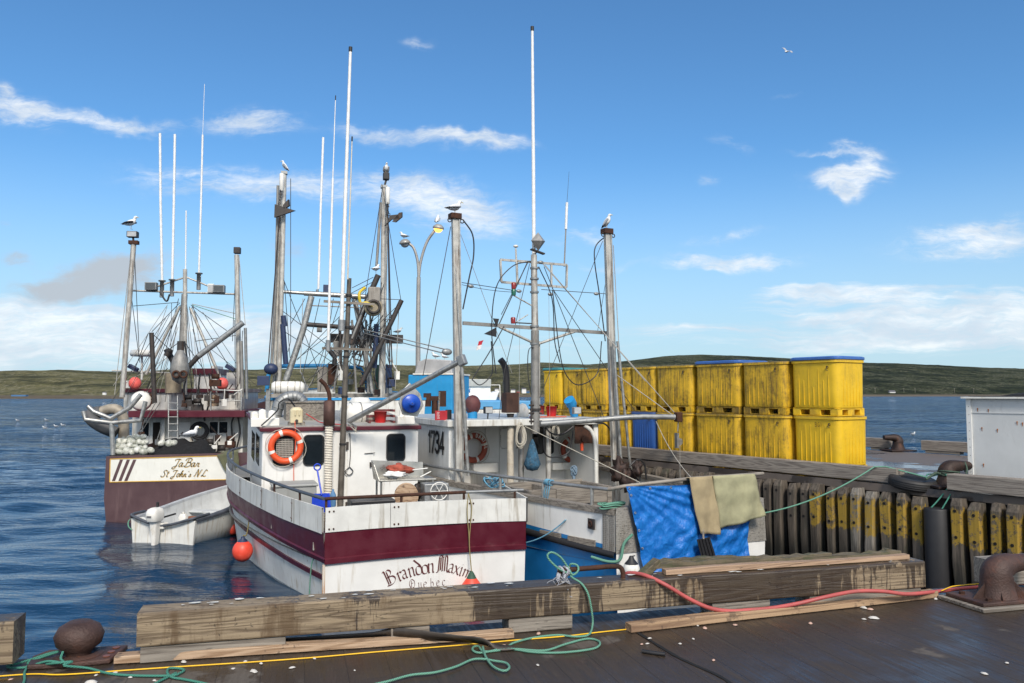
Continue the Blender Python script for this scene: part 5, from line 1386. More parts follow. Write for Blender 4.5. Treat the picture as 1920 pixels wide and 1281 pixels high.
def lamp(root, c, w_, h_, d_, body=black, face=None, tilt=0, name='floodlight'):
    R = Matrix.Rotation(tilt, 3, 'X'); l = MB().box(c, (w_, d_, h_), rot=R).build(name, body, root, bevel=.012)
    MB().box(Vector(c) + R @ Vector((0, -d_ / 2 - .004, 0)), (w_ * .84, .008, h_ * .8), rot=R).build('lens', face or FLAT('lens' + name, (.45, .46, .46), .15), l)
    return l
lamp(dnr, Dm(915, 769, .1), .19, .15, .1); MB().rod(Dm(915, 775, .1), Dm(914, 792, .1), .015, 6).build('lamp_stand', black, dnr)
lamp(dnr, Dm(1081, 770, .1), .2, .16, .1, body=galv)
sg = Dm(827, 779, .15)
MB().box(sg, (.27, .02, .20)).build('warning_plate', P('plate_red', (.40, .02, .03), .5), dnr)
mb = MB()
for k in range(5): block(mb, 'ESHLPAEDNB'[k:k + 6 - (k % 2)], (sg.x - .10, sg.y - .0125, sg.z + .055 - k * .03), (1, 0, 0), (0, 0, 1), .017, .2)
mb.build('plate_lettering', FLAT('plate_text', (.75, .6, .6), .6), dnr)
MB().box(Dm(841, 778, .2), (.11, .1, .22)).build('junction_box', black, dnr, bevel=.01)
MB().lathe([(.0, -.02), (.14, .0), (.15, .16), (.08, .30), (.0, .33)], Dm(980, 782, 1.3), n=16).build('compass_dome', plastwhite, dnr)
MB().rod(Dm(822, 790, .6), Dm(824, 735, .6), .02, 6).build('roof_stick', greywood, dnr)
# rails: side rail on port side
xs_side = lambda y: -interpc(slD, y) + .06
r1 = [DN.at(px, py, x=xs_side(yy_)) for px, py, yy_ in ((890, 908, 6.6), (888, 896, 6.7), (893, 891, 6.6), (920, 892, 5.6), (990, 899, 2.9), (1060, 905, 1.4), (1130, 911, .6))]
r1 = []
zrail = zC(0) + .36
for y in (5.9, 5, 4, 3, 2, 1, .2): r1.append(Vector((xs_side(y), y, DN.at(1130, 911, x=.0).z - .04 + .0 * y)))
MB().tube(cr(r1, 4), .030, 10).build('side_rail', galv, dnr)
for y in (5.9, 4.4, 2.9, 1.7, .55): MB().rod((xs_side(y), y, zC(y)), (xs_side(y), y, r1[0].z), .030, 8).build('rail_post', alu, dnr)
ta, tb_ = Vector((xs_side(.2), .2, r1[-1].z)), DN.at(1395, 891, y=-.12)
MB().tube([ta, DN.at(1170, 912, y=-.1), DN.at(1290, 898, y=-.12), tb_, DN.at(1430, 888, y=.2)], .032, 10).build('stern_rail', P('rail_mix', (.30, .27, .23), .6, .2, .4, 1.5, dirt=(.14, .08, .05), damt=.6, dscale=(3, 3, 3)), dnr)
for px in (1185, 1390): q = DN.at(px, 920, y=-.06); MB().rod((q.x, 0.02, zc0), (q.x, -.09, DN.at(px, 905, y=-.1).z - .02), .025, 8).build('rail_post', galv, dnr)
# ---------------- loose things on this boat (top-level)
def wput(mb, F, name, mats, label, cat, group=None, bevel=0, kind=None):
    """build a thing from local boat coordinates as its own top-level object"""
    mb.v = [F.wd(p) for p in mb.v]
    return mb.build(name, mats, recenter=True, label=label, cat=cat, group=group, bevel=bevel, kind=kind)
tarpm, t, b = newmat('blue_tarp')
co = t.node('ShaderNodeTexCoord').outputs['Object']
wr = t.noise(co, 9, 6, .7, 1.2); wr2 = t.noise(t.map(co, (3, 3, 1.5)), 2.2, 4, .6, 1.5)
uvm = t.node('ShaderNodeTexCoord').outputs['Object']
t.put(b.inputs['Base Color'], t.mix(t.ss(wr, .35, .7), (.007, .12, .44), (.014, .18, .57))); b.inputs['Roughness'].default_value = .38
t.put(b.inputs['Normal'], t.bump(t.m('ADD', t.m('MULTIPLY', wr, .5), t.m('MULTIPLY', wr2, 1.5)), .6, .03))
mb = MB(); nu, nv = 110, 80; rows = []
TLp, TRp, BLp, BRp = DN.at(1174, 912, y=-.14), DN.at(1404, 900, y=-.14), DN.at(1207, 1078, y=-.14), DN.at(1404, 1051, y=-.14)
for j in range(nv + 1):
    v_ = j / nv; row = []
    for i in range(nu + 1):
        u_ = i / nu
        L_ = TLp.lerp(BLp, v_); R_ = TRp.lerp(BRp, v_); L_.x += .03 * sin(v_ * 3.1)
        p = L_.lerp(R_, u_); p.z -= .05 * sin(pi * u_) * (1 - v_) * .6
        a_ = atan2(v_ + .02, u_ + .02); rr2 = sqrt(u_ * u_ + v_ * v_)
        f1 = .022 * sin(a_ * 26 + 1.5 * noise.noise((u_ * 3, v_ * 3, 0))) * min(1, rr2 * 2) * max(0, 1 - rr2 * .75)
        a2 = atan2(v_ + .02, 1.06 - u_); r3 = sqrt((1 - u_) ** 2 + v_ * v_)
        f2 = .02 * sin(a2 * 19 + 2 * noise.noise((u_ * 4, v_ * 4, 3))) * min(1, r3 * 2) * max(0, 1 - r3 * .8)
        f3 = .05 * noise.fractal(Vector((u_ * 5 + v_ * 2, v_ * 2.5, 2)), 1.0, 2.0, 6) + .010 * sin((u_ * 1.2 + v_) * 26 + 3 * noise.noise((u_ * 5, v_ * 5, 9))) * (v_ > .25) * min(1, (v_ - .25) * 3)
        belly = -.07 * sin(pi * u_) * v_ * (1 - v_ * .4)
        p.y += f1 + f2 + f3 + belly; row.append(p)
    rows.append(row)
mb.loft(rows)
for i in range(2, nu, 18): mb.torus(rows[1][i] + Vector((0, -.012, -.02)), (0, 1, 0), .016, .005, 10, 5, mat=1)
for j in range(8, nv, 16): mb.torus(rows[j][1] + Vector((.015, -.012, 0)), (0, 1, 0), .016, .005, 10, 5, mat=1)
wput(mb, DN, 'tarpaulin', [tarpm, alu], 'crumpled bright blue tarp hanging over the stern rail', 'tarp')
rugm = P('rug_beige', (.36, .29, .17), .95, 0, .2, 4, dirt=(.2, .15, .09), damt=.5, dscale=(4, 4, 2), bump=.8, bscale=120)
rugg = P('rug_green', (.34, .33, .20), .95, 0, .2, 4, dirt=(.22, .19, .11), damt=.5, dscale=(4, 4, 2), bump=.9, bscale=90)
def cloth(F, corners, yfn, name, mt, label, nu=18, nv=20, th=.012):
    """quad cloth from photo corner pixels TL TR BR BL folded over a rail"""
    TL, TR, BR, BL = [F.at(px, py, y=-.2) for px, py in corners]; rows = []
    back = [TL + Vector((0, .16, -.25)), TR + Vector((0, .16, -.25))]
    rows.append([back[0].lerp(back[1], i / nu) for i in range(nu + 1)])
    rows.append([(TL + Vector((0, .12, -.02))).lerp(TR + Vector((0, .12, -.02)), i / nu) for i in range(nu + 1)])
    for j in range(nv + 1):
        v_ = j / nv; A_, B_ = TL.lerp(BL, v_), TR.lerp(BR, v_); row = []
        for i in range(nu + 1):
            p = A_.lerp(B_, i / nu); p.y += yfn(i / nu, v_); row.append(p)
        rows.append(row)
    mb = MB(); mb.loft(rows); o = wput(mb, F, name, mt, label, 'rug', 'rugs drying over the stern rail')
    sm = o.modifiers.new('s', 'SOLIDIFY'); sm.thickness = th
    return o
cloth(DN, [(1290, 896), (1336, 893), (1344, 1001), (1307, 999)], lambda u_, v_: -.035 - .04 * v_ + .022 * sin(u_ * 8 + v_ * 4) + .02 * noise.noise((u_ * 3, v_ * 4, 1)), 'rug', rugm, 'narrow beige rug hung over the stern rail above the black shovel')
cloth(DN, [(1333, 893), (1411, 889), (1429, 966), (1345, 991)], lambda u_, v_: -.05 - .04 * sin(u_ * 3) * v_ + .030 * sin(u_ * 11 + v_ * 6) * v_ + .03 * noise.noise((u_ * 3, v_ * 4, 7)), 'rug', rugg, 'wide greenish rug hung over the right part of the stern rail')
mb = MB(); P4 = [DN.at(px, py, y=-.34) for px, py in ((1307, 1012), (1331, 1007), (1343, 1046), (1336, 1052), (1317, 1053))]
rows = [[a_ + Vector((0, dd, 0)) for a_ in P4] for dd in (0, .012)]
mb.loft(rows, closed=True, smooth=False); mb.add(rows[0], [(0, 1, 2, 3, 4)]); mb.add(rows[1], [(4, 3, 2, 1, 0)])
for k in range(4):
    f = .15 + k * .23; a_ = P4[0].lerp(P4[1], f); b_ = P4[4].lerp(P4[2], f); mb.rod(a_ + Vector((0, -.012, 0)), b_ + Vector((0, -.012, 0)), .009, 5)
mb.rod(DN.at(1319, 1011, y=-.335), DN.at(1315, 940, y=-.19), .018, 8, 1)
wput(mb, DN, 'shovel', [black, greywood], 'black plastic shovel hanging blade down in front of the tarp', 'shovel')
mb = MB(); bcx = DN.at(1184, 1068, y=-.35); mb.ball(bcx, .135, sc=(1, 1, 1.1)); mb.lathe([(.11, 0), (.05, .07), (.03, .12)], bcx + Vector((0, 0, .09)), n=14, mat=1); mb.tube([bcx + Vector((0, 0, .2)), DN.at(1190, 1042, y=-.1)], .01, 5, 1)
wput(mb, DN, 'fender_buoy', [plastwhite, black], 'cream round buoy with black cap at the stern corner of the blue boat', 'buoy')
def life_ring(F, c, R, r, label, bands=4, letters='', axis=(0, -1, 0), rope=True, ang=0, worn=False):
    root = empty('life_ring', F.wd(c), F.a, label, 'life ring', None)
    om = orange if not worn else P('ring_worn', (.36, .07, .035), .6, 0, .25, 6, dirt=(.14, .07, .05), damt=.6)
    MB().torus((0, 0, 0), axis, R, r, 40, 12, flat=1.0).build('ring', om, root)
    for k in range(bands):
        a_ = ang + k * 2 * pi / bands; MB().torus((0, 0, 0), axis, R, r * 1.03, 5, 12, a0=a_ - .10, a1=a_ + .10).build('band', plastwhite, root)
    if rope:
        pts = []
        for k in range(33):
            a_ = ang + k * 2 * pi / 32; d_ = R + r + .015 + .045 * abs(sin(a_ * 2 - ang * 2)); pts.append((cos(a_) * d_, 0, sin(a_) * d_))
        MB().tube(pts[:-1], .008, 6, closed=True).build('grab_line', ropewhite, root)
    if letters:
        mb = MB(); n = len(letters)
        for k, ch in enumerate(letters):
            a_ = pi / 2 - .1 - k * .28
            cx, cz = cos(a_) * (R - .035), sin(a_) * (R - .035)
            block(mb, ch, (cx, -r * 1.04, cz), (sin(a_), 0, -cos(a_)), (cos(a_), 0, sin(a_)), .08, .2)
        mb.build('ring_lettering', plastwhite, root)
    return root
life_ring(DN, dw(888, 840, -.2), .28, .068, 'worn orange life ring hanging behind the left pole, near the number 1734', 4, 'DANIEL', ang=.3, worn=True)
life_ring(DN, dw(1074, 843, -.2), .27, .062, 'worn dark orange life ring on the right end of the shelter wall', 4, 'JOSEE', ang=.6, worn=True)
mb = MB(); p, q = Dm(1077, 832, .0), Dm(1110, 793, .0); mb.bx(p.x, q.x, p.y - .03, p.y, p.z, q.z); mb.lathe([(.09, 0), (.09, .07)], ((p.x + q.x) / 2, p.y - .03, p.z + .1), (0, -1, 0), 14)
mb.build('winch_plate', rust, dnr, bevel=.01)
mb = MB(); p = Dm(1091, 845, .0); mb.lathe([(.035, 0), (.04, .16), (.02, .24)], p, n=10); wput(mb, DN, 'hand_flare', orange, 'small orange hand lamp hanging below the rusty winch plate', 'lamp')
# coil of white rope, net bag, canvas heap, ropes
def coil(F, c, R, H, n, r, mt, label, name='rope_coil', axis='hang', group=None):
    rr = random.Random(int(c[0] * 100)); mb = MB()
    for k in range(n):
        o_ = Vector((rr.uniform(-.03, .03), rr.uniform(-.03, .03), rr.uniform(-.03, .03))); s1, s2 = R * rr.uniform(.6, 1.0), H * rr.uniform(.75, 1.05)
        pts = [Vector(c) + o_ + (Vector((cos(a_) * s1, sin(a_ * 2) * .02, sin(a_) * s2)) if axis == 'hang' else Vector((cos(a_) * s1, sin(a_) * s2, k * r * .9 + sin(a_ * 3) * .01))) for a_ in [2 * pi * i / 22 for i in range(22)]]
        mb.tube(pts, r, 6, closed=True)
    return wput(mb, F, name, mt, label, 'rope', group)
coil(DN, Dm(976, 816, -.25), .11, .27, 9, .012, ropewhite, 'hank of cream rope hanging from the shelter roof by the mast foot')
coil(DN, Dm(1042, 808, -.05), .10, .16, 5, .010, ropewhite, 'smaller hank of cream rope under the boom, right of the mast')
mb = MB(); c_ = Dm(998, 860, -.2)
mb.lathe([(.02, .42), (.07, .30), (.15, .0), (.19, -.12), (.12, -.24), (.0, -.27)], c_, n=16)
netb = P('net_blue', (.03, .10, .17), .9, 0, .5, 14, dirt=(.20, .24, .26), damt=.6, dscale=(22, 22, 22), bump=1.0, bscale=50)
wput(mb, DN, 'net_bag', netb, 'blue mesh bag of floats hanging under the shelter roof', 'bag')
def heap(F, pts, H, mt, label, cat, name, seed=1, n=26, kind=None):
    """soft heap over a box x0,x1,y0,y1,z0"""
    x0, x1, y0, y1, z0 = pts; mb = MB(); rows = []
    for j in range(n + 1):
        v_ = j / n; row = []
        for i in range(n + 1):
            u_ = i / n; e = (sin(pi * u_) * sin(pi * v_)) ** .35 if 0 < u_ < 1 and 0 < v_ < 1 else 0
            row.append(Vector((x0 + (x1 - x0) * u_, y0 + (y1 - y0) * v_, z0 + H * e * (.8 + .3 * noise.fractal(Vector((u_ * 3, v_ * 3, seed)), 1, 2, 5)))))
        rows.append(row)
    mb.loft(rows); return wput(mb, F, name, mt, label, cat, kind=kind)
pA, pB = Dm(980, 905, -1.0), Dm(1066, 905, -1.0)
heap(DN, (pA.x, pB.x, YW - 1.4, YW - .5, .9), .75, canvas, 'grey green net and canvas heap under the shelter', 'net', 'net_heap', 3)
pA, pB = DN.at(1125, 950, y=1.2), DN.at(1190, 950, y=.6)
heap(DN, (pA.x, pB.x, .3, 1.3, .95), .45, P('net_yellow', (.22, .18, .04), .9, 0, .5, 20, dirt=(.05, .09, .07), damt=.7, dscale=(20, 20, 20), bump=1, bscale=60), 'tangled yellow and green net behind the tarp', 'net', 'net_heap', 5)
q = DN.at(1150, 949, y=.12)
coil(DN, (q.x, .15, zC(0) + .02), .26, .08, 6, .013, ropepale, 'pale green rope flaked on the stern corner beside the tarp', axis='flat')
for (px, py, mt, lb) in ((1097, 908, ropeblue, 'light blue rope knotted round the side rail above the hold'), (1076, 890, P('rope_ball', (.18, .26, .34), .9, 0, .3, 20, bump=1), 'grey blue rope bunch hanging on the shelter wing')):
    if py == 908:
        y_ = 1.55; c_ = Vector((xs_side(y_), y_, r1[0].z)); mb = MB(); rr = random.Random(5)
        for k in range(5): mb.torus(c_ + Vector((0, rr.uniform(-.1, .1), 0)), (rr.uniform(-.3, .3), 1, rr.uniform(-.3, .3)), .05, .012, 12, 5)
        for k in range(3): mb.tube(cr([c_ + Vector((0, .05 * k - .05, 0)), c_ + Vector((-.05, .08 * k - .08, -.15)), c_ + Vector((-.04, .06 * k, -.32))], 4), .011, 5)
        wput(mb, DN, 'knotted_rope', mt, lb, 'rope')
    else:
        mb = MB(); c_ = Dm(px, 888, -.1)
        for k in range(6): mb.torus(c_ + Vector((0, 0, .02 * k)), (sin(k * 2), cos(k * 2), .4), .07, .016, 14, 5)
        mb.tube([c_, c_ - Vector((0, 0, .3))], .04, 6)
        wput(mb, DN, 'knotted_rope', mt, lb, 'rope')
pp = [DN.wd(Vector((-interpc(slD, 1.0) - .03, 1.05, DN.at(1103, 983, x=-.22).z))), BM.wd(Vector((WB + .03, .25, zMR + .05)))]
MB().tube(sag(pp[0], pp[1], .08), .012, 6).build('mooring_line', ropeblue, recenter=True, label='light blue line from the square hawse to the neighbouring white stern', cat='rope')
mb = MB(); a_ = Vector((-.02, -.03, zb0 + .02)); mb.tube(cr([Vector((-.25, .35, zb0 - .06)), Vector((-.1, .08, zb0 - .1)), Vector((.02, -.08, zb0 - .05)), DN.at(1170, 1020, y=-.12), DN.at(1186, 1002, y=-.2)], 6), .024, 8)
wput(mb, DN, 'corner_rope', ropepale, 'thick pale green rope round the stern corner left of the tarp', 'rope')
# flag
mb = MB(); rows = []
fa_, fb_ = Dm(907, 643, -.15), Dm(900, 660, -.15)
for j in range(7):
    rows.append([fa_.lerp(fb_, j / 6) + Vector((-.11 * i / 6 * (1 if j < 5 else .8), .02 * sin(i * 1.4 + j), -.03 * i / 6 + .06)) for i in range(7)])
mb.loft(rows[:3] + [rows[3]], mat=0); mb.loft(rows[3:], mat=1)
wput(mb, DN, 'small_flag', [FLAT('flag_red', (.5, .02, .04), .8), FLAT('flag_white', (.75, .72, .72), .8)], 'small faded red and white flag on the stay left of the mast', 'flag')
# buckets on racks
def bucket(F, c, mt, label, r=.13, h=.22, group='red line tubs on racks'):
    mb = MB(); mb.lathe([(r * .8, 0), (r, h), (r * 1.05, h), (r * .95, h), (r * .75, .02), (0, .02)], c, n=18); return wput(mb, F, 'bucket', mt, label, 'bucket', group)
c_ = Dm(1034, 780, .45); bucket(DN, c_, redpaint, 'bright red bucket on the shelter roof right of the mast'); bucket(DN, Dm(1012, 777, .7), P('pinkred', (.42, .06, .05), .5), 'dull red bucket on the shelter roof just behind the mast', .12, .2)
mb = MB()
for dx_ in (-.2, .2): mb.bx(c_.x + dx_ - .3 if dx_ < 0 else c_.x + dx_ - .02, c_.x + dx_ + .02 if dx_ < 0 else c_.x + dx_ + .1, c_.y - .12, c_.y + .12, zr2 + .03, zr2 + .06)
mb.bx(c_.x - .5, c_.x + .32, c_.y - .14, c_.y + .14, c_.z - .03, c_.z - .004)
for dx_ in (-.46, .26): mb.bar((c_.x + dx_, c_.y, c_.z - .02), (c_.x + dx_ * 1.15, c_.y, zr2 + .03), .2, .03)
wput(mb, DN, 'bucket_rack', P('rack_pink', (.50, .14, .09), .6), 'low salmon coloured wooden rack under the red buckets', 'rack')

# ================================================================== maroon boat at the left
JB = Frame(-11.18, 22.09, 7.0)
jbr = empty('fishing_boat', JB.o, JB.a, 'dark maroon fishing boat at the left, JaBar and three slanted stripes on its stern', 'fishing boat')
J = lambda px, py, y=0.0: JB.at(px, py, y=y)
jbhull = P('hull_plum', (.088, .048, .052), .45, 0, .12, 1.5, dirt=(.16, .10, .10), damt=.4, dscale=(5, 5, .8), bump=.06)
gold = FLAT('gold_line', (.60, .36, .05), .5)
jw = P('panel_white', (.74, .74, .68), .45, 0, .04, 3, dirt=(.45, .40, .30), damt=.3, dscale=(6, 6, 2), bump=.04)
WJ = 4.7
ztl, ztr = J(203, 856).z, J(410, 850).z; xtr = J(410, 850).x
ztR = ztl + (ztr - ztl) * WJ / xtr
L_, R_ = .06, WJ
mb = MB(); yS = [Vector((x, y, z)) for x, y, z in ()]
slJ = [(0, 0), (2, .12), (5, .2), (8, .05), (11, -.8), (13, -2.3)]
for sgn, x0 in ((-1, .0), (1, WJ)):
    X_ = lambda y, k: x0 + sgn * (interpc(slJ, y) - k * .22)
    mb = MB(); band(mb, 13, 30, lambda y: X_(y, 4), lambda y: -.9, lambda y: X_(y, .1), lambda y: .5, rows=4); band(mb, 13, 30, lambda y: X_(y, .1), lambda y: .5, lambda y: X_(y, 0), lambda y: ztl + .02 * y + max(0, y - 5) ** 2 * .02, rows=3)
    mb.build('hull_side', jbhull, jbr)
mb = MB()
col = lambda z: [Vector((.04 + .0 * z if z > 1 else .02 + .06 * (1 - z) * .6, 0, z)), Vector((WJ - .04, 0, z))]
rows = [[Vector((.25, 0.1, -.8)), Vector((WJ - .25, .1, -.8))], [Vector((.05, 0, 0)), Vector((WJ - .05, 0, 0))], [Vector((-.02, 0, .6)), Vector((WJ + .02, 0, .6))], [Vector((0, 0, ztl)), Vector((WJ, 0, ztR))], [Vector((0, .09, ztl)), Vector((WJ, .09, ztR))], [Vector((0, .09, .8)), Vector((WJ, .09, .8))]]
mb.loft(rows, smooth=False); mb.build('transom', jbhull, jbr)
pw_ = [J(207, 861), J(407, 855), J(436, 899), J(206, 904)]
o_ = Vector((0, -.006, 0))
MB().prism([p + o_ for p in pw_], (0, .004, 0)).build('name_panel', jw, jbr)
mb = MB()
for i in range(4): mb.bar(pw_[i] + o_ * 2, pw_[(i + 1) % 4] + o_ * 2, .008, .022, up=(0, 0, 1) if i % 2 == 0 else (1, 0, 0))
mb.build('gold_border', gold, jbr)
mb = MB()
for (xa, xb) in ((228, 213), (241, 225), (253, 236)):
    mb.prism([J(xa - 3, 862) + o_ * 1.4, J(xa + 3, 862) + o_ * 1.4, J(xb + 3, 902) + o_ * 1.4, J(xb - 3, 902) + o_ * 1.4], (0, -.003, 0))
mb.build('slanted_stripes', jbhull, jbr)
for mt, dx_, dz_, oo in ((gold, .012, -.018, 1.4), (FLAT('letter_dark', (.02, .03, .028), .5), 0, 0, 2.2)):
    mb = MB()
    for ch, px, py, hp in (('J', 324, 875, 14), ('a', 334, 875, 14), ('B', 344, 875, 15), ('a', 357, 875, 14), ('r', 366, 875, 14)):
        o = J(px, py) + o_ * oo + Vector((dx_, 0, dz_)); h = (J(px, py - hp) - J(px, py)).length; letter(mb, GS[ch], o, Vector((1.15, 0, 0)), (0, 0, 1), h, .11, slant=.3, minw=.025)
    for ch, px, py, hp in (('S', 302, 894, 12), ('t', 311, 894, 12), ('J', 321, 894, 12), ('o', 330, 894, 12), ('h', 336, 894, 12), ('n', 343, 894, 11), ("'", 350, 894, 11), ('s', 353, 894, 11), ('N', 364, 893, 12), ('L', 377, 893, 12)):
        o = J(px, py) + o_ * oo + Vector((dx_, 0, dz_)); h = (J(px, py - hp) - J(px, py)).length; letter(mb, GS[ch], o, Vector((1.1, 0, 0)), (0, 0, 1), h, .12, slant=.3, minw=.03)
    mb.build('name_lettering', mt, jbr)
mb = MB(); mb.loft([[Vector((.05, y, 1.05)) for y in (.1, 6, 11)], [Vector((WJ - .05, y, 1.05)) for y in (.1, 6, 11)]], smooth=False); mb.build('deck', deckg, jbr)
YJ = 4.6
def jbox(a, b_, y0, dep, nm, mt, parent=jbr, bv=.01):
    p, q = J(a[0], a[1], y0), J(b_[0], b_[1], y0); x0_, x1_ = sorted((p.x, q.x)); z0_, z1_ = sorted((p.z, q.z))
    return MB().bx(x0_, x1_, y0, y0 + dep, z0_, z1_).build(nm, mt, parent, bevel=bv)
wh = jbox((246, 860), (456, 782), YJ, 2.8, 'wheelhouse', whitegrp)
jbox((240, 783), (459, 770), YJ - .9, 4.0, 'wheelhouse_visor', maroon)
jbox((231, 772), (459, 734), YJ + .9, 2.4, 'upper_wall', whitegrp)
jbox((228, 736), (462, 729), YJ + .8, 2.7, 'upper_trim', maroon)
ph = jbox((363, 732), (407, 700), YJ + 3.4, 1.6, 'pilothouse', whitegrp); jbox((361, 702), (409, 691), YJ + 3.3, 1.8, 'pilothouse_trim', maroon)
jbox((395, 692), (407, 686), YJ + 3.5, 1.0, 'roof_locker', plastwhite); jbox((424, 732), (446, 699), YJ + 1.2, .5, 'white_locker', plastwhite)
jbox((234, 728), (250, 714), YJ + 1.2, .5, 'white_locker', plastwhite)
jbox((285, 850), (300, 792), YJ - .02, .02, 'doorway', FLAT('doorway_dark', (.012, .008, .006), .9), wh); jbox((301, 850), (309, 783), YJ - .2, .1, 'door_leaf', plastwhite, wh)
jbox((334, 850), (357, 792), YJ - .03, .02, 'door', white, wh)
p, q = J(393, 812, YJ), J(427, 791, YJ); window_part('window', JB, (p.x, p.z, q.x, q.z), YJ, wh, frame=plastwhite, r=.03); MB().bx((p.x + q.x) / 2 - .02, (p.x + q.x) / 2 + .02, YJ - .03, YJ, p.z, q.z).build('window_bar', plastwhite, wh)
p, q = J(268, 818, YJ), J(280, 792, YJ); window_part('window', JB, (p.x, p.z, q.x, q.z), YJ, wh, frame=plastwhite, r=.03)
# ladder
mb = MB()
for px in (316, 333): mb.rod(J(px, 828, YJ - 1.1), J(px, 742, YJ - .9), .022, 6)
for py in range(756, 828, 13): mb.rod(J(316, py, YJ - 1.1), J(333, py, YJ - 1.1), .016, 6)
mb.build('ladder', alu, jbr)
# masts and rigging: (list of points, radius, material, y plane)
def poleJ(pts, r, mt, y, nm, n=10): return MB().tube([J(px, py, y) for px, py in pts], r, n).build(nm, mt, jbr)
YM = YJ + .6
for pts, r, mt, y, nm in (([(229, 745), (251, 452)], .085, pole, YM - .5, 'outrigger_mast'), ([(449, 765), (444, 478)], .085, pole, YM - .5, 'outrigger_mast'),
    ([(347, 770), (347, 505)], .07, pole, YM, 'mast'), ([(341, 650), (346, 552)], .10, polegrey, YM + .05, 'mast_casing'),
    ([(249, 545), (448, 552)], .035, pole, YM, 'yard'), ([(296, 537), (347, 520)], .03, pole, YM, 'yard_brace'), ([(350, 520), (402, 541)], .03, pole, YM, 'yard_brace'),
    ([(337, 575), (274, 702)], .05, pole, YM, 'mast_leg'), ([(357, 578), (413, 708)], .05, pole, YM, 'mast_leg'),
    ([(456, 605), (372, 668)], .095, galv, YM - 1, 'boom'), ([(372, 668), (352, 690)], .085, dark, YM - 1, 'boom'),
    ([(284, 624), (290, 756)], .075, dark, YM - 1.2, 'derrick_post'), ([(452, 640), (455, 745)], .06, polegrey, YM - .8, 'folded_outrigger'), ([(460, 615), (463, 748)], .05, galv, YM - .9, 'folded_outrigger'),
    ([(266, 668), (266, 712)], .04, plastwhite, YM + 1, 'radar_post'), ([(349, 395), (348, 505)], .022, antenna, YM, 'antenna'),
    ([(300, 250), (301, 380), (304, 527)], .042, antenna, YM, 'antenna'), ([(328, 252), (326, 380), (323, 525)], .042, antenna, YM, 'antenna'), ([(380, 253), (377, 380), (373, 512)], .034, antenna, YM, 'antenna'), ([(383.5, 158), (380, 253)], .008, antenna, YM, 'antenna'),
    ([(337, 700), (339, 640)], .11, dark, YM - 1.4, 'derrick_head'), ([(320, 655), (312, 668)], .1, dark, YM - .8, 'exhaust_pipe'), ([(312, 655), (326, 680), (326, 700)], .10, black, YM - .6, 'exhaust_pipe'),
    ([(325, 737), (325, 700)], .26, P('exhaust_tan', (.30, .25, .18), .6, .3, .3, 4, dirt=(.12, .08, .05), damt=.6), YM - .4, 'exhaust_trunk'),
    ([(210, 695), (330, 700)], .03, pole, YM + 1.0, 'bridge_rail'), ([(395, 770), (395, 738), (398, 731), (452, 733), (452, 770)], .03, alu, YJ - .6, 'bridge_rail'), ([(395, 750), (452, 752)], .02, alu, YJ - .6, 'bridge_rail')):
    poleJ(pts, r, mt, y, nm)
for (px, py) in ((304, 528), (323, 526), (373, 514)): MB().lathe([(.07, -.55), (.07, 0), (.12, .0), (.12, .04)], J(px, py, YM), n=10).build('antenna_base', galv, jbr)
MB().lathe([(.0, -.10), (.34, -.10), (.38, 0), (.34, .12), (0, .14)], J(265, 663, YM + 1), n=24).build('radar_dome', plastwhite, jbr)
for px, py in ((284, 537), (411, 542)): lamp(jbr, J(px, py, YM - .1), .38, .26, .25, body=galv, face=FLAT('lens_dark%d' % px, (.08, .085, .085), .2))
lamp(jbr, J(396, 541, YM), .2, .3, .2, body=plastwhite, name='junction_box')
MB().rod(J(251, 458, YM - .5), J(249, 441, YM - .5), .035, 6).build('lamp_stem', dark, jbr); o = lamp(jbr, J(249, 440, YM - .5), .34, .20, .22, body=dark, name='floodlight')

for px, py in ((250, 690), (432, 690)): MB().box(J(px, py, YM), (.34, .2, .14), rot=Matrix.Rotation(.5, 3, 'Y')).build('solar_lamp', navy, jbr, bevel=.02)
MB().box(J(251, 455, YM - .5), (.3, .2, .12)).build('mast_head', rust, jbr); MB().box(J(445, 470, YM - .5), (.22, .2, .22)).build('mast_head', dark, jbr, bevel=.02)
MB().lathe([(.0, -.5), (.22, -.35), (.30, 0), (.22, .35), (.1, .6), (0, .62)], J(337, 692, YM - 1.6), n=18).build('power_block', polegrey, jbr)
for px in (330, 344): MB().torus(J(px, 702, YM - 1.9), (0, 1, 0), .1, .035, 16, 8).build('block_sheave', rust, jbr)
RJ = [((247, 462), (215, 740), gl_, -.5, -.5), ((252, 470), (261, 660), wire, -.5, 0), ((247, 560), (262, 680), wire, -.5, 0), ((443, 480), (436, 640), wire, -.5, 0), ((448, 478), (460, 610), gl_, -.5, -1), ((250, 574), (335, 567), wire, 0, 0), ((360, 570), (441, 588), gl_, 0, 0), ((360, 572), (447, 600), ropepale, 0, -.5),
      ((337, 568), (285, 622), wire, 0, -1.2), ((338, 572), (240, 735), wire, 0, .5), ((340, 572), (262, 760), wire, 0, .3), ((342, 575), (318, 650), wire, 0, -.6), ((358, 572), (425, 620), wire, 0, -1), ((360, 575), (450, 720), wire, 0, 0), ((362, 575), (400, 700), wire, 0, 0), ((355, 575), (372, 665), wire, 0, 0), ((350, 575), (358, 700), wire, 0, 0),
      ((290, 630), (318, 655), black, -1.2, -1), ((338, 640), (318, 655), black, -1.2, -1), ((345, 640), (380, 690), wire, -1.2, 0), ((278, 625), (250, 700), wire, -1.2, 0), ((315, 690), (262, 748), wire, -1, 0), ((440, 600), (442, 760), wire, -.5, -.5), ((455, 620), (448, 740), wire, -.9, -.5), ((335, 560), (300, 700), wire, 0, 0), ((366, 640), (450, 628), wire, -.5, -.5), ((300, 755), (262, 815), wire, -1.5, -2), ((292, 755), (255, 820), wire, -1.5, -2)]
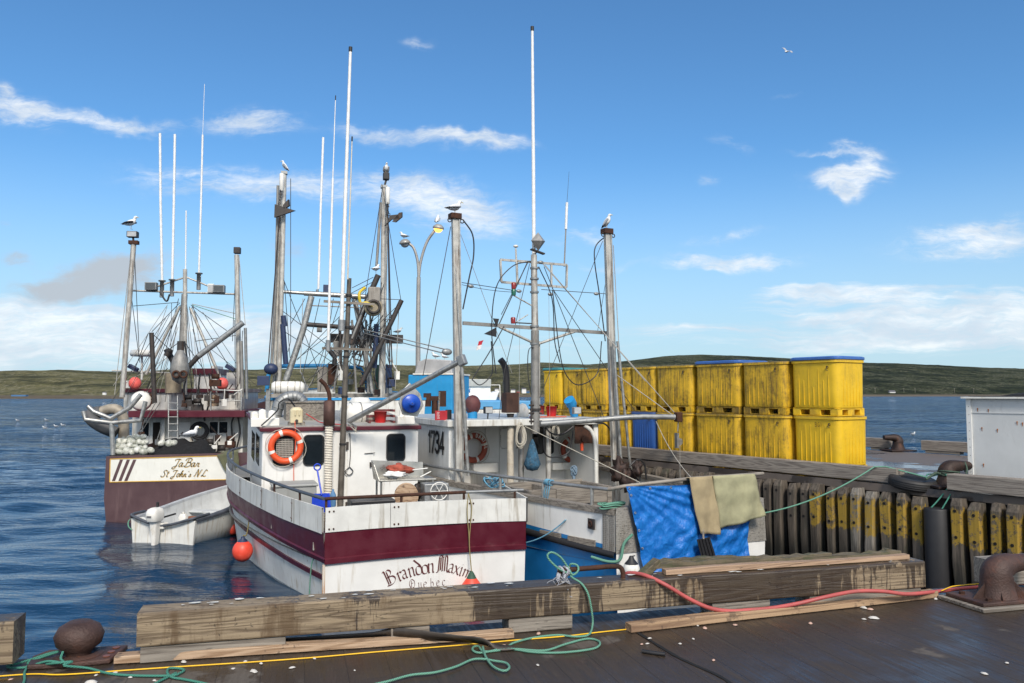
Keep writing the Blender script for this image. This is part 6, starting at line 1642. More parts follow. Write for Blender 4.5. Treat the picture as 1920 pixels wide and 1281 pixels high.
for a_, b_, mt, d0, d1 in RJ: MB().tube([J(a_[0], a_[1], YM + d0), J(b_[0], b_[1], YM + d1)], .012, 5).build('stay_wire', mt, jbr)
for pts in ([(375, 700), (372, 740), (380, 765), (384, 790)], [(392, 700), (396, 740), (388, 770)], [(346, 640), (352, 690), (345, 730), (350, 765)], [(446, 780), (450, 810), (444, 840)], [(438, 782), (434, 800), (440, 850)], [(398, 825), (400, 850), (392, 840)], [(300, 548), (312, 565), (318, 552)]):
    MB().tube(cr([J(px, py, YJ - .3) for px, py in pts], 5), .03, 6).build('hydraulic_hose', blackline, jbr)
rr = random.Random(31)
for k in range(26):
    x0_ = rr.uniform(240, 455); x1_ = x0_ + rr.uniform(-45, 45); y0_, y1_ = rr.uniform(570, 690), rr.uniform(715, 775); dd = rr.uniform(-.6, .6)
    if 150 < abs(x0_ - 200) < 0: continue
    MB().tube([J(347 + (x0_ - 347) * .35, y0_ - 20, YM), J(x1_, y1_, YM + dd)], .009, 4).build('stay_wire', rr.choice([wire, gl_, wire]), jbr)
for k in range(16):
    px = rr.uniform(252, 450); py = rr.choice([rr.uniform(738, 764), rr.uniform(800, 842)]); w_ = rr.uniform(4, 10); kk = MB(); c_ = J(px, py, YJ - rr.uniform(.3, .9)); s_ = w_ * .016
    kk.box(c_, (s_ * 1.5, s_, s_ * rr.uniform(.8, 2.4)), rz=rr.uniform(0, 1)); kk.tube([c_ + Vector((0, 0, s_)), c_ + Vector((rr.uniform(-.3, .3), 0, rr.uniform(.2, .5)))], .02, 6)
    kk.build('deck_gear', rr.choice([dark, rust, plastwhite, galv, dark, orange if k == 3 else iron]), jbr, bevel=.01)
for (px, py, r, mt) in ((393, 828, .22, dark), (415, 840, .25, dark), (432, 822, .2, rust), (400, 745, .2, P('winch_tan', (.30, .22, .15), .7, .2, .4, 8)), (370, 752, .22, dark), (352, 745, .2, dark), (278, 742, .18, rust), (404, 706, .22, rust)):
    mb = MB(); c_ = J(px, py, YJ - .4); mb.lathe([(r, -.12), (r * .4, -.1), (r * .4, .1), (r, .12)], c_, (1, .3, 0), 14); mb.box(c_ - Vector((0, 0, r)), (r * 1.6, r, r)); mb.build('winch', mt, jbr)
MB().torus(J(374, 808, YJ - .12), (0, 1, 0), .26, .06, 20, 6).build('cable_reel', black, jbr); MB().torus(J(374, 808, YJ - .16), (0, 1, 0), .2, .04, 20, 6).build('cable_reel', black, jbr)
# gallows frame and big curved duct at the port quarter
for pts in ([(212, 853), (209, 792)], [(156, 771), (160, 787), (209, 793), (264, 788), (273, 753)], [(165, 762), (176, 772), (208, 785), (244, 764), (264, 740)]):
    MB().tube([J(px, py, .35) for px, py in pts], .065, 12).build('gallows_frame', alu, jbr)
ductm = P('duct', (.33, .29, .23), .6, .2, .3, 4, dirt=(.12, .10, .09), damt=.6, dscale=(3, 3, 3), bump=.3, bscale=12)
MB().tube(cr([J(190, 772, 1.2), J(208, 767, 1.2), J(222, 770, 1.2), J(231, 785, 1.2), J(232, 835, 1.2)], 5), .15, 14).build('curved_duct', ductm, jbr)
MB().tube(cr([J(190, 772, 1.2), J(172, 776, 1.2), J(170, 785, 1.1), J(190, 800, 1.0), J(218, 812, 1.0)], 5), .17, 14).build('curved_duct', P('duct_dark', (.10, .10, .10), .6, .2, .3, 4, bump=.3), jbr)
mb = MB(); c_ = J(265, 752, YJ - .5)
mb.lathe([(.0, -.16), (.26, -.14), (.33, 0), (.26, .14), (0, .16)], c_, (.35, -1, .1), 24); wput(mb, JB, 'life_raft', plastwhite, 'round white life raft drum lashed above the visor of the maroon boat', 'life raft')
def ballthing(F, c, r, mt, label, cap=None, name='buoy', sc=(1, 1, 1.08), group=None):
    mb = MB(); mb.ball(c, r, 20, 14, sc=sc)
    if cap: mb.lathe([(r * .62, r * .78), (r * .42, r * 1.05), (r * .2, r * 1.25), (r * .18, r * 1.4)], c, n=14, mat=1)
    return wput(mb, F, name, [mt, cap or mt], label, 'buoy', group)
ballthing(JB, J(253, 719, YJ + .4), .20, buoypink, 'pink round buoy on the upper deck left of the lattice mast', name='fender_buoy')
ballthing(JB, J(417, 720, YJ + .4), .20, buoypink, 'pink round buoy on the upper deck right of the boom foot', name='fender_buoy')
# net with white floats on the stern
rr = random.Random(3); k = 0
netblack = P('net_black', (.008, .008, .009), .95, 0, .5, 20, dirt=(.02, .022, .025), damt=.6, dscale=(14, 14, 14), bump=1.2, bscale=40, bdist=.03)
pA, pB = J(300, 850, .8), J(404, 850, .8); heap(JB, (pA.x - .6, pB.x, .25, 1.9, 1.35), .95, netblack, 'mound of black netting on the stern deck', 'net', 'net_heap', 8)
fl = [(p_, q_) for q_, row in ((846, (216, 226, 236, 247, 258, 269, 281)), (838, (219, 230, 241, 252, 262, 273)), (830, (224, 234, 246, 259, 270, 276)), (823, (232, 243, 262)), (832, (303, 318, 326)), (821, (254, 267))) for p_ in row]
proto = None
flm = P('float_white', (.60, .60, .54), .45, 0, .2, 5, dirt=(.22, .24, .18), damt=.8, dscale=(9, 9, 9), dthr=(.4, .62), rnd=True)
for i, (px, py) in enumerate(fl):
    c_ = JB.wd(J(px + rr.uniform(-2, 2), py + rr.uniform(-2, 2), .35 + (850 - py) * .022))
    lb = 'white oval net float in the heap behind the slanted stripes' if px < 290 else 'white oval net float lying on the black netting'
    if proto is None:
        mb = MB(); mb.ball((0, 0, 0), .105, 12, 8, sc=(1.35, 1, 1)); mb.torus((.135, 0, 0), (1, 0, 0), .03, .015, 8, 5, mat=1); proto = mb.build('net_float', [flm, dark], label=lb, cat='float', group='white net floats on the maroon stern'); q = proto
    else:
        q = proto.copy(); COL.objects.link(q); q['label'] = lb
    q.location = c_; q.rotation_euler = (rr.uniform(0, 3), rr.uniform(-.6, .6), rr.uniform(0, 3)); s_ = rr.uniform(.65, 1.1); q.scale = (s_, s_, s_)
mb = MB(); rows = []
cs_ = [J(407, 853, -.04), J(447, 845, -.04), J(450, 876, -.04), J(432, 899, -.04)]
for j in range(13):
    v_ = j / 12; a_ = cs_[0].lerp(cs_[3], v_); b_ = cs_[1].lerp(cs_[2], v_)
    rows.append([a_.lerp(b_, i / 12) + Vector((0, -.05 * abs(sin(i * .9 + j * .3)) - .03, -.10 * v_ * sin(pi * i / 12))) for i in range(13)])
top = [p + Vector((0, .7, .05)) for p in rows[0]]
mb.loft([top] + rows); wput(mb, JB, 'canvas_cover', P('canvas_olive', (.11, .115, .065), .95, 0, .2, 4, bump=.6, bscale=30), 'olive green canvas draped over the right end of the plum stern', 'tarp')

# ================================================================== skiff with outboard
SK = Frame(-8.98, 19.0, -13.5)
skr = empty('skiff', SK.o, SK.a, 'small white open skiff with outboard motor floating between the two maroon sterns', 'skiff')
skw = P('skiff_white', (.70, .70, .66), .5, 0, .1, 3, dirt=(.34, .24, .10), damt=.6, dscale=(12, 12, .8), dthr=(.5, .7), spots=(.35, .16, .05), sthr=.05, sscale=4, bump=.1)
skin_ = P('skiff_inside', (.52, .54, .54), .6, 0, .12, 3, dirt=(.2, .18, .15), damt=.4)
skg = P('skiff_gunwale', (.40, .42, .44), .5, 0, .1, 4, dirt=(.15, .14, .12), damt=.4); skb = P('skiff_rub', (.07, .08, .10), .6, 0, .3, 5)
WS = 1.72; LS = 3.7
tS = [(0, 0), (1.2, -.08), (2.2, .02), (3.0, .36), (3.7, .86)]   # how far the side moves in
fxl = lambda y: interpc(tS, y); fxr = lambda y: WS - interpc(tS, y)
zg = lambda y: .60 + .03 * y + .030 * y * y
def sk_side(f, sgn, inn, z0, z1, k=0): return [[Vector((f(LS * i / 16) + sgn * (inn + k * (1 - 0)), LS * i / 16, z0(LS * i / 16))) for i in range(17)]]
for f, sgn in ((fxl, 1), (fxr, -1)):
    ys_ = [LS * i / 18 for i in range(19)]
    mb = MB(); mb.loft([[Vector((f(y) + sgn * .42, y, -.3)) for y in ys_], [Vector((f(y) + sgn * .10, y, 0.02)) for y in ys_], [Vector((f(y) + sgn * .03, y, .25)) for y in ys_], [Vector((f(y), y, zg(y) - .03)) for y in ys_]]); mb.build('hull_side', skw, skr)
    mb = MB(); mb.loft([[Vector((f(y) + sgn * .11, y, zg(y) - .03)) for y in ys_], [Vector((f(y) + sgn * .16, y, .14)) for y in ys_], [Vector((WS / 2, y, .10)) for y in ys_]]); mb.build('inner_lining', skin_, skr)
    mb = MB(); mb.loft([[Vector((f(y) - sgn * .03, y, zg(y) - .07)) for y in ys_], [Vector((f(y) - sgn * .035, y, zg(y) - .01)) for y in ys_], [Vector((f(y), y, zg(y) + .01)) for y in ys_], [Vector((f(y) + sgn * .11, y, zg(y) + .005)) for y in ys_], [Vector((f(y) + sgn * .115, y, zg(y) - .05)) for y in ys_]], smooth=False); mb.build('gunwale', skg if sgn > 0 else skb, skr)
mb = MB(); mb.prism([(.08, 0, -.25), (WS - .08, 0, -.25), (WS, 0, .56), (WS - .3, 0, .60), (WS - .62, 0, .46), (.62, 0, .46), (.3, 0, .60), (0, 0, .56)], (0, .07, 0)); mb.build('transom', skw, skr, bevel=.01)
MB().tube(cr([Vector((-.02, .5, .66)), Vector((0, .1, .66)), Vector((.12, -.06, .62)), Vector((WS / 2, -.08, .44)), Vector((WS - .12, -.06, .60)), Vector((WS, .1, .64)), Vector((WS + .02, .5, .66))], 6), .032, 8).build('stern_bumper', skb, skr)
for y in (.35, 2.0): MB().bx(fxl(y) + .12, fxr(y) - .12, y, y + .32, .32 if y < 1 else .42, .37 if y < 1 else .47).build('thwart', skin_, skr, bevel=.01)
for x in (.1, WS - .3): MB().bx(x, x + .26, .08, .42, .18, .52).build('corner_locker', skin_, skr, bevel=.02)
mx = SK.at(293, 1000, y=-.12).x
mo = MB(); mo.loft([rrect(.25, .34, .08, .56), rrect(.29, .40, .10, .62), rrect(.29, .42, .11, .74), rrect(.24, .36, .10, .83), rrect(.12, .20, .05, .865)], closed=True); mo.add(rrect(.12, .20, .05, .865), [tuple(range(28))]); mo.v = [p + Vector((mx, -.18, 0)) for p in mo.v]; mot = mo.build('outboard_motor', plastwhite, skr); MB().tube([(mx + .02, .0, .60), (mx + .10, .42, .64)], .022, 8).build('tiller', black, mot); MB().bx(mx - .11, mx + .11, -.28, -.05, -.02, .0).build('cavitation_plate', plastwhite, mot)
MB().bx(mx - .06, mx + .06, -.396, -.392, .66, .70).build('motor_band', FLAT('motor_grey', (.12, .12, .13), .4), mot)
mb = MB(); mb.loft([rrect(.20, .24, .05, .57), rrect(.16, .22, .05, .38), rrect(.12, .18, .04, .10), rrect(.07, .16, .03, -.12)], closed=True, smooth=True)
mb.v = [p + Vector((mx, -.16, 0)) for p in mb.v]; mb.build('motor_leg', plastwhite, mot)
MB().bx(mx - .16, mx + .16, -.10, .10, .36, .50).build('motor_clamp', plastwhite, mot, bevel=.02); MB().lathe([(.03, 0), (.03, .12)], (mx + .0, -.10, .86), n=8).build('motor_knob', black, mot)
for px, py, s_, lb in ((362, 966, 0, 'left one of two small brown wooden blocks in the skiff'), (352, 968, 1, 'x')):
    pass
mb = MB(); mb.bx(1.05, 1.3, .55, .75, .47, .55); mb.bx(1.12, 1.4, .5, .7, .38, .46); wput(mb, SK, 'wood_blocks', P('brickwood', (.30, .12, .06), .7, 0, .3, 6), 'two stacked reddish wooden blocks on the skiff thwart', 'block', bevel=.005)
mb = MB(); mb.loft([rrect(.2, .16, .05, .40), rrect(.2, .16, .05, .58), rrect(.12, .1, .03, .66)], closed=True); mb.v = [p + Vector((mx + .33, .40, 0)) for p in mb.v]; mb.lathe([(.03, .66), (.03, .70)], (mx + .33, .40, 0), n=8); wput(mb, SK, 'fuel_can', [plastwhite], 'small white fuel can in the skiff beside the outboard', 'can', bevel=.01)
bq = SK.at(436, 992, y=1.55)
mb = MB(); mb.ball(bq, .135, 18, 12, sc=(1, 1, 1.1)); mb.lathe([(.08, .11), (.05, .17), (.02, .2)], bq, n=12, mat=1); mb.tube([bq + Vector((0, 0, .18)), bq + Vector((-.02, .0, .42))], .012, 5, 1); wput(mb, SK, 'fender_buoy', [buoyred, navy], 'red buoy hanging on the right side of the skiff', 'buoy')
mb = MB(); mb.tube(cr([(0, .1, .58), (-.06, 0, .5), (-.02, -.05, .38), (.05, -.02, .3)], 5), .014, 6); wput(mb, SK, 'short_rope', ropepale, 'short pale rope over the left corner of the skiff', 'rope')

# ================================================================== blue and white boat behind the first cabin
B4 = Frame(-8.0, 26.0, 14.0)
b4r = empty('fishing_boat', B4.o, B4.a, 'blue trimmed fishing boat behind the grey cabin roof, with dark anchors high on its masts', 'fishing boat')
K = lambda px, py, y=0.0: B4.at(px, py, y=y)
W4 = 5.2; zt4 = K(620, 746, 0).z
slB = [(0, 0), (3, .2), (7, .2), (10, -.6), (12.5, -2.5)]
for sgn, x0 in ((-1, 0), (1, W4)):
    X_ = lambda y, k: x0 + sgn * (interpc(slB, y) - k)
    mb = MB(); band(mb, 12.5, 24, lambda y: X_(y, .8), lambda y: -.9, lambda y: X_(y, .15), lambda y: 1.2, rows=4); band(mb, 12.5, 24, lambda y: X_(y, .15), lambda y: 1.2, lambda y: X_(y, 0), lambda y: zt4 - .05 + .01 * y * y * .3); mb.build('hull_side', whitegrp, b4r)
    mb = MB(); mb.loft([[Vector((X_(12.5 * i / 24, k_), 12.5 * i / 24, zt4 + dz_ + .003 * (12.5 * i / 24) ** 2)) for i in range(25)] for (k_, dz_) in ((-.03, -.09), (-.03, 0), (.1, 0))], smooth=False); mb.build('cap_rail', skyblue, b4r)
mb = MB(); mb.add([(.3, 0, -.8), (W4 - .3, 0, -.8), (W4, 0, zt4 - .08), (0, 0, zt4 - .08)], [(0, 1, 2, 3)]); mb.build('transom', whitegrp, b4r)
MB().bx(-.02, W4 + .02, -.03, .1, zt4 - .08, zt4).build('cap_rail', skyblue, b4r)
mb = MB(); mb.loft([[Vector((.1, y, zt4 - .75)) for y in (.05, 5, 9)], [Vector((W4 - .1, y, zt4 - .75)) for y in (.05, 5, 9)]], smooth=False); mb.build('deck', deckg, b4r)
jk = P('grey_deckhouse', (.28, .26, .23), .7, 0, .2, 3, dirt=(.1, .08, .06), damt=.6)
def kbox(a, b_, y0, dep, nm, mt, bv=.01, parent=None):
    p, q = K(a[0], a[1], y0), K(b_[0], b_[1], y0); x0_, x1_ = sorted((p.x, q.x)); z0_, z1_ = sorted((p.z, q.z))
    return MB().bx(x0_, x1_, y0, y0 + dep, z0_, z1_).build(nm, mt, parent or b4r, bevel=bv)
kbox((505, 745), (748, 738), 1.0, .15, 'side_grating', jk); kbox((595, 735), (614, 688), 1.2, .5, 'deck_locker', jk)
kbox((615, 722), (632, 682), .9, .6, 'exhaust_trunk', rust); kbox((619, 642), (756, 628), 1.0, .2, 'net_beam', dark); kbox((625, 668), (642, 640), .95, .3, 'beam_post', polegrey)
kbox((704, 745), (714, 684), 1.4, .4, 'green_cabinet', P('green_cab', (.03, .10, .08), .5)); kbox((723, 745), (735, 684), 1.4, .4, 'blue_cabinet', P('navy_cab', (.02, .05, .13), .5))
kbox((653, 735), (667, 694), 1.6, .6, 'tarped_drum', P('straw', (.30, .28, .16), .8)); kbox((606, 548), (618, 534), .9, .3, 'floodlight', navy); kbox((594, 622), (604, 614), .9, .25, 'floodlight', galv); kbox((657, 655), (668, 643), .6, .25, 'floodlight', galv)
kbox((482, 723), (505, 705), -.4, .1, 'solar_panel', navy)
kbox((497, 800), (507, 729), -.2, .25, 'gantry_foot', galv)
def poleK(pts, r, mt, y, nm, n=10): return MB().tube([K(p_[0], p_[1], y) for p_ in pts], r, n).build(nm, mt, b4r)
YG = .6
for pts, r, mt, y, nm in (([(533, 325), (528, 540), (522, 735)], .085, pole, YG, 'gantry_mast'), ([(528, 330), (521, 540), (514, 735)], .065, pole, YG + .15, 'gantry_mast'), ([(521, 348), (517, 540), (508, 700)], .045, polegrey, YG, 'gantry_mast'),
    ([(720, 350), (718, 520), (714, 745)], .085, pole, YG, 'gantry_mast'), ([(726, 370), (722, 540), (719, 745)], .06, pole, YG + .15, 'gantry_mast'), ([(714, 380), (706, 500)], .05, polegrey, YG, 'gantry_mast'),
    ([(528, 547), (572, 550)], .06, alu, YG, 'gantry_beam'), ([(570, 550), (692, 557)], .085, alu, YG, 'gantry_beam'), ([(584, 556), (568, 620), (536, 714)], .11, alu, YG, 'gantry_leg'), ([(570, 608), (662, 615)], .08, dark, YG, 'gantry_beam'),
    ([(664, 556), (680, 640), (698, 738)], .09, alu, YG + .1, 'gantry_leg'), ([(583, 573), (700, 578)], .02, polegrey, YG, 'gantry_beam'),
    ([(753, 563), (712, 650), (676, 722)], .085, dark, YG - .5, 'boom'), ([(709, 516), (690, 560), (658, 645)], .10, dark, YG - .7, 'boom'), ([(700, 540), (690, 560), (660, 635)], .04, polegrey, YG - .8, 'boom'),
    ([(500, 735), (503, 705), (510, 687), (600, 686)], .075, skyblue, YG + 1.5, 'guard_rail'), ([(600, 686), (676, 690), (686, 710), (690, 735)], .075, skyblue, YG + 1.5, 'guard_rail'), ([(530, 608), (536, 683)], .09, navy, YG - .2, 'hydraulic_ram'), ([(706, 608), (702, 690)], .09, navy, YG - .2, 'hydraulic_ram'),
    ([(597, 542), (601, 400), (606, 258)], .040, antenna, YG, 'antenna'), ([(785 - 190, 555), (595, 543)], .05, galv, YG, 'antenna'), ([(531, 592), (534, 612)], .09, navy, YG - .2, 'hydraulic_ram'),
    ([(616, 655), (628, 670), (627, 684)], .09, black, YG, 'exhaust_pipe'), ([(637, 612), (640, 700)], .05, dark, YG, 'lattice_post'), ([(660, 600), (668, 735)], .04, polegrey, YG, 'lattice_post'), ([(686, 600), (690, 738)], .04, polegrey, YG, 'lattice_post'), ([(647, 620), (625, 735)], .04, polegrey, YG, 'lattice_post')):
    poleK(pts, r, mt, y, nm)
for k in range(9): poleK([(655 + k * 3.0, 640 + k * 11), (676 + k * 1.5, 646 + k * 10.5)], .022, dark, YG, 'lattice_rung')
wc = K(700, 576, YG - 1.0)
MB().lathe([(.27, -.12), (.30, -.1), (.30, .08), (.24, .1)], wc, (0, -1, 0), 24).build('net_wheel', P('wheel_tan', (.34, .29, .20), .6, .2, .3, 6), b4r); MB().torus(wc + Vector((0, -.14, 0)), (0, 1, 0), .20, .05, 20, 6).build('wheel_rim', dark, b4r)
MB().box(wc + Vector((.02, .0, .42)), (.4, .22, .5)).build('wheel_yoke', jk, b4r, bevel=.04)
MB().tube(cr([K(699, 573, YG - 1.2), K(686, 568, YG - 1.2), K(676, 568, YG - 1.2), K(674, 550, YG - 1.2), K(684, 540, YG - 1)], 5), .05, 8).build('yellow_hose', FLAT('yellow_hose', (.60, .45, .03), .5), b4r)
MB().ball(K(508, 692, YG - .3), .19, sc=(1.2, 1, 1)).build('winch_drum', navy, b4r)
for (a_, b_, mt) in (((524, 405), (503, 688), chainm), ((545, 335), (545, 640), wire), ((727, 380), (731, 690), chainm), ((727, 380), (735, 690), chainm), ((716, 360), (684, 560), wire), ((545, 640), (540, 660), wire), ((716, 345), (752, 565), wire), ((572, 560), (545, 608), wire), ((660, 540), (700, 520), wire), ((655, 552), (712, 522), wire), ((748, 575), (741, 730), gl_), ((700, 560), (748, 562), wire), ((600, 560), (560, 735), wire), ((625, 560), (600, 735), wire), ((640, 560), (585, 720), wire), ((670, 560), (735, 725), wire), ((690, 560), (640, 740), wire), ((568, 560), (563, 700), gl_), ((753, 566), (666, 650), wire), ((690, 650), (735, 590), wire)):
    MB().tube([K(a_[0], a_[1], YG - .3), K(b_[0], b_[1], YG - .3)], .02 if mt is chainm else .012, 5).build('stay_wire', mt, b4r)
rr = random.Random(77)
for k in range(24):
    a_ = (rr.choice([532, 640, 655, 690, 716, 722]) + rr.uniform(-6, 6), rr.uniform(520, 640)); b_ = (rr.uniform(540, 745), rr.uniform(660, 738))
    MB().tube([K(a_[0], a_[1], YG + rr.uniform(-.3, .3)), K(b_[0], b_[1], YG + rr.uniform(-.8, .8))], .011, 4).build('stay_wire', rr.choice([wire, gl_, wire]), b4r)
for k in range(12):
    px = rr.uniform(560, 745); py = rr.uniform(700, 738); s_ = rr.uniform(.1, .26); kk = MB(); c_ = K(px, py, YG + rr.uniform(-.3, 1)); kk.box(c_, (s_, s_, s_ * rr.uniform(1, 2.2)), rz=rr.uniform(0, 1)); kk.tube([c_ + Vector((0, 0, s_)), c_ + Vector((rr.uniform(-.3, .3), 0, rr.uniform(.3, .8)))], .025, 6)
    kk.build('deck_gear', rr.choice([dark, rust, plastwhite, galv, navy, iron]), b4r, bevel=.01)
for k in range(14): MB().rod(K(rr.uniform(640, 705), rr.uniform(560, 640), YG), K(rr.uniform(640, 705), rr.uniform(645, 700), YG), rr.uniform(.02, .045), 6).build('lattice_post', rr.choice([dark, iron, polegrey]), b4r)
for (a_, b_) in (((682, 618), (838, 656)), ((684, 625), (838, 664))): MB().tube([K(a_[0], a_[1], YG - .5), B4.loc(DN.wd(Dm(b_[0], b_[1], -.3)))], .014, 5).build('stay_wire', gl_, b4r)
mb = MB(); mb.ball(DN.at(838, 660, y=YW - .3), .09, 10, 7, sc=(1.3, .6, .8)); mb.build('rigging_block', galv, dnr)
# anchors hung on the masts
def plate_anchor(polys, chain, lb):
    mb = MB()
    for pl_ in polys: mb.prism([K(x_, y_, YG - .35) for x_, y_ in pl_], (.05, .12, .02))
    for i in range(len(chain) - 1):
        a_, b_ = K(*chain[i], YG - .35), K(*chain[i + 1], YG - .35); n_ = max(2, int((b_ - a_).length / .09))
        for j in range(n_): mb.torus(a_.lerp(b_, (j + .5) / n_), (0, 1, 0) if j % 2 else (1, 0, 0), .035, .013, 8, 4)
    wput(mb, B4, 'anchor', dark, lb, 'anchor')
plate_anchor([[(515, 383), (552, 395), (514, 408)], [(530, 385), (540, 374), (541, 386), (532, 392)]], [(526, 355), (525, 372), (523, 385)], 'dark triangular anchor hanging on the left mast')
plate_anchor([[(720, 424), (733, 412), (749, 410), (746, 402), (730, 404), (728, 415)], [(748, 399), (753, 398), (753, 407), (741, 417), (735, 416)]], [(727, 378), (728, 396), (730, 404)], 'dark two armed anchor hanging on the right mast')
for px, py in ((528, 342), (727, 367)): MB().lathe([(.06, -.3), (.075, -.28), (.075, .28), (.06, .3)], K(px, py, YG - .3), n=12).build('spring_canister', plastwhite, b4r)
MB().box(K(724, 331, YG), (.22, .2, .26)).build('mast_lamp', black, b4r, bevel=.03); MB().rod(K(724, 338, YG), K(720, 352, YG), .04, 6).build('mast_lamp_stem', dark, b4r)
for px, py in ((533, 324), (720, 350)): MB().bx(*[v_ for v_ in (K(px - 6, py, YG).x, K(px + 6, py, YG).x, YG - .1, YG + .1, K(px, py + 3, YG).z, K(px, py - 2, YG).z)]).build('mast_head', galv, b4r)
c_ = K(540, 727, YG - 1.0); mb = MB(); mb.lathe([(.0, -.52), (.14, -.51), (.20, -.42), (.21, 0), (.20, .42), (.14, .51), (0, .52)], c_, (1, 0, 0), 20)
for k in (-.38, -.22, .0, .22, .38): mb.torus(c_ + Vector((k, 0, 0)), (1, 0, 0), .213, .008, 20, 5, mat=1)
wput(mb, B4, 'life_raft', [plastwhite, dark], 'white cylindrical life raft canister lying left of the black exhaust', 'life raft')
MB().bx(c_.x - .5, c_.x + .5, c_.y - .15, c_.y + .15, K(540, 745, YG - 1).z, c_.z - .19).build('raft_cradle', jk, b4r)

# ================================================================== things on and beyond the far part of the wharf
YB_ = 30.5
p0, p1 = W(770, 795, YB_), W(857, 703, YB_)
e = empty('blue_container', ((p0.x + p1.x) / 2 + .1, YB_ + .6, -.004), radians(-12), 'bright blue upright container behind the boom, with white top', 'container')
h_ = p1.z; w_ = (p1.x - p0.x)
MB().bx(-w_ / 2, w_ / 2, -1, 1.4, 0, h_).build('container_body', P('container_blue', (.02, .28, .58), .5, 0, .08, 2, dirt=(.10, .2, .28), damt=.4), e, bevel=.04)
MB().bx(-w_ / 2 + .2, w_ / 2 + .03, -1.03, 1.43, h_, h_ + .06).build('container_roof', plastwhite, e)
mb = MB(); mb.prism([(-.7, -.8, h_ + .06), (-.55, -.8, h_ + .5), (-.25, -.8, h_ + .62), (.75, -.8, h_ + .55), (.8, -.8, h_ + .06)], (0, 1.5, 0)); mb.build('roof_hood', P('hood_grey', (.42, .42, .42), .5, .2, .1, 3), e, bevel=.03)
t4 = Frame(*W(820, 790, 27)[:2], 20, 0)
e = empty('twin_stack', W(815, 800, 27.5) * 1.0, 0, 'rusty brown twin headed exhaust standing before the blue container', 'exhaust')
e.location.z = -.8
zt_ = W(815, 745, 27.5).z + .8; zb_ = 0
MB().rod((0, 0, 0), (0, 0, zt_ - .1), .11, 10).build('stack_pipe', rust, e)
for s_ in (-1, 1): MB().bx(s_ * .26 - .12, s_ * .26 + .12, -.14, .14, zt_ - .32, zt_ + .18 + .04 * s_).build('stack_box', rust, e)
MB().bx(-.2, .2, -.1, .1, zt_ - .12, zt_ + .04).build('stack_bridge', rust, e)
# blue decked boat far behind, left of the tubs
e = Frame(*W(905, 790, 34)[:2], 14); r5 = empty('moored_boat', e.o, e.a, 'pale blue decked boat partly seen behind the black exhaust, left of the tubs', 'boat')
q = lambda px, py, y=0.0: e.at(px, py, y=y)
a_, b_ = q(770, 800), q(1010, 752)
mb = MB(); mb.bx(a_.x, b_.x, 0, 6, -.4, b_.z - .35); mb.build('hull', whitegrp, r5, bevel=.05)
MB().bx(a_.x - .02, b_.x + .02, -.03, 6.03, b_.z - .35, b_.z).build('bulwark', P('bulwark_pale', (.10, .34, .60), .6, 0, .1, 2), r5, bevel=.03)
p_, q_ = q(866, 790, 1), q(935, 722, 1)
# small white boat on a trailer beyond
e6 = Frame(*W(870, 760, 40)[:2], 10, -.0); r6 = empty('small_boat', (e6.o.x, e6.o.y, 0), e6.a, 'small white motorboat with grey canopy, ashore behind the left pole', 'boat')
q = lambda px, py, y=0.0: e6.at(px, py, y=y)
a_, b_, c_, d_ = q(858, 732), q(920, 725), q(936, 732), q(930, 757)
mb = MB(); hw = 1.0
for (pts_) in (([q(856, 757), q(905, 760), q(930, 752), q(937, 733), q(920, 738), q(856, 740)]),): mb.prism(pts_, (0, 1.9, 0))
mb.build('hull', plastwhite, r6, bevel=.05)
p_, q_ = q(866, 742, .3), q(920, 724, .3); MB().bx(p_.x, q_.x, .3, 1.6, p_.z, q_.z).build('cabin', plastwhite, r6, bevel=.04)
p_, q2 = q(866, 725, .2), q(921, 711, .2); MB().bx(p_.x, q2.x, .2, 1.7, p_.z, q2.z).build('canopy', P('canopy_grey', (.42, .42, .38), .8), r6, bevel=.03)
mb = MB(); h_ = (q(880, 727, .27) - q(880, 734, .27)).length; block(mb, 'EN', q(873, 736, .27), (1, 0, 0), (0, 0, 1), h_, .2); mb.build('name_lettering', bluepaint, r6)
MB().rod(q(938, 762, .9), q(937, 722, .9), .03, 6).build('light_pole', plastwhite, r6); MB().rod(q(921, 722, .9), q(937, 722, .9), .02, 6).build('light_arm', plastwhite, r6)
for x_ in (.3, 1.6): MB().torus(q(890, 765, x_ - .2), (1, 0, 0), .25, .09, 16, 8).build('trailer_wheel', black, r6)
MB().bx(q(870, 765).x, q(915, 765).x, .3, 1.5, .25, .36).build('trailer_frame', galv, r6)
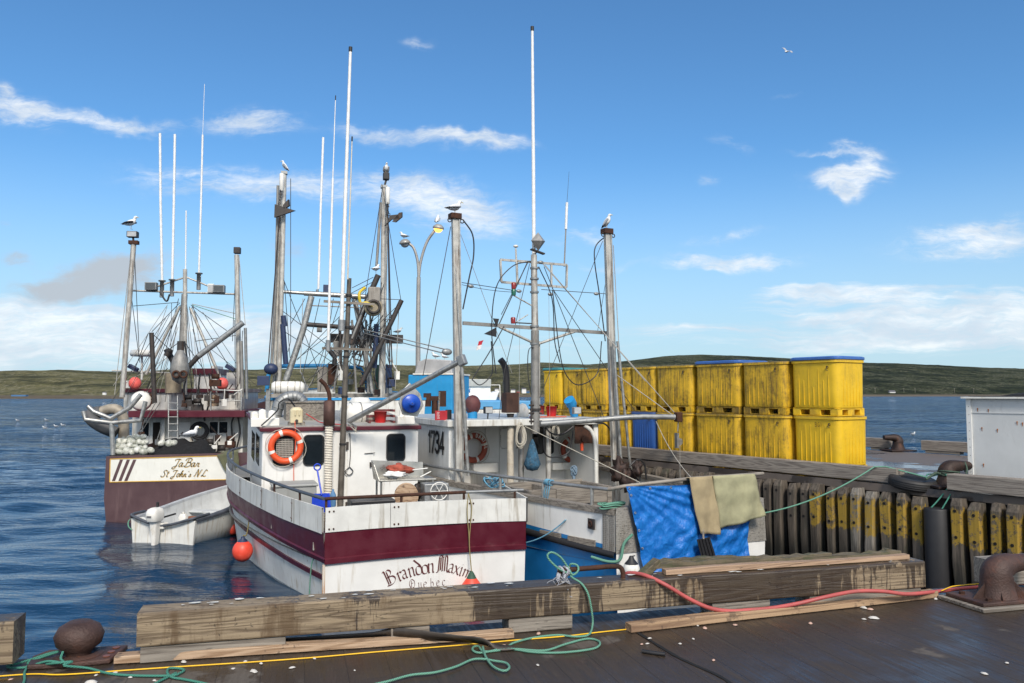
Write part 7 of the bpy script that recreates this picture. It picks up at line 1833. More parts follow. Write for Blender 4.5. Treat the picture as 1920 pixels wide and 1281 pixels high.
# street lamp with two heads
LP = W(784, 760, 31.0); e = empty('street_lamp', (LP.x, LP.y, -.004), 0, 'tall grey street lamp with two curved arms, the right one lit', 'street lamp')
lampm = P('lamp_pole', (.36, .35, .33), .5, .4, .15, 3, dirt=(.2, .15, .1), damt=.4)
lw = lambda px, py: W(px, py, 31.0) - Vector((LP.x, LP.y, -.004))
MB().tube([Vector((0, 0, 0)), lw(784, 600), lw(785, 520)], [.105, .09, .08], 14).build('pole', lampm, e)
MB().lathe([(.2, 0), (.2, .05), (.13, .08), (.11, .5)], (0, 0, 0), n=14).build('base', lampm, e)
for pts, nm in (([(785, 520), (783, 490), (776, 466), (766, 456)], 0), ([(785, 522), (789, 490), (800, 455), (815, 432)], 1)):
    MB().tube(cr([lw(*p_) for p_ in pts], 6), .055, 10).build('arm', lampm, e)
def head(c, sgn, lit):
    mb = MB(); mb.lathe([(.0, .14), (.10, .13), (.20, .05), (.23, -.03), (.2, -.05)], c, (0.15 * sgn, -.15, 1), 18); h = mb.build('lamp_head', lampm, e)
    m_ = FLAT('lamp_lit', (1.0, .42, .08), .3, emit=3.0) if lit else FLAT('lamp_glass', (.35, .38, .40), .1)
    MB().lathe([(.18, -.04), (.15, -.13), (.07, -.19), (0, -.2)], c, (0.15 * sgn, -.15, 1), 16).build('lamp_glass', m_, h)
head(lw(759, 455), -1, False); head(lw(822, 427), 1, True)

# ================================================================== loose things on the nearest boat
Cb = lambda px, py, d=0.0: BM.at(px, py, y=YC + d)
life_ring(BM, Cb(536, 838, -.10), .285, .062, 'bright orange life ring on the white cabin wall over the meshed window', 4, '', ang=.35)
p, q = Cb(544, 793, .0), Cb(569, 764, .0)
mb = MB(); mb.loft([rrect(q.x - p.x, .22, .05, 0), rrect(q.x - p.x, .22, .05, (q.z - p.z) * .82), rrect((q.x - p.x) * .6, .16, .05, q.z - p.z)], closed=True, smooth=False)
mb.add(rrect((q.x - p.x) * .6, .16, .05, q.z - p.z), [tuple(range(28))])
mb.v = [v_ + Vector(((p.x + q.x) / 2, YC + .12, p.z)) for v_ in mb.v]; cx = (p.x + q.x) / 2
mb.lathe([(.03, 0), (.03, .03)], (cx, YC + .01, p.z + .04), (0, -1, 0), 10, 1); mb.box((cx - .03, YC + .0, p.z + .2), (.03, .03, .12)); mb.box((cx + .05, YC + .0, p.z + .2), (.03, .03, .12))
wput(mb, BM, 'jerrycan', [P('can_cream', (.62, .55, .36), .45, 0, .1, 4, dirt=(.4, .28, .12), damt=.5), dark], 'cream plastic jerrycan on the cabin roof over the life ring', 'jerrycan', bevel=.012)
p, q = Cb(541, 800, .06), Cb(572, 791, .06); mb = MB(); mb.bx(p.x, q.x, YC + .03, YC + .3, zr_ + .04, q.z); wput(mb, BM, 'wooden_block', greywood, 'small grey wooden block under the cream jerrycan', 'block')
p, q = Cb(536, 790, 1.2), Cb(612, 753, 1.2); mb = MB(); mb.bx(p.x, q.x, YC + 1.2, YC + 1.9, zr_ + .12, q.z - .03); mb.bx(p.x - .02, q.x + .02, YC + 1.17, YC + 1.93, q.z - .03, q.z); wput(mb, BM, 'wooden_box', greywood, 'grey wooden chest with lid on the cabin roof behind the jerrycan', 'box', bevel=.006)
mb = MB(); c_ = Cb(674, 776, .9); mb.lathe([(0, -.42), (.16, -.40), (.235, -.28), (.25, 0), (.235, .28), (.16, .4), (0, .42)], c_, (1, .1, 0), 22); mb.torus(c_, (1, .1, 0), .252, .012, 22, 6, mat=1); mb.torus(c_ + Vector((-.2, 0, 0)), (1, .1, 0), .247, .008, 22, 6, mat=1)
wput(mb, BM, 'life_raft', [plastwhite, polegrey], 'white oval life raft canister on the roof right of the brown mast', 'life raft')
mb = MB(); c_ = Cb(675, 762, 2.4); mb.lathe([(.0, -.02), (.24, 0), (.26, .1), (.20, .2), (0, .22)], c_, n=20); mb.lathe([(.2, -.35), (.2, -.02)], c_, n=12, mat=1); wput(mb, BM, 'radar_dome', [plastwhite, bluepaint], 'white radar dome on the roof behind the life raft canister', 'radar')
c_ = Cb(713, 793, .5); bucket(BM, c_, redpaint, 'red bucket in a dark crate on the first cabin roof', .14, .24)
mb = MB()
for x_ in (-.26, .26):
    for z_ in (0, .12, .24): mb.bx(c_.x + x_ - .02, c_.x + x_ + .02, c_.y - .2, c_.y + .2, c_.z + z_, c_.z + z_ + .05)
for z_ in (0, .12, .24): mb.bx(c_.x - .28, c_.x + .28, c_.y + .18, c_.y + .21, c_.z + z_, c_.z + z_ + .05)
wput(mb, BM, 'crate', P('crate_maroon', (.14, .03, .03), .6, 0, .2), 'dark maroon slatted crate round the red bucket', 'crate')
mb = MB(); pts = cr([Cb(515, 790, 2.2), Cb(525, 755, 2.2), Cb(548, 744, 2.2), Cb(566, 752, 2.2), Cb(572, 780, 2.2)], 6); mb.tube(pts, .13, 12)
for i in range(0, len(pts) - 1, 2): mb.torus(pts[i], (pts[i + 1] - pts[i]), .13, .015, 14, 4)
wput(mb, BM, 'vent_hose', galv, 'wide grey corrugated hose arching over the cabin roof', 'hose')
MB().tube([BM.wd(v_) for v_ in cr([Cb(553, 762, .1), Cb(540, 748, .0), Cb(524, 755, 0), Cb(521, 768, 0), Cb(508, 782, 0), Cb(490, 798, -.1)], 5)], .016, 6).build('black_hose', blackline, recenter=True, label='black hose looping from the jerrycan over the white vents', cat='hose')
MB().tube([BM.wd(v_) for v_ in cr([Cb(553, 790, -.02), Cb(554, 830, -.12), Cb(551, 870, -.06), Cb(551, 905, -.04)], 5)], .008, 5).build('orange_line', orange, recenter=True, label='thin orange line hanging from the jerrycan down the cabin wall', cat='rope')
MB().tube([BM.wd(v_) for v_ in cr([Cb(574, 776, .5), Cb(590, 786, .3), Cb(605, 793, 0), Cb(650, 797, -.1)], 5)], .010, 5).build('red_line', redpaint, recenter=True, label='thin red line slanting over the roof edge to the brown mast', cat='rope')
mb = MB()
for k in range(5): mb.tube(cr([Cb(655, 790, -.25) + Vector((random.uniform(-.04, .04), 0, 0)), Cb(664 + k, 800, -.3), Cb(668 - k, 810 - k, -.3), Cb(660, 802, -.32), Cb(652, 796, -.3)], 5), .012, 6)
wput(mb, BM, 'knotted_rope', ropewhite, 'cream rope knotted round the boom foot by the brown mast', 'rope')
# deck gear
p, q = BM.at(512, 945, y=2.65), BM.at(594, 907, y=2.65)
mb = MB(); mb.bx(p.x, q.x, 2.65, 3.35, .80, q.z - .05); mb.bx(p.x - .03, q.x + .03, 2.62, 3.38, q.z - .05, q.z); wput(mb, BM, 'fish_box', P('fishbox_grey', (.30, .31, .30), .55, 0, .1, 3, dirt=(.18, .17, .15), damt=.4), 'grey lidded fish box on deck below the life ring', 'box', bevel=.02)
mb = MB(); a_, b_ = BM.at(595, 876, y=1.0), BM.at(603, 928, y=.8)
mb.tube([a_ + Vector((0, 0, -.05)), b_], .016, 8); mb.torus(a_ + Vector((0, 0, 0)), (0, 1, 0), .055, .014, 14, 6)
sc_ = [b_ + Vector(v_) for v_ in ((-.14, .02, .02), (.12, .02, .02), (.15, 0, -.30), (-.15, 0, -.30))]; mb.prism(sc_, (0, .015, 0)); mb.bar(sc_[0], sc_[3], .03, .05); mb.bar(sc_[1], sc_[2], .03, .05)
wput(mb, BM, 'shovel', P('shovel_blue', (.01, .05, .50), .35), 'bright blue plastic shovel standing beside the wrapped exhaust pipe', 'shovel')
mb = MB(); mb.lathe([(.05, 0), (.055, .02), (.055, .2), (.02, .27), (.02, .3)], BM.at(624, 950, y=1.0), n=12); wput(mb, BM, 'water_bottle', FLAT('bottle_blue', (.10, .22, .38), .15), 'blue clear water bottle behind the stern rail', 'bottle')
p, q = BM.at(659, 950, y=.7), BM.at(742, 937, y=.7); mb = MB(); mb.bx(p.x, q.x, .7, 1.2, .82, q.z); wput(mb, BM, 'black_box', FLAT('box_black', (.02, .02, .022), .4), 'low black box on deck below the cabin door', 'box', bevel=.015)
steel = P('stainless', (.45, .44, .40), .35, .8, .1, 5, dirt=(.25, .22, .17), damt=.5, dscale=(4, 4, 4))
YT = 1.5; T = lambda px, py, d=0.0: BM.at(px, py, y=YT + d)
e = empty('cleaning_table', BM.wd((T(765, 900).x, YT, .78)), BM.a, 'stainless gutting table with raised back behind the stern rail', 'table')
tx, tz = T(765, 900).x, T(765, 899).z - .78; hw_ = (T(822, 900).x - T(715, 900).x) / 2
MB().bx(-hw_, hw_, 0, .6, tz - .03, tz).build('tabletop', steel, e, bevel=.006)
MB().prism([(-hw_, .6, tz), (hw_ * .8, .6, tz), (hw_ * .8, .62, tz + .26), (-hw_ - .04, .62, tz + .32)], (0, .015, 0)).build('back_splash', steel, e)
MB().prism([(-hw_, 0, tz), (-hw_, .6, tz), (-hw_ - .04, .62, tz + .32), (-hw_ - .08, .1, tz + .28)], (.012, 0, 0)).build('side_splash', steel, e)
for x_ in (-hw_ + .05, hw_ - .05):
    for y_ in (.05, .5): MB().rod((x_, y_, 0), (x_, y_, tz - .03), .02, 8).build('leg', steel, e)
mb = MB(); mb.rod((hw_ * .2, .1, tz + .16), (hw_ * .75, .15, tz + .18), .012, 6); mb.rod((hw_ * .45, .05, tz + .03), (hw_ * .85, .1, tz + .12), .012, 6); mb.build('rack_bar', plastwhite, e)
def blob(F, c, rx_, ry_, rz_, mt, label, cat, name, seed=0, rough=.35, n=22):
    mb = MB(); c = Vector(c); vs = []; m_ = 12
    for i in range(m_ + 1):
        t_ = pi * i / m_
        for k in range(n):
            a_ = 2 * pi * k / n; d = Vector((sin(t_) * cos(a_), sin(t_) * sin(a_), cos(t_))); r_ = 1 + rough * noise.fractal(d * 1.8 + Vector((seed, 0, 0)), 1, 2, 4)
            vs.append(c + Vector((d.x * rx_ * r_, d.y * ry_ * r_, d.z * rz_ * r_)))
    mb.add(vs, [(i * n + k, i * n + (k + 1) % n, (i + 1) * n + (k + 1) % n, (i + 1) * n + k) for i in range(m_) for k in range(n)], smooth=True)
    return wput(mb, F, name, mt, label, cat)
blob(BM, T(748, 880, .25), .24, .15, .09, P('cloth_red', (.36, .08, .05), .95, 0, .3, 10, bump=1, bscale=40), 'rust red cloth heaped on the gutting table', 'cloth', 'cloth', 1, .6)
blob(BM, T(740, 890, .12), .18, .1, .06, FLAT('cloth_white', (.72, .72, .70), .9), 'white rag below the rust red cloth on the gutting table', 'cloth', 'rag', 5, .7)
p, q = T(796, 942, -.3), T(842, 906, -.3); e = empty('winch_box', BM.wd(((p.x + q.x) / 2, YT - .3, .78)), BM.a, 'grey hauler box with white spoked handwheel below the table', 'winch')
MB().bx(-(q.x - p.x) / 2, (q.x - p.x) / 2, 0, .4, 0, q.z - .78).build('housing', galv, e, bevel=.02)
wc = Vector((T(823, 921, -.36).x - (p.x + q.x) / 2, -.08, T(823, 921, -.36).z - .78)); wl = MB().torus(wc, (0, 1, 0), .16, .010, 26, 6).build('handwheel', plastwhite, e)
mb = MB()
for k in range(3): a_ = k * pi / 3; mb.rod(wc + Vector((cos(a_), 0, sin(a_))) * .16, wc - Vector((cos(a_), 0, sin(a_))) * .16, .006, 5)
mb.build('spokes', plastwhite, wl); MB().rod(wc, wc + Vector((0, .1, 0)), .03, 8).build('axle', dark, e)
mb = MB(); c_ = T(762, 930, -.2); mb.lathe([(.22, -.06), (.22, -.03), (.1, -.02), (.1, .14), (.22, .15), (.22, .18)], c_, (.2, 1, 0), 20); wput(mb, BM, 'rope_drum', newwood, 'pale wooden rope drum standing below the table', 'drum')
blob(BM, T(781, 922, .1), .12, .12, .14, dark, 'dark greasy gear lump between rope drum and hauler box', 'machinery', 'hauler_gear', 3, .5)
mb = MB(); mb.tube(cr([Cb(656, 812, -.05), Cb(657, 850, -.06), Cb(655, 876, -.06)], 4), .008, 5); mb.tube(cr([Cb(655, 876, -.06), Cb(647, 885, -.06), Cb(655, 891, -.06), Cb(662, 884, -.06), Cb(656, 876, -.06)], 4), .010, 5); wput(mb, BM, 'iron_hook', dark, 'thin iron hook hanging on the wall right of the wrapped pipe', 'hook')
# buoys hung from this boat
bq = BM.at(455, 1033, y=3.9); ballthing(BM, bq, .20, buoyred, 'large red round buoy hanging over the water at the left side', navy, name='fender_buoy')
MB().tube([BM.wd(v_) for v_ in cr([bq + Vector((0, 0, .3)), BM.at(463, 1000, y=3.9), BM.at(469, 955, y=3.8), BM.at(470, 908, y=3.75)], 5)], .014, 6).build('hanging_rope', ropeolive, recenter=True, label='olive rope holding the large red buoy at the side of the boat', cat='rope')
bq = BM.at(884, 1100, y=-.17)
mb = MB(); mb.lathe([(.0, -.22), (.16, -.20), (.21, -.08), (.16, .04), (.085, .14)], bq, n=20); mb.lathe([(.09, .13), (.055, .20), (.025, .25), (0, .26)], bq, n=16, mat=1)
wput(mb, BM, 'fender_buoy', [buoyred, P('cap_green', (.03, .08, .05), .7)], 'red cone shaped buoy with green top hanging on the white stern', 'buoy')
tz_ = BM.at(878, 925, y=-.04)
MB().tube([BM.wd(v_) for v_ in cr([bq + Vector((0, 0, .24)), BM.at(880, 1020, y=-.12), BM.at(882, 985, y=-.09), BM.at(884, 950, y=-.08), tz_]  , 6)], .010, 6).build('hanging_rope', ropeolive, recenter=True, label='olive knotted rope hanging from the stern rail to the red cone buoy', cat='rope')
mb = MB(); 
for (px, py) in ((883, 988), (881, 1024), (878, 926)): c_ = BM.at(px, py, y=-.10); mb.torus(c_, (0, .3, 1), .022, .012, 10, 5); mb.torus(c_ + Vector((.02, -.01, -.03)), (1, .3, .4), .02, .011, 10, 5)
MB().tube([BM.wd(v_) for v_ in cr([tz_, BM.at(876, 960, y=-.08), BM.at(879, 1000, y=-.1), BM.at(880, 1020, y=-.12)], 5)], .009, 6).build('hanging_rope', ropeolive, recenter=True, label='second olive strand beside the knotted rope on the white stern', cat='rope')
MB().tube([BM.wd(v_) for v_ in cr([BM.at(597, 1040, y=.42), BM.at(586, 1052, y=.5), BM.at(582, 1080, y=.55), BM.at(580, 1118, y=.6)], 5)], .010, 6).build('hanging_rope', ropepale, recenter=True, label='thin pale green rope from the hindmost scupper down to the water', cat='rope')
# the blue deck rope heap at the stern rail of the neighbour boat
mb = MB(); rr = random.Random(9)
for k in range(7): c_ = Dm(930 + rr.uniform(-14, 14), 905 + rr.uniform(-6, 6), -1.5); mb.torus(c_, (rr.uniform(-1, 1), rr.uniform(-1, 1), 1), .13, .013, 16, 5)
wput(mb, DN, 'rope_coil', ropeblue, 'light blue rope coiled on deck left of the wrapped pole', 'rope')
for k, (px, py, r) in enumerate(((1163, 885, .24), (1178, 900, .2), (1195, 880, .14))):
    blob(DN, Dm(px, py, -.9 - .2 * k), r * .8, r * .7, r * 1.1, iron, ['rusty machinery lump at the foot of the right tall pole', 'rusty winch head right of the tall pole foot', 'small rusty fitting beside the winch head'][k], 'machinery', 'winch_gear', k + 4, .7)
mb = MB()
for k, pts in enumerate(([(1180, 875), (1195, 862), (1208, 870), (1212, 900)], [(1170, 905), (1185, 890), (1200, 905)], [(1186, 870), (1200, 890), (1196, 915)])): mb.tube(cr([Dm(x_, y_, -1.1) for x_, y_ in pts], 5), .022, 7)
wput(mb, DN, 'hoses', blackline, 'bundle of dark hoses looping beside the rusty winch head', 'hose')

# ================================================================== gulls
gw, gg, gb, gy, gd = FLAT('gull_white', (.78, .78, .76), .8), FLAT('gull_grey', (.34, .36, .39), .8), FLAT('gull_black', (.03, .03, .035), .8), FLAT('gull_bill', (.62, .50, .12), .5), FLAT('gull_legs', (.50, .42, .30), .6)
def gull_mesh(pose, back=gg):
    mb = MB()
    if pose == 'swim': sp = [(-.26, .10, .006, .02), (-.2, .10, .035, .03), (-.1, .09, .075, .07), (.02, .085, .085, .08), (.1, .10, .07, .07), (.14, .15, .04, .04), (.15, .19, .034, .036), (.17, .225, .04, .04), (.2, .235, .03, .03), (.225, .232, .010, .012)]; lg = 0
    elif pose == 'upright': sp = [(-.16, .07, .008, .012), (-.12, .11, .03, .03), (-.06, .17, .065, .06), (.0, .235, .085, .08), (.04, .30, .075, .07), (.06, .355, .045, .045), (.065, .385, .04, .04), (.08, .415, .043, .043), (.105, .425, .034, .034), (.13, .42, .012, .014)]; lg = .12
    else: sp = [(-.26, .15, .008, .02), (-.2, .155, .035, .025), (-.12, .165, .065, .06), (-.02, .185, .085, .085), (.06, .215, .075, .08), (.10, .26, .046, .05), (.11, .30, .038, .04), (.13, .335, .042, .042), (.16, .345, .034, .034), (.185, .34, .012, .014)]; lg = .12
    pts = cr([(a_, 0, z_) for a_, z_, *_ in sp], 3); n = 12; rows = []
    for i, p in enumerate(pts):
        k = i / 3; j = min(int(k), len(sp) - 2); f = k - j; ry, rz = [sp[j][c] * (1 - f) + sp[j + 1][c] * f for c in (2, 3)]
        d = (pts[min(i + 1, len(pts) - 1)] - pts[max(0, i - 1)]).normalized(); U = Vector((-d.z, 0, d.x))
        rows.append([p + Vector((0, cos(2 * pi * q_ / n) * ry, 0)) + U * sin(2 * pi * q_ / n) * rz for q_ in range(n)])
    mb.loft(rows, closed=True)
    e_ = pts[-1]; mb.tube([e_ - Vector((.01, 0, 0)), e_ + Vector((.03, 0, -.004)), e_ + Vector((.052, 0, -.016))], [.011, .009, .003], 8, mat=3)
    hd = pts[-5] if len(pts) > 5 else e_
    for s_ in (-1, 1): mb.ball(hd + Vector((.012, s_ * .034, .008)), .006, 6, 4, mat=2)
    if pose == 'fly': pass
    for s_ in (-1, 1):   # folded wings with dark tips
        w0, w1, w2 = (Vector((.07, s_ * .075, .20)), Vector((-.08, s_ * .078, .185)), Vector((-.30, s_ * .018, .15))) if pose not in ('swim', 'upright') else ((Vector((.09, s_ * .07, .12)), Vector((-.08, s_ * .08, .12)), Vector((-.29, s_ * .018, .13))) if pose == 'swim' else (Vector((.035, s_ * .07, .29)), Vector((-.045, s_ * .08, .17)), Vector((-.17, s_ * .018, .05))))
        wp = cr([w0 + Vector((.03, -s_ * .02, .0)), w0, w1, w1.lerp(w2, .5), w2], 4); rad = [.012, .035, .05, .056, .058, .06, .06, .058, .055, .05, .045, .038, .03, .022, .015, .01, .004]
        mb.tube(wp[:12], rad[:12], 8, mat=1, flat=.5); mb.tube(wp[11:], rad[11:], 8, mat=2, flat=.5)
    if lg:
        bz = .12 if pose == 'stand' else .15
        for s_ in (-1, 1):
            mb.tube([(-.0, s_ * .03, bz + .03), (.0, s_ * .03, 0.006)], .005, 5, mat=4); mb.add([(-.01, s_ * .03, .003), (.045, s_ * .03 - .022, .003), (.05, s_ * .03, .006), (.045, s_ * .03 + .022, .003)], [(0, 1, 2, 3)], 4)
    return mb, [gw, back, gb, gy, gd]
gproto = {}
def gull(p, face, pose, label, sc=1.0, back=gg, group='gulls perched about the harbour'):
    key = (pose, back.name)
    if key not in gproto:
        mb, mt = gull_mesh(pose, back); o = mb.build('gull', mt); gproto[key] = o
    else: o = gproto[key].copy(); COL.objects.link(o)
    o.location = p; o.rotation_euler = (0, 0, radians(face)); o.scale = (sc * .88,) * 3; tag(o, label, 'gull', group); return o
def topz(F, px, py, y): return F.wd(F.at(px, py, y=y))
gull(topz(JB, 245, 430, YM - .5), -5, 'stand', 'black backed gull on the tilted floodlight atop the leftmost mast', 1.35, gb)
gull(topz(B4, 534, 323, YG), 195, 'upright', 'gull on the left mast above the dark triangular anchor', 1.0)
gull(topz(B4, 724, 327, YG), -70, 'upright', 'gull on the black mast lamp above the two armed anchor', 1.0)
gull(topz(B4, 705, 513, YG - .6), 60, 'stand', 'gull at the top of the slanting dark boom', 1.0)
gull(W(757, 450, 31), 160, 'stand', 'gull on the unlit left head of the street lamp', 1.0)
gull(W(820, 421, 31), 70, 'upright', 'gull on the lit right head of the street lamp', 1.0)
gull(DN.wd(Dm(853, 403, -.35)), 30, 'stand', 'gull on top of the left tall pole of the blue hulled boat', .95)
gull(DN.wd(Dm(1138, 431, -.25)), -25, 'upright', 'gull on top of the right tall pole of the blue hulled boat', .92)
gull(JB.wd(J(358, 828, .9)), 5, 'stand', 'grey gull standing on the black netting of the maroon boat', 1.35)
gull(W(816, 674, 30.4), 160, 'stand', 'left of two gulls on the grey hood of the blue container', .85)
gull(W(833, 675, 30.4), 190, 'stand', 'right of two gulls on the grey hood of the blue container', .75)
gull(topz(B4, 747, 628, 1.1), 15, 'stand', 'small gull on the right end of the dark net beam', .8)
for px, py, lb in ((1712, 816, 'gull afloat on the far water between tubs and white shed'), (105, 801, 'lower middle of five gulls afloat far left'), (118, 799, 'rightmost of five gulls afloat far left'), (84, 804, 'lowest of five gulls afloat far left'), (87, 789, 'upper right of five gulls afloat far left'), (33, 790, 'leftmost of five gulls afloat far left')):
    p = G(px, py, WATER + .02); gull(p, 20 if px > 1000 else 190, 'swim', lb, 1.2, group='gulls afloat on the bay')
mb, mt = gull_mesh('stand'); mb2 = MB()
sp_ = [(-.22, 0, .008), (-.12, 0, .05), (0, 0, .075), (.12, .01, .055), (.2, .015, .04), (.25, .01, .012)]
mb2.tube(cr([(a_, 0, z_) for a_, z_, r_ in sp_], 3), [.008 + .0 * i for i in range(1)] and [interpc([(0, .008), (3, .05), (6, .075), (9, .055), (12, .04), (15, .012)], i) for i in range(16)], 10)
for s_ in (-1, 1):
    rows = [[Vector((.08 - .05 * abs(q_ - .4), s_ * .6 * q_, .18 * sin(q_ * 2.4))) for q_ in [i / 8 for i in range(9)]], [Vector((-.09 - .06 * q_, s_ * .6 * q_, .18 * sin(q_ * 2.4) - .004)) for q_ in [i / 8 for i in range(9)]]]
    mb2.loft(rows, mat=1); mb2.loft([[p_ + Vector((0, 0, -.012)) for p_ in r_] for r_ in rows], mat=0)
o = mb2.build('gull', [gw, gg], label='lone gull flying high in the blue sky at upper right', cat='gull'); o.location = W(1475, 97, 62); o.rotation_euler = (radians(38), radians(-15), radians(25))

# ================================================================== on and beside the wharf: bollards, tyre, shed
def G0(px, py, z=0.0): return G(px, py, z)
bm_ = P('bollard_rust', (.075, .042, .034), .62, .25, .35, 5, dirt=(.13, .05, .03), damt=.7, dscale=(7, 7, 7), spots=(.18, .07, .035), sthr=.22, sscale=16, bump=.6, bscale=70)
# mushroom bollard, left
c0 = G0(147, 1238); e = empty('mooring_bollard', c0, FWF.a, 'rusty mushroom headed bollard at the left, wound with green rope', 'bollard', 'mooring bollards')
r_ = 42 / FPX * c0.y; hz = W(140, 1190, c0.y).z
MB().lathe([(.0, hz + r_ * .62), (r_ * .45, hz + r_ * .58), (r_ * .82, hz + r_ * .36), (r_, hz + .0), (r_ * .9, hz - r_ * .38), (r_ * .6, hz - r_ * .62), (r_ * .5, hz - r_ * .8), (r_ * .52, hz - r_ * 1.0), (r_ * .75, .05), (r_ * 1.0, .035)], n=32).build('bollard_head', bm_, e)
mb = MB(); bp = [(-.24, -.13), (.02, -.15), (.20, -.13), (.25, .13), (-.2, .15), (-.26, .05)]; mb.prism([(x, y, 0.003) for x, y in bp], (0, 0, .03)); mb.build('base_plate', bm_, e, bevel=.008)
for k, (x, y) in enumerate(((.17, -.08), (.18, .0), (.19, .08))): MB().lathe([(.022, .0), (.022, .004)], (x, y, .034), n=12).build('bolt_hole', FLAT('bolt_hole_rust', (.16, .05, .02), .4), e)
# hooked bollard, right foreground
c0 = G0(1872, 1132); rz_ = FWF.a; e = empty('mooring_bollard', c0, rz_, 'big rusty hooked bollard on its plate in the right foreground', 'bollard', 'mooring bollards')
s_ = c0.y / FPX; cz = W(1870, 1060, c0.y).z
pts = cr([(-.01, 0, .02), (-.01, 0, cz * .35), (-.01, 0, cz * .62), (.01, 0, cz * .88), (.09, 0, cz * 1.0), (.2, 0, cz * 1.03), (.34, 0, cz * 1.05), (.46, 0, cz * 1.05)], 5)
rad = [interpc([(0, 36 * s_), (8, 28 * s_), (14, 27 * s_), (19, 22 * s_), (24, 16.5 * s_), (30, 14.5 * s_), (35, 14 * s_)], i) for i in range(len(pts))]
MB().tube(pts, rad, 22).build('bollard_head', bm_, e)
mb = MB(); mb.prism([(-.30, -.16, .03), (.42, -.16, .03), (.42, .20, .03), (-.30, .20, .03)], (0, 0, .03)); mb.build('base_plate', bm_, e, bevel=.008)
for (a_, b_) in (((-.26, -.02), (-.08, 0)), ((-.1, -.14), (-.04, -.05)), ((.15, -.13), (.08, -.05))): MB().prism([(a_[0], a_[1], .06), (b_[0], b_[1], .06), (b_[0], b_[1], .20)], (.018, .018, 0)).build('gusset', bm_, e)
MB().prism([(-.34, -.2, .002), (.44, -.2, .002), (.44, .24, .002), (-.34, .24, .002)], (0, 0, .027)).build('timber_pad', greywood, e, bevel=.005)
for x, y in ((-.2, -.11), (-.22, .12), (.3, -.11)): MB().lathe([(.022, 0), (.022, .02)], (x, y, .06), n=6, smooth=False).build('bolt', rust, e)
# bollards on the right wharf
def hooked(c0, rz_, H, r_, label, flip=1):
    e = empty('mooring_bollard', c0, rz_, label, 'bollard', 'mooring bollards')
    pts = cr([(0, 0, .0), (0, 0, H * .5), (0, 0, H * .8), (flip * r_ * .5, 0, H), (flip * r_ * 2.0, 0, H * 1.05), (flip * r_ * 2.9, 0, H * 1.05)], 5)
    rad = [interpc([(0, r_ * 1.5), (5, r_ * 1.05), (10, r_), (15, r_ * .8), (20, r_ * .55), (25, r_ * .45)], i) for i in range(len(pts))]
    MB().tube(pts, rad, 16).build('bollard_head', iron, e); MB().bx(-r_ * 2.6, r_ * 2.6, -r_ * 2.2, r_ * 2.2, 0.004, .045).build('base_plate', iron, e, bevel=.01)
    return e
rp = RWF.wd((RWF.at(1766, 905, y=.22).x, .42, 0)); hb_ = hooked(rp, 0.1, .34, .15, 'dark iron bollard on the right wharf just behind the tyre', 1)
fp = G0(1684, 846); hooked(fp, pi + .1, .36, .14, 'dark hooked bollard on the far edge of the right wharf', 1)
tyrem, t, b = newmat('tyre_rubber')
co = t.node('ShaderNodeTexCoord').outputs['Object']; t.put(b.inputs['Base Color'], t.mix(t.noise(co, 8, 4, .6), (.010, .010, .011), (.030, .029, .028))); b.inputs['Roughness'].default_value = .6; t.put(b.inputs['Normal'], t.bump(t.noise(co, 30, 3, .6), .3, .005))
tc = W(1712, 905, 14.05); e = empty('tyre', tc, 0, 'old black car tyre lying over the wharf edge beside the bollard', 'tyre'); e.rotation_euler = (radians(8), radians(4), 0)
prof = [(.20, .075), (.27, .098), (.345, .095), (.385, .07), (.395, .0), (.385, -.07), (.345, -.095), (.27, -.098), (.20, -.075), (.19, -.05), (.30, -.075), (.34, 0), (.30, .075), (.19, .05), (.20, .075)]
MB().lathe(prof, n=48).build('casing', tyrem, e)
mb = MB()
for z_ in (-.05, -.02, .015, .05): mb.torus((0, 0, z_), (0, 0, 1), .394, .006, 48, 5)
mb.build('tread_ribs', black, e)
mb = MB(); k = 0
for ch in 'UNIROYAL':
    a_ = radians(118) - k * .125; k += 1; 
    glyph = {'U': [[(.05, 1), (.05, .1), (.45, .1), (.45, 1)]], 'R': [[(.05, 0), (.05, 1), (.42, .9), (.42, .6), (.05, .5), (.45, 0)]], 'Y': [[(.02, 1), (.25, .5), (.48, 1)], [(.25, .5), (.25, 0)]]}
    GD.update({k_: v_ for k_, v_ in glyph.items() if k_ not in GD})
    block(mb, ch, (cos(a_) * .285, sin(a_) * .285, .1015), (sin(a_), -cos(a_), 0), (cos(a_), sin(a_), 0), .045, .25)
mb.build('tyre_lettering', FLAT('tyre_white', (.6, .6, .58), .7), e)
MB().tube(cr([W(1740, 902, 14.0), W(1737, 893, 14.1), W(1744, 889, 14.2), rp + Vector((-.1, -.15, .22))], 5), .012, 6).build('tyre_rope', ropegreen, recenter=True, label='short rope tying the tyre to its bollard', cat='rope')
mb = MB()
for k in range(3): mb.torus(rp + Vector((.02, -.0, .20 + .028 * k)), (.1, .1 * (k - 1), 1), .165, .014, 22, 6)
kx = rp + Vector((-.17, -.08, .23)); mb.tube(cr([kx, kx + Vector((-.1, -.05, .02)), kx + Vector((-.2, -.08, -.03)), kx + Vector((-.3, -.1, -.08))], 4), .02, 6)
mb.tube(cr([rp + Vector((.2, -.15, .15)), rp + Vector((.27, -.12, .3)), rp + Vector((.3, 0, .42)), rp + Vector((.33, .05, .25))], 5), .015, 6)
mb.build('bollard_rope', P('rope_dkgreen', (.05, .085, .06), .9, 0, .3, 20, bump=.6), recenter=True, label='dark green rope wound round the bollard behind the tyre', cat='rope')
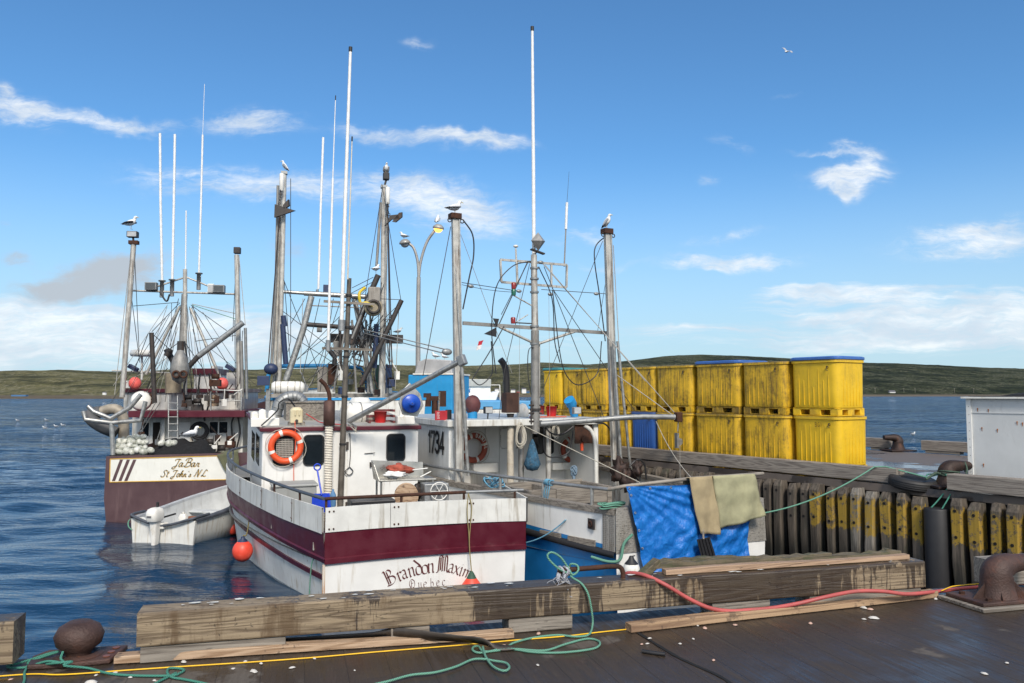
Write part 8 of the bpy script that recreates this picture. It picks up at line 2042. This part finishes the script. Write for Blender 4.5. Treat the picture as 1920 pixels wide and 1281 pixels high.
blob(RWF, RWF.loc(W(1752, 915, 14.0)) + Vector((.25, 0, -.05)), .22, .12, .13, P('rope_mass', (.13, .14, .10), .95, 0, .5, 25, dirt=(.03, .04, .03), damt=.8, dscale=(20, 20, 20), bump=1.5, bscale=50), 'tangle of thin rope between the tyre and the grey beam', 'rope', 'rope_tangle', 2, .9)
ln = [DN.wd((WD - .02, .0, DN.at(1434, 962, y=0).z)), ] ; lend = RWF.wd((RWF.at(1640, 884, y=-.02).x, -.02, .285))
MB().tube(sag(ln[0], lend, .12, 16) + [RWF.wd((RWF.at(1640, 884, y=-.02).x + .15, .1, .29)), rp + Vector((-.4, -.1, .17)), kx], .013, 7).build('mooring_line', ropepale, recenter=True, label='pale green mooring line from the blue boat over the grey beam', cat='rope')
mb = MB(); a_ = ln[0].lerp(lend, .08) - Vector((0, 0, .06))
for k in range(4): mb.torus(a_ + (lend - ln[0]) * (.03 * k), (lend - ln[0]), .025, .012, 10, 5)
# white shed
sx = RWF.at(1812, 800, y=.75).x; sh = W(1812, 747, RWF.wd((sx, .75, 0)).y).z
e = empty('white_shed', RWF.wd((sx + 1.75, .75 + 1.0, -.003)), RWF.a, 'low white plywood shed on the right wharf, cut off by the frame', 'shed')
shm = P('shed_white', (.60, .61, .60), .55, 0, .06, 2, dirt=(.42, .42, .40), damt=.4, dscale=(5, 5, 2), spots=(.42, .17, .04), sthr=.07, sscale=2.6, bump=.05)
MB().bx(-1.72, 2.4, -.98, 1.0, .0, sh).build('shed_wall', shm, e)
for x in (-1.735,): MB().bx(x - .01, x + .07, -1.0, -.93, .0, sh).build('corner_trim', white, e)
MB().bx(-1.71, 2.4, -.99, -.981, sh - .25, sh - .235).build('panel_joint', shm, e)
mb = MB(); rr = random.Random(2)
for k in range(10): mb.lathe([(.006, 0), (.005, .004)], (-1.70, -1.0, .12 + k * .14), (0, -1, 0), 6)
mb.build('trim_nails', rust, e)
MB().bx(-1.80, 2.5, -1.06, 1.08, sh, sh + .03).build('shed_roof', plastwhite, e)
MB().bx(-1.68, 2.4, -1.04, 1.0, sh + .031, sh + .045).build('roof_felt', FLAT('felt', (.03, .03, .032), .9), e)
heap(Frame(e.location.x, e.location.y, -55.3, 0), (-1.3, 2.3, -.8, .9, sh + .04), .14, netblack, 'dark nets heaped on the roof of the white shed', 'net', 'net_heap', 12)
# stain patches of rust on shed: nail heads
mb = MB()
for px, py in ((1833, 766), (1853, 768), (1841, 802), (1870, 805), (1819, 795), (1907, 791), (1917, 793), (1844, 870)):
    q = Frame(e.location.x, e.location.y, -55.3, 0).at(px, py, y=-.985); mb.lathe([(.012, 0), (.010, .006)], q, (0, -1, 0), 8); mb.add([q + Vector(v_) for v_ in ((-.009, -.0015, 0), (.009, -.0015, 0), (.003, -.0015, -.06), (-.004, -.0015, -.05))], [(0, 1, 2, 3)])
mb.build('rust_nails', P('nail_rust', (.35, .12, .03), .8, 0, .2), e)

# ================================================================== timbers and litter on the front wharf
def plank(px0, py0, px1, py1, z, wd, th, mt, label, name='plank', cat='plank', rag=0):
    a_, b_ = G(px0, py0, z), G(px1, py1, z); d = b_ - a_; ang = atan2(d.y, d.x); L = d.length
    mb = MB(); rows = []; n = 26; rr = random.Random(int(px0))
    for k in range(n + 1):
        x = -L / 2 + L * k / n; w1 = rag * rr.uniform(-1, 1); w2 = rag * rr.uniform(-1, 1); bow = .006 * sin(k * .25)
        rows.append([Vector((x, 0 + w1 * .4, 0)), Vector((x, wd + w2, 0)), Vector((x, wd + w2 - .003, th + w1 + bow)), Vector((x, .003 + w1 * .4, th + w2 * .7 + bow))])
    mb.loft(rows, smooth=False, closed=True); mb.add(rows[0], [(3, 2, 1, 0)]); mb.add(rows[-1], [(0, 1, 2, 3)])
    o = mb.build(name, mt, bevel=.004 if not rag else 0, label=label, cat=cat); o.location = (a_ + b_) / 2; o.rotation_euler = (0, 0, ang); return o
plank(213, 1246, 964, 1197, .006, .095, .042, newwood, 'pale knotty plank on the deck in front of the beam, left half')
plank(1184, 1187, 1760, 1121, .006, .09, .05, WOOD('old_pale', (.40, .27, .16), (.17, .10, .06), 0, stain=(.06, .04, .03), samt=.6, sthr=(.55, .62), sscale=3), 'old brown plank on the deck beside the red hose, right half')
o = plank(1249, 1079, 1706, 1049, .305, .07, .035, WOOD('plank_top', (.42, .29, .19), (.18, .11, .07), 0), 'thin pale plank lying on top of the front beam, right half')
mossw = WOOD('mossy_wood', (.15, .12, .075), (.05, .042, .025), 0, stain=(.05, .062, .022), samt=.6, sthr=(.48, .62), sscale=3)
plank(1232, 1067, 1690, 1042, .315, .08, .035, mossw, 'mossy rotten plank with ragged edges on top of the front beam', rag=.012)
plank(1238, 1056, 1560, 1042, .34, .06, .018, mossw, 'upper mossy splintered board behind the pale plank', rag=.008)
a_ = FWF.at(1222, 1078, y=.16); mb = MB(); a_, b_ = FWF.at(1200, 1082, y=.15), FWF.at(1233, 1052, y=.19); mb.bar(a_, b_, .07, .05); wput(mb, FWF, 'wood_stub', mossw, 'short mossy stub leaning at the left end of the mossy plank', 'stub', bevel=.004)
a_, b_ = FWF.at(1660, 1041, y=.2), FWF.at(1672, 1030, y=.2); mb = MB(); mb.prism([FWF.at(1655, 1041, y=.2), FWF.at(1664, 1029, y=.2), FWF.at(1672, 1030, y=.2), FWF.at(1674, 1041, y=.2)], (0, .05, 0)); wput(mb, FWF, 'wood_chip', mossw, 'small upright wood chip at the right end of the mossy plank', 'wood chip')
# iron staple with frayed rope
F = FWF; S = lambda px, py, y=.1: F.at(px, py, y=y)
mb = MB(); a0 = S(1047, 1100); a0.z = .29; b0 = S(1168, 1100); b0.z = .29
mb.tube([a0] + cr([S(1046, 1085), S(1050, 1072), S(1062, 1069), S(1110, 1065), S(1150, 1062), S(1163, 1064), S(1168, 1074), b0], 4), .0175, 10); wput(mb, F, 'iron_staple', rust, 'bent iron bar bolted to the top of the front beam', 'iron bar')
mb = MB(); rr = random.Random(4); c_ = S(1051, 1078)
for k in range(7): mb.torus(c_ + Vector((.012 * k - .02, 0, rr.uniform(-.03, .03))), (1, rr.uniform(-.6, .6), rr.uniform(-.6, .6)), .03, .010, 12, 5)
for k in range(26):
    a_ = c_ + Vector((rr.uniform(-.05, .03), rr.uniform(-.03, .02), rr.uniform(-.06, 0))); mb.tube(cr([a_, a_ + Vector((rr.uniform(-.08, .06), rr.uniform(-.07, -.01), rr.uniform(-.05, -.01))), a_ + Vector((rr.uniform(-.10, .08), rr.uniform(-.10, -.03), rr.uniform(-.085, -.04)))], 3), .003, 4)
wput(mb, F, 'frayed_rope', ROPE('rope_frayed', (.40, .42, .46), (.22, .22, .26), 80), 'frayed grey blue rope end wound on the bent iron bar', 'rope')
g1 = [S(1075, 1078, .08), S(1050, 1068, .07), S(1030, 1050, .07), S(1027, 1040, .07), S(1036, 1036, .07), S(1052, 1046, .08), S(1066, 1066, .08), S(1074, 1078, .06), S(1084, 1070, .06), S(1082, 1060, .08), S(1070, 1058, .1), S(1068, 1070, .12), S(1072, 1082, .06), S(1090, 1094, .0), S(1103, 1115, -.035), S(1110, 1150, -.035), S(1111, 1172, -.04)]
g2 = [(1104, 1190), (1080, 1194), (1045, 1191), (1000, 1196), (965, 1205), (950, 1214)]
pts = cr([F.wd(p_) for p_ in g1] + [G(a_, b_, .012) for a_, b_ in g2], 5)
MB().tube(pts, .0072, 8).build('green_rope', ropepale, recenter=True, label='green rope knotted on the iron bar and falling over the beam to the deck', cat='rope')
pts = cr([G(a_, b_, .010) for a_, b_ in ((950, 1214), (905, 1224), (888, 1221), (887, 1214), (897, 1212), (910, 1222), (960, 1217), (1020, 1220), (1060, 1208), (1100, 1198), (1122, 1202), (1123, 1211), (1105, 1218), (1050, 1224), (1000, 1223), (965, 1218), (930, 1216))], 5)
MB().tube(pts, .0072, 8).build('green_rope', ropepale, recenter=True, label='loops of green rope lying on the deck in front of the beam', cat='rope')
pts = cr([G(a_, b_, .02) for a_, b_ in ((905, 1213), (911, 1232), (925, 1250), (945, 1258), (955, 1252), (948, 1243), (925, 1239), (908, 1236), (885, 1237), (855, 1250), (815, 1261), (770, 1266), (730, 1277), (690, 1286), (660, 1292))], 5)
MB().tube(pts, .0072, 8).build('green_rope', ropepale, recenter=True, label='green rope trailing to the bottom edge with one small loop', cat='rope')
c0 = G0(147, 1238)
pts = [G(a_, b_, z_) for a_, b_, z_ in ((118, 1222, .09), (114, 1235, .06), (119, 1243, .045), (90, 1240, .05), (60, 1248, .02), (44, 1252, .015), (20, 1252, .012), (14, 1248, .012), (30, 1245, .02), (60, 1236, .03), (90, 1226, .05), (110, 1222, .07), (80, 1232, .04), (52, 1243, .02), (75, 1246, .02), (110, 1243, .05), (135, 1241, .05), (120, 1248, .045), (165, 1253, .012), (205, 1263, .012), (255, 1267, .012), (320, 1267, .012), (338, 1262, .012), (345, 1256, .012), (330, 1253, .012), (316, 1254, .012), (314, 1262, .016), (322, 1270, .012), (345, 1274, .012), (380, 1281, .012), (410, 1288, .012))]
MB().tube(cr(pts, 6), .0072, 8).build('green_rope', ropegreen, recenter=True, label='dark green rope twisted round the mushroom bollard and over the deck', cat='rope')
MB().tube(cr([G(a_, b_, .012) for a_, b_ in ((330, 1262), (310, 1272), (292, 1281), (275, 1292))], 5), .0072, 8).build('green_rope', ropegreen, recenter=True, label='short dark green rope end running off the bottom edge', cat='rope')
MB().tube(cr([G(a_, b_, .012) for a_, b_ in ((52, 1248), (46, 1262), (46, 1275), (40, 1290))], 5), .0072, 8).build('green_rope', ropegreen, recenter=True, label='dark green rope end left of the mushroom bollard', cat='rope')
# yellow cord
yc = FLAT('yellow_cord', (.78, .46, .01), .5)
pts = cr([G(a_, b_, .008) for a_, b_ in ((-40, 1271), (60, 1264), (120, 1265), (250, 1256), (340, 1250), (480, 1241), (600, 1232), (700, 1223), (860, 1210), (960, 1201), (1060, 1193), (1120, 1186), (1178, 1180))] + [G(1300, 1168, .008), G(1480, 1150, .008)], 5)
MB().tube(pts, .0045, 6).build('yellow_cord', yc, recenter=True, label='long thin yellow cord along the deck in front of the beam', cat='cord')
pts = cr([FWF.wd(v_) for v_ in (FWF.at(1765, 1108, y=.02), FWF.at(1785, 1100, y=.06), FWF.at(1810, 1097, y=.08), FWF.at(1845, 1094, y=.1))], 5)
MB().tube(pts, .0045, 6).build('yellow_cord', yc, recenter=True, label='short length of yellow cord left of the big hooked bollard', cat='cord')
# red hose
hs = [F.wd(S(1160, 1092, .30)), F.wd(S(1172, 1077, .24)), F.wd(S(1190, 1075, .16)), F.wd(S(1215, 1081, .06)), F.wd(S(1250, 1098, -.03)), F.wd(S(1290, 1122, -.045)), F.wd(S(1330, 1140, -.06)), F.wd(S(1368, 1146, -.07))] + [G(a_, b_, .06) for a_, b_ in ((1405, 1144), (1450, 1140))] + [G(a_, b_, z_) for a_, b_, z_ in ((1500, 1131, .08), (1550, 1119, .12), (1605, 1109, .13), (1655, 1109, .12), (1700, 1114, .08), (1750, 1110, .05), (1800, 1104, .025), (1850, 1100, .025), (1930, 1093, .03), (2020, 1086, .03))]
hosem = P('hose_red', (.42, .085, .08), .6, 0, .15, 5, dirt=(.28, .10, .09), damt=.5, dscale=(6, 6, 6), bump=.1)
MB().tube(cr(hs, 6), .0145, 12).build('red_hose', hosem, recenter=True, label='faded red hose draped over the beam and along the deck', cat='hose')
# twisted dark strip
mb = MB(); lo = [(430, 1211, .01), (500, 1207, .012), (570, 1204, .012), (640, 1200, .02), (700, 1195, .03), (740, 1192, .05), (800, 1200, .03), (860, 1203, .025), (905, 1208, .02), (935, 1219, .012), (966, 1218, .012)]
hi = [(430, 1209, .03), (500, 1199, .06), (570, 1195, .055), (640, 1190, .06), (700, 1186, .07), (740, 1177, .10), (800, 1184, .10), (860, 1192, .085), (900, 1196, .08), (930, 1208, .03), (962, 1211, .014)]
A_l = cr([G(*p_) for p_ in lo], 4); B_l = cr([G(*p_) for p_ in hi], 4); mb.loft([A_l, B_l]); o = mb.build('rubber_strip', P('strip_dark', (.05, .042, .036), .45, 0, .3, 4, dirt=(.10, .085, .07), damt=.5, dscale=(3, 3, 3)), recenter=True, label='long twisted dark rubber strip lying over the pale plank', cat='strip', solid=.006)
MB().tube(cr([G(a_, b_, .012) for a_, b_ in ((1204, 1221), (1222, 1224), (1247, 1227))], 4), .012, 10).build('rubber_tube', black, recenter=True, label='short black rubber tube on the deck beside the wide gap', cat='tube')
# shells and chips
shm_ = [FLAT('shell_white', (.52, .50, .46), .6), FLAT('shell_pink', (.50, .33, .26), .6)]
rr = random.Random(11); protos_s = []
for k in range(5):
    mb = MB(); n = 9; ring = [Vector((cos(2 * pi * i / n) * (.5 + .14 * rr.uniform(-1, 1)), sin(2 * pi * i / n) * (.5 + .14 * rr.uniform(-1, 1)) * (.55 + .1 * k), 0)) for i in range(n)]
    mb.loft([ring, [v_ * .6 + Vector((0, 0, .16)) for v_ in ring], [v_ * .12 + Vector((.04, 0, .22)) for v_ in ring]], closed=True); protos_s.append(mb)
spots_ = [(1285, 1169, .045, 0), (1321, 1178, .06, 1), (1308, 1173, .03, 0), (1300, 1198, .03, 0), (1275, 1207, .03, 0), (1218, 1197, .035, 0), (1203, 1208, .03, 1), (1214, 1207, .03, 0), (1338, 1238, .035, 1), (1378, 1172, .04, 1), (1620, 1140, .07, 0), (1632, 1143, .06, 1), (1638, 1159, .075, 0), (1620, 1161, .035, 0), (1656, 1124, .05, 1), (1527, 1129, .04, 1), (1519, 1169, .055, 1), (1754, 1123, .05, 0), (1717, 1133, .015, 0), (1845, 1263, .045, 0), (1888, 1243, .03, 0), (1815, 1253, .02, 0), (1840, 1120, .06, 1), (1212, 1176, .04, 0), (1010, 1188, .05, 1),
    (344, 1241, .05, 0), (460, 1240, .03, 0), (475, 1259, .07, 0), (490, 1244, .04, 0), (548, 1252, .04, 0), (590, 1235, .03, 0), (245, 1270, .03, 0), (170, 1280, .08, 0), (290, 1276, .035, 0), (180, 1266, .03, 0), (20, 1274, .03, 1), (295, 1278, .03, 1), (710, 1241, .02, 0), (665, 1257, .025, 0), (690, 1220, .02, 0), (945, 1211, .05, 1), (1008, 1247, .03, 0), (1030, 1243, .02, 0), (1037, 1276, .02, 0), (1148, 1206, .02, 0), (1066, 1235, .015, 0), (215, 1262, .04, 0), (437, 1254, .03, 0), (1240, 1190, .02, 0), (1363, 1165, .02, 1), (1500, 1215, .02, 0), (1590, 1245, .02, 0), (1700, 1216, .02, 0), (1640, 1215, .015, 0), (1740, 1175, .02, 0)]
sp_obj = {}
spots_ = [q_ for q_ in spots_ if q_[2] > .021]
for i, (px, py, s_, mi) in enumerate(spots_):
    key = (i % 5, mi)
    if key not in sp_obj: sp_obj[key] = protos_s[i % 5].build('shell_fragment', shm_[mi]); o = sp_obj[key]
    else: o = sp_obj[key].copy(); COL.objects.link(o)
    o.location = G(px, py, .005); o.rotation_euler = (0, 0, rr.uniform(0, 6)); o.scale = (s_ * .85,) * 3
    side_ = 'left' if px < 760 else ('middle' if px < 1300 else 'right')
    big_ = 'large' if s_ >= .055 else ('small' if s_ < .03 else 'middling')
    tag(o, '%s %s shell fragment lying on the %s part of the wet deck' % (big_, ['white', 'pinkish'][mi], side_), 'shell', 'shell fragments strewn on the wet deck')
# bird droppings and splashes on top of the front beam: thin dried patches belong to the beam itself
bmo = [o for o in COL.objects if o.name == 'wharf_beam'][0]
mb = MB(); rr = random.Random(21)
for k in range(46):
    x = rr.uniform(-2.7, 2.7); y = rr.uniform(-.09, .06); s_ = rr.choice((.008, .012, .02, .03)); n = 8
    ring = [Vector((x + cos(2 * pi * i / n) * s_ * rr.uniform(.6, 1.6), y + sin(2 * pi * i / n) * s_ * rr.uniform(.3, .8), .2095)) for i in range(n)]; mb.add(ring, [tuple(range(n))])
mb.build('droppings', FLAT('dropping', (.62, .62, .58), .8), bmo)
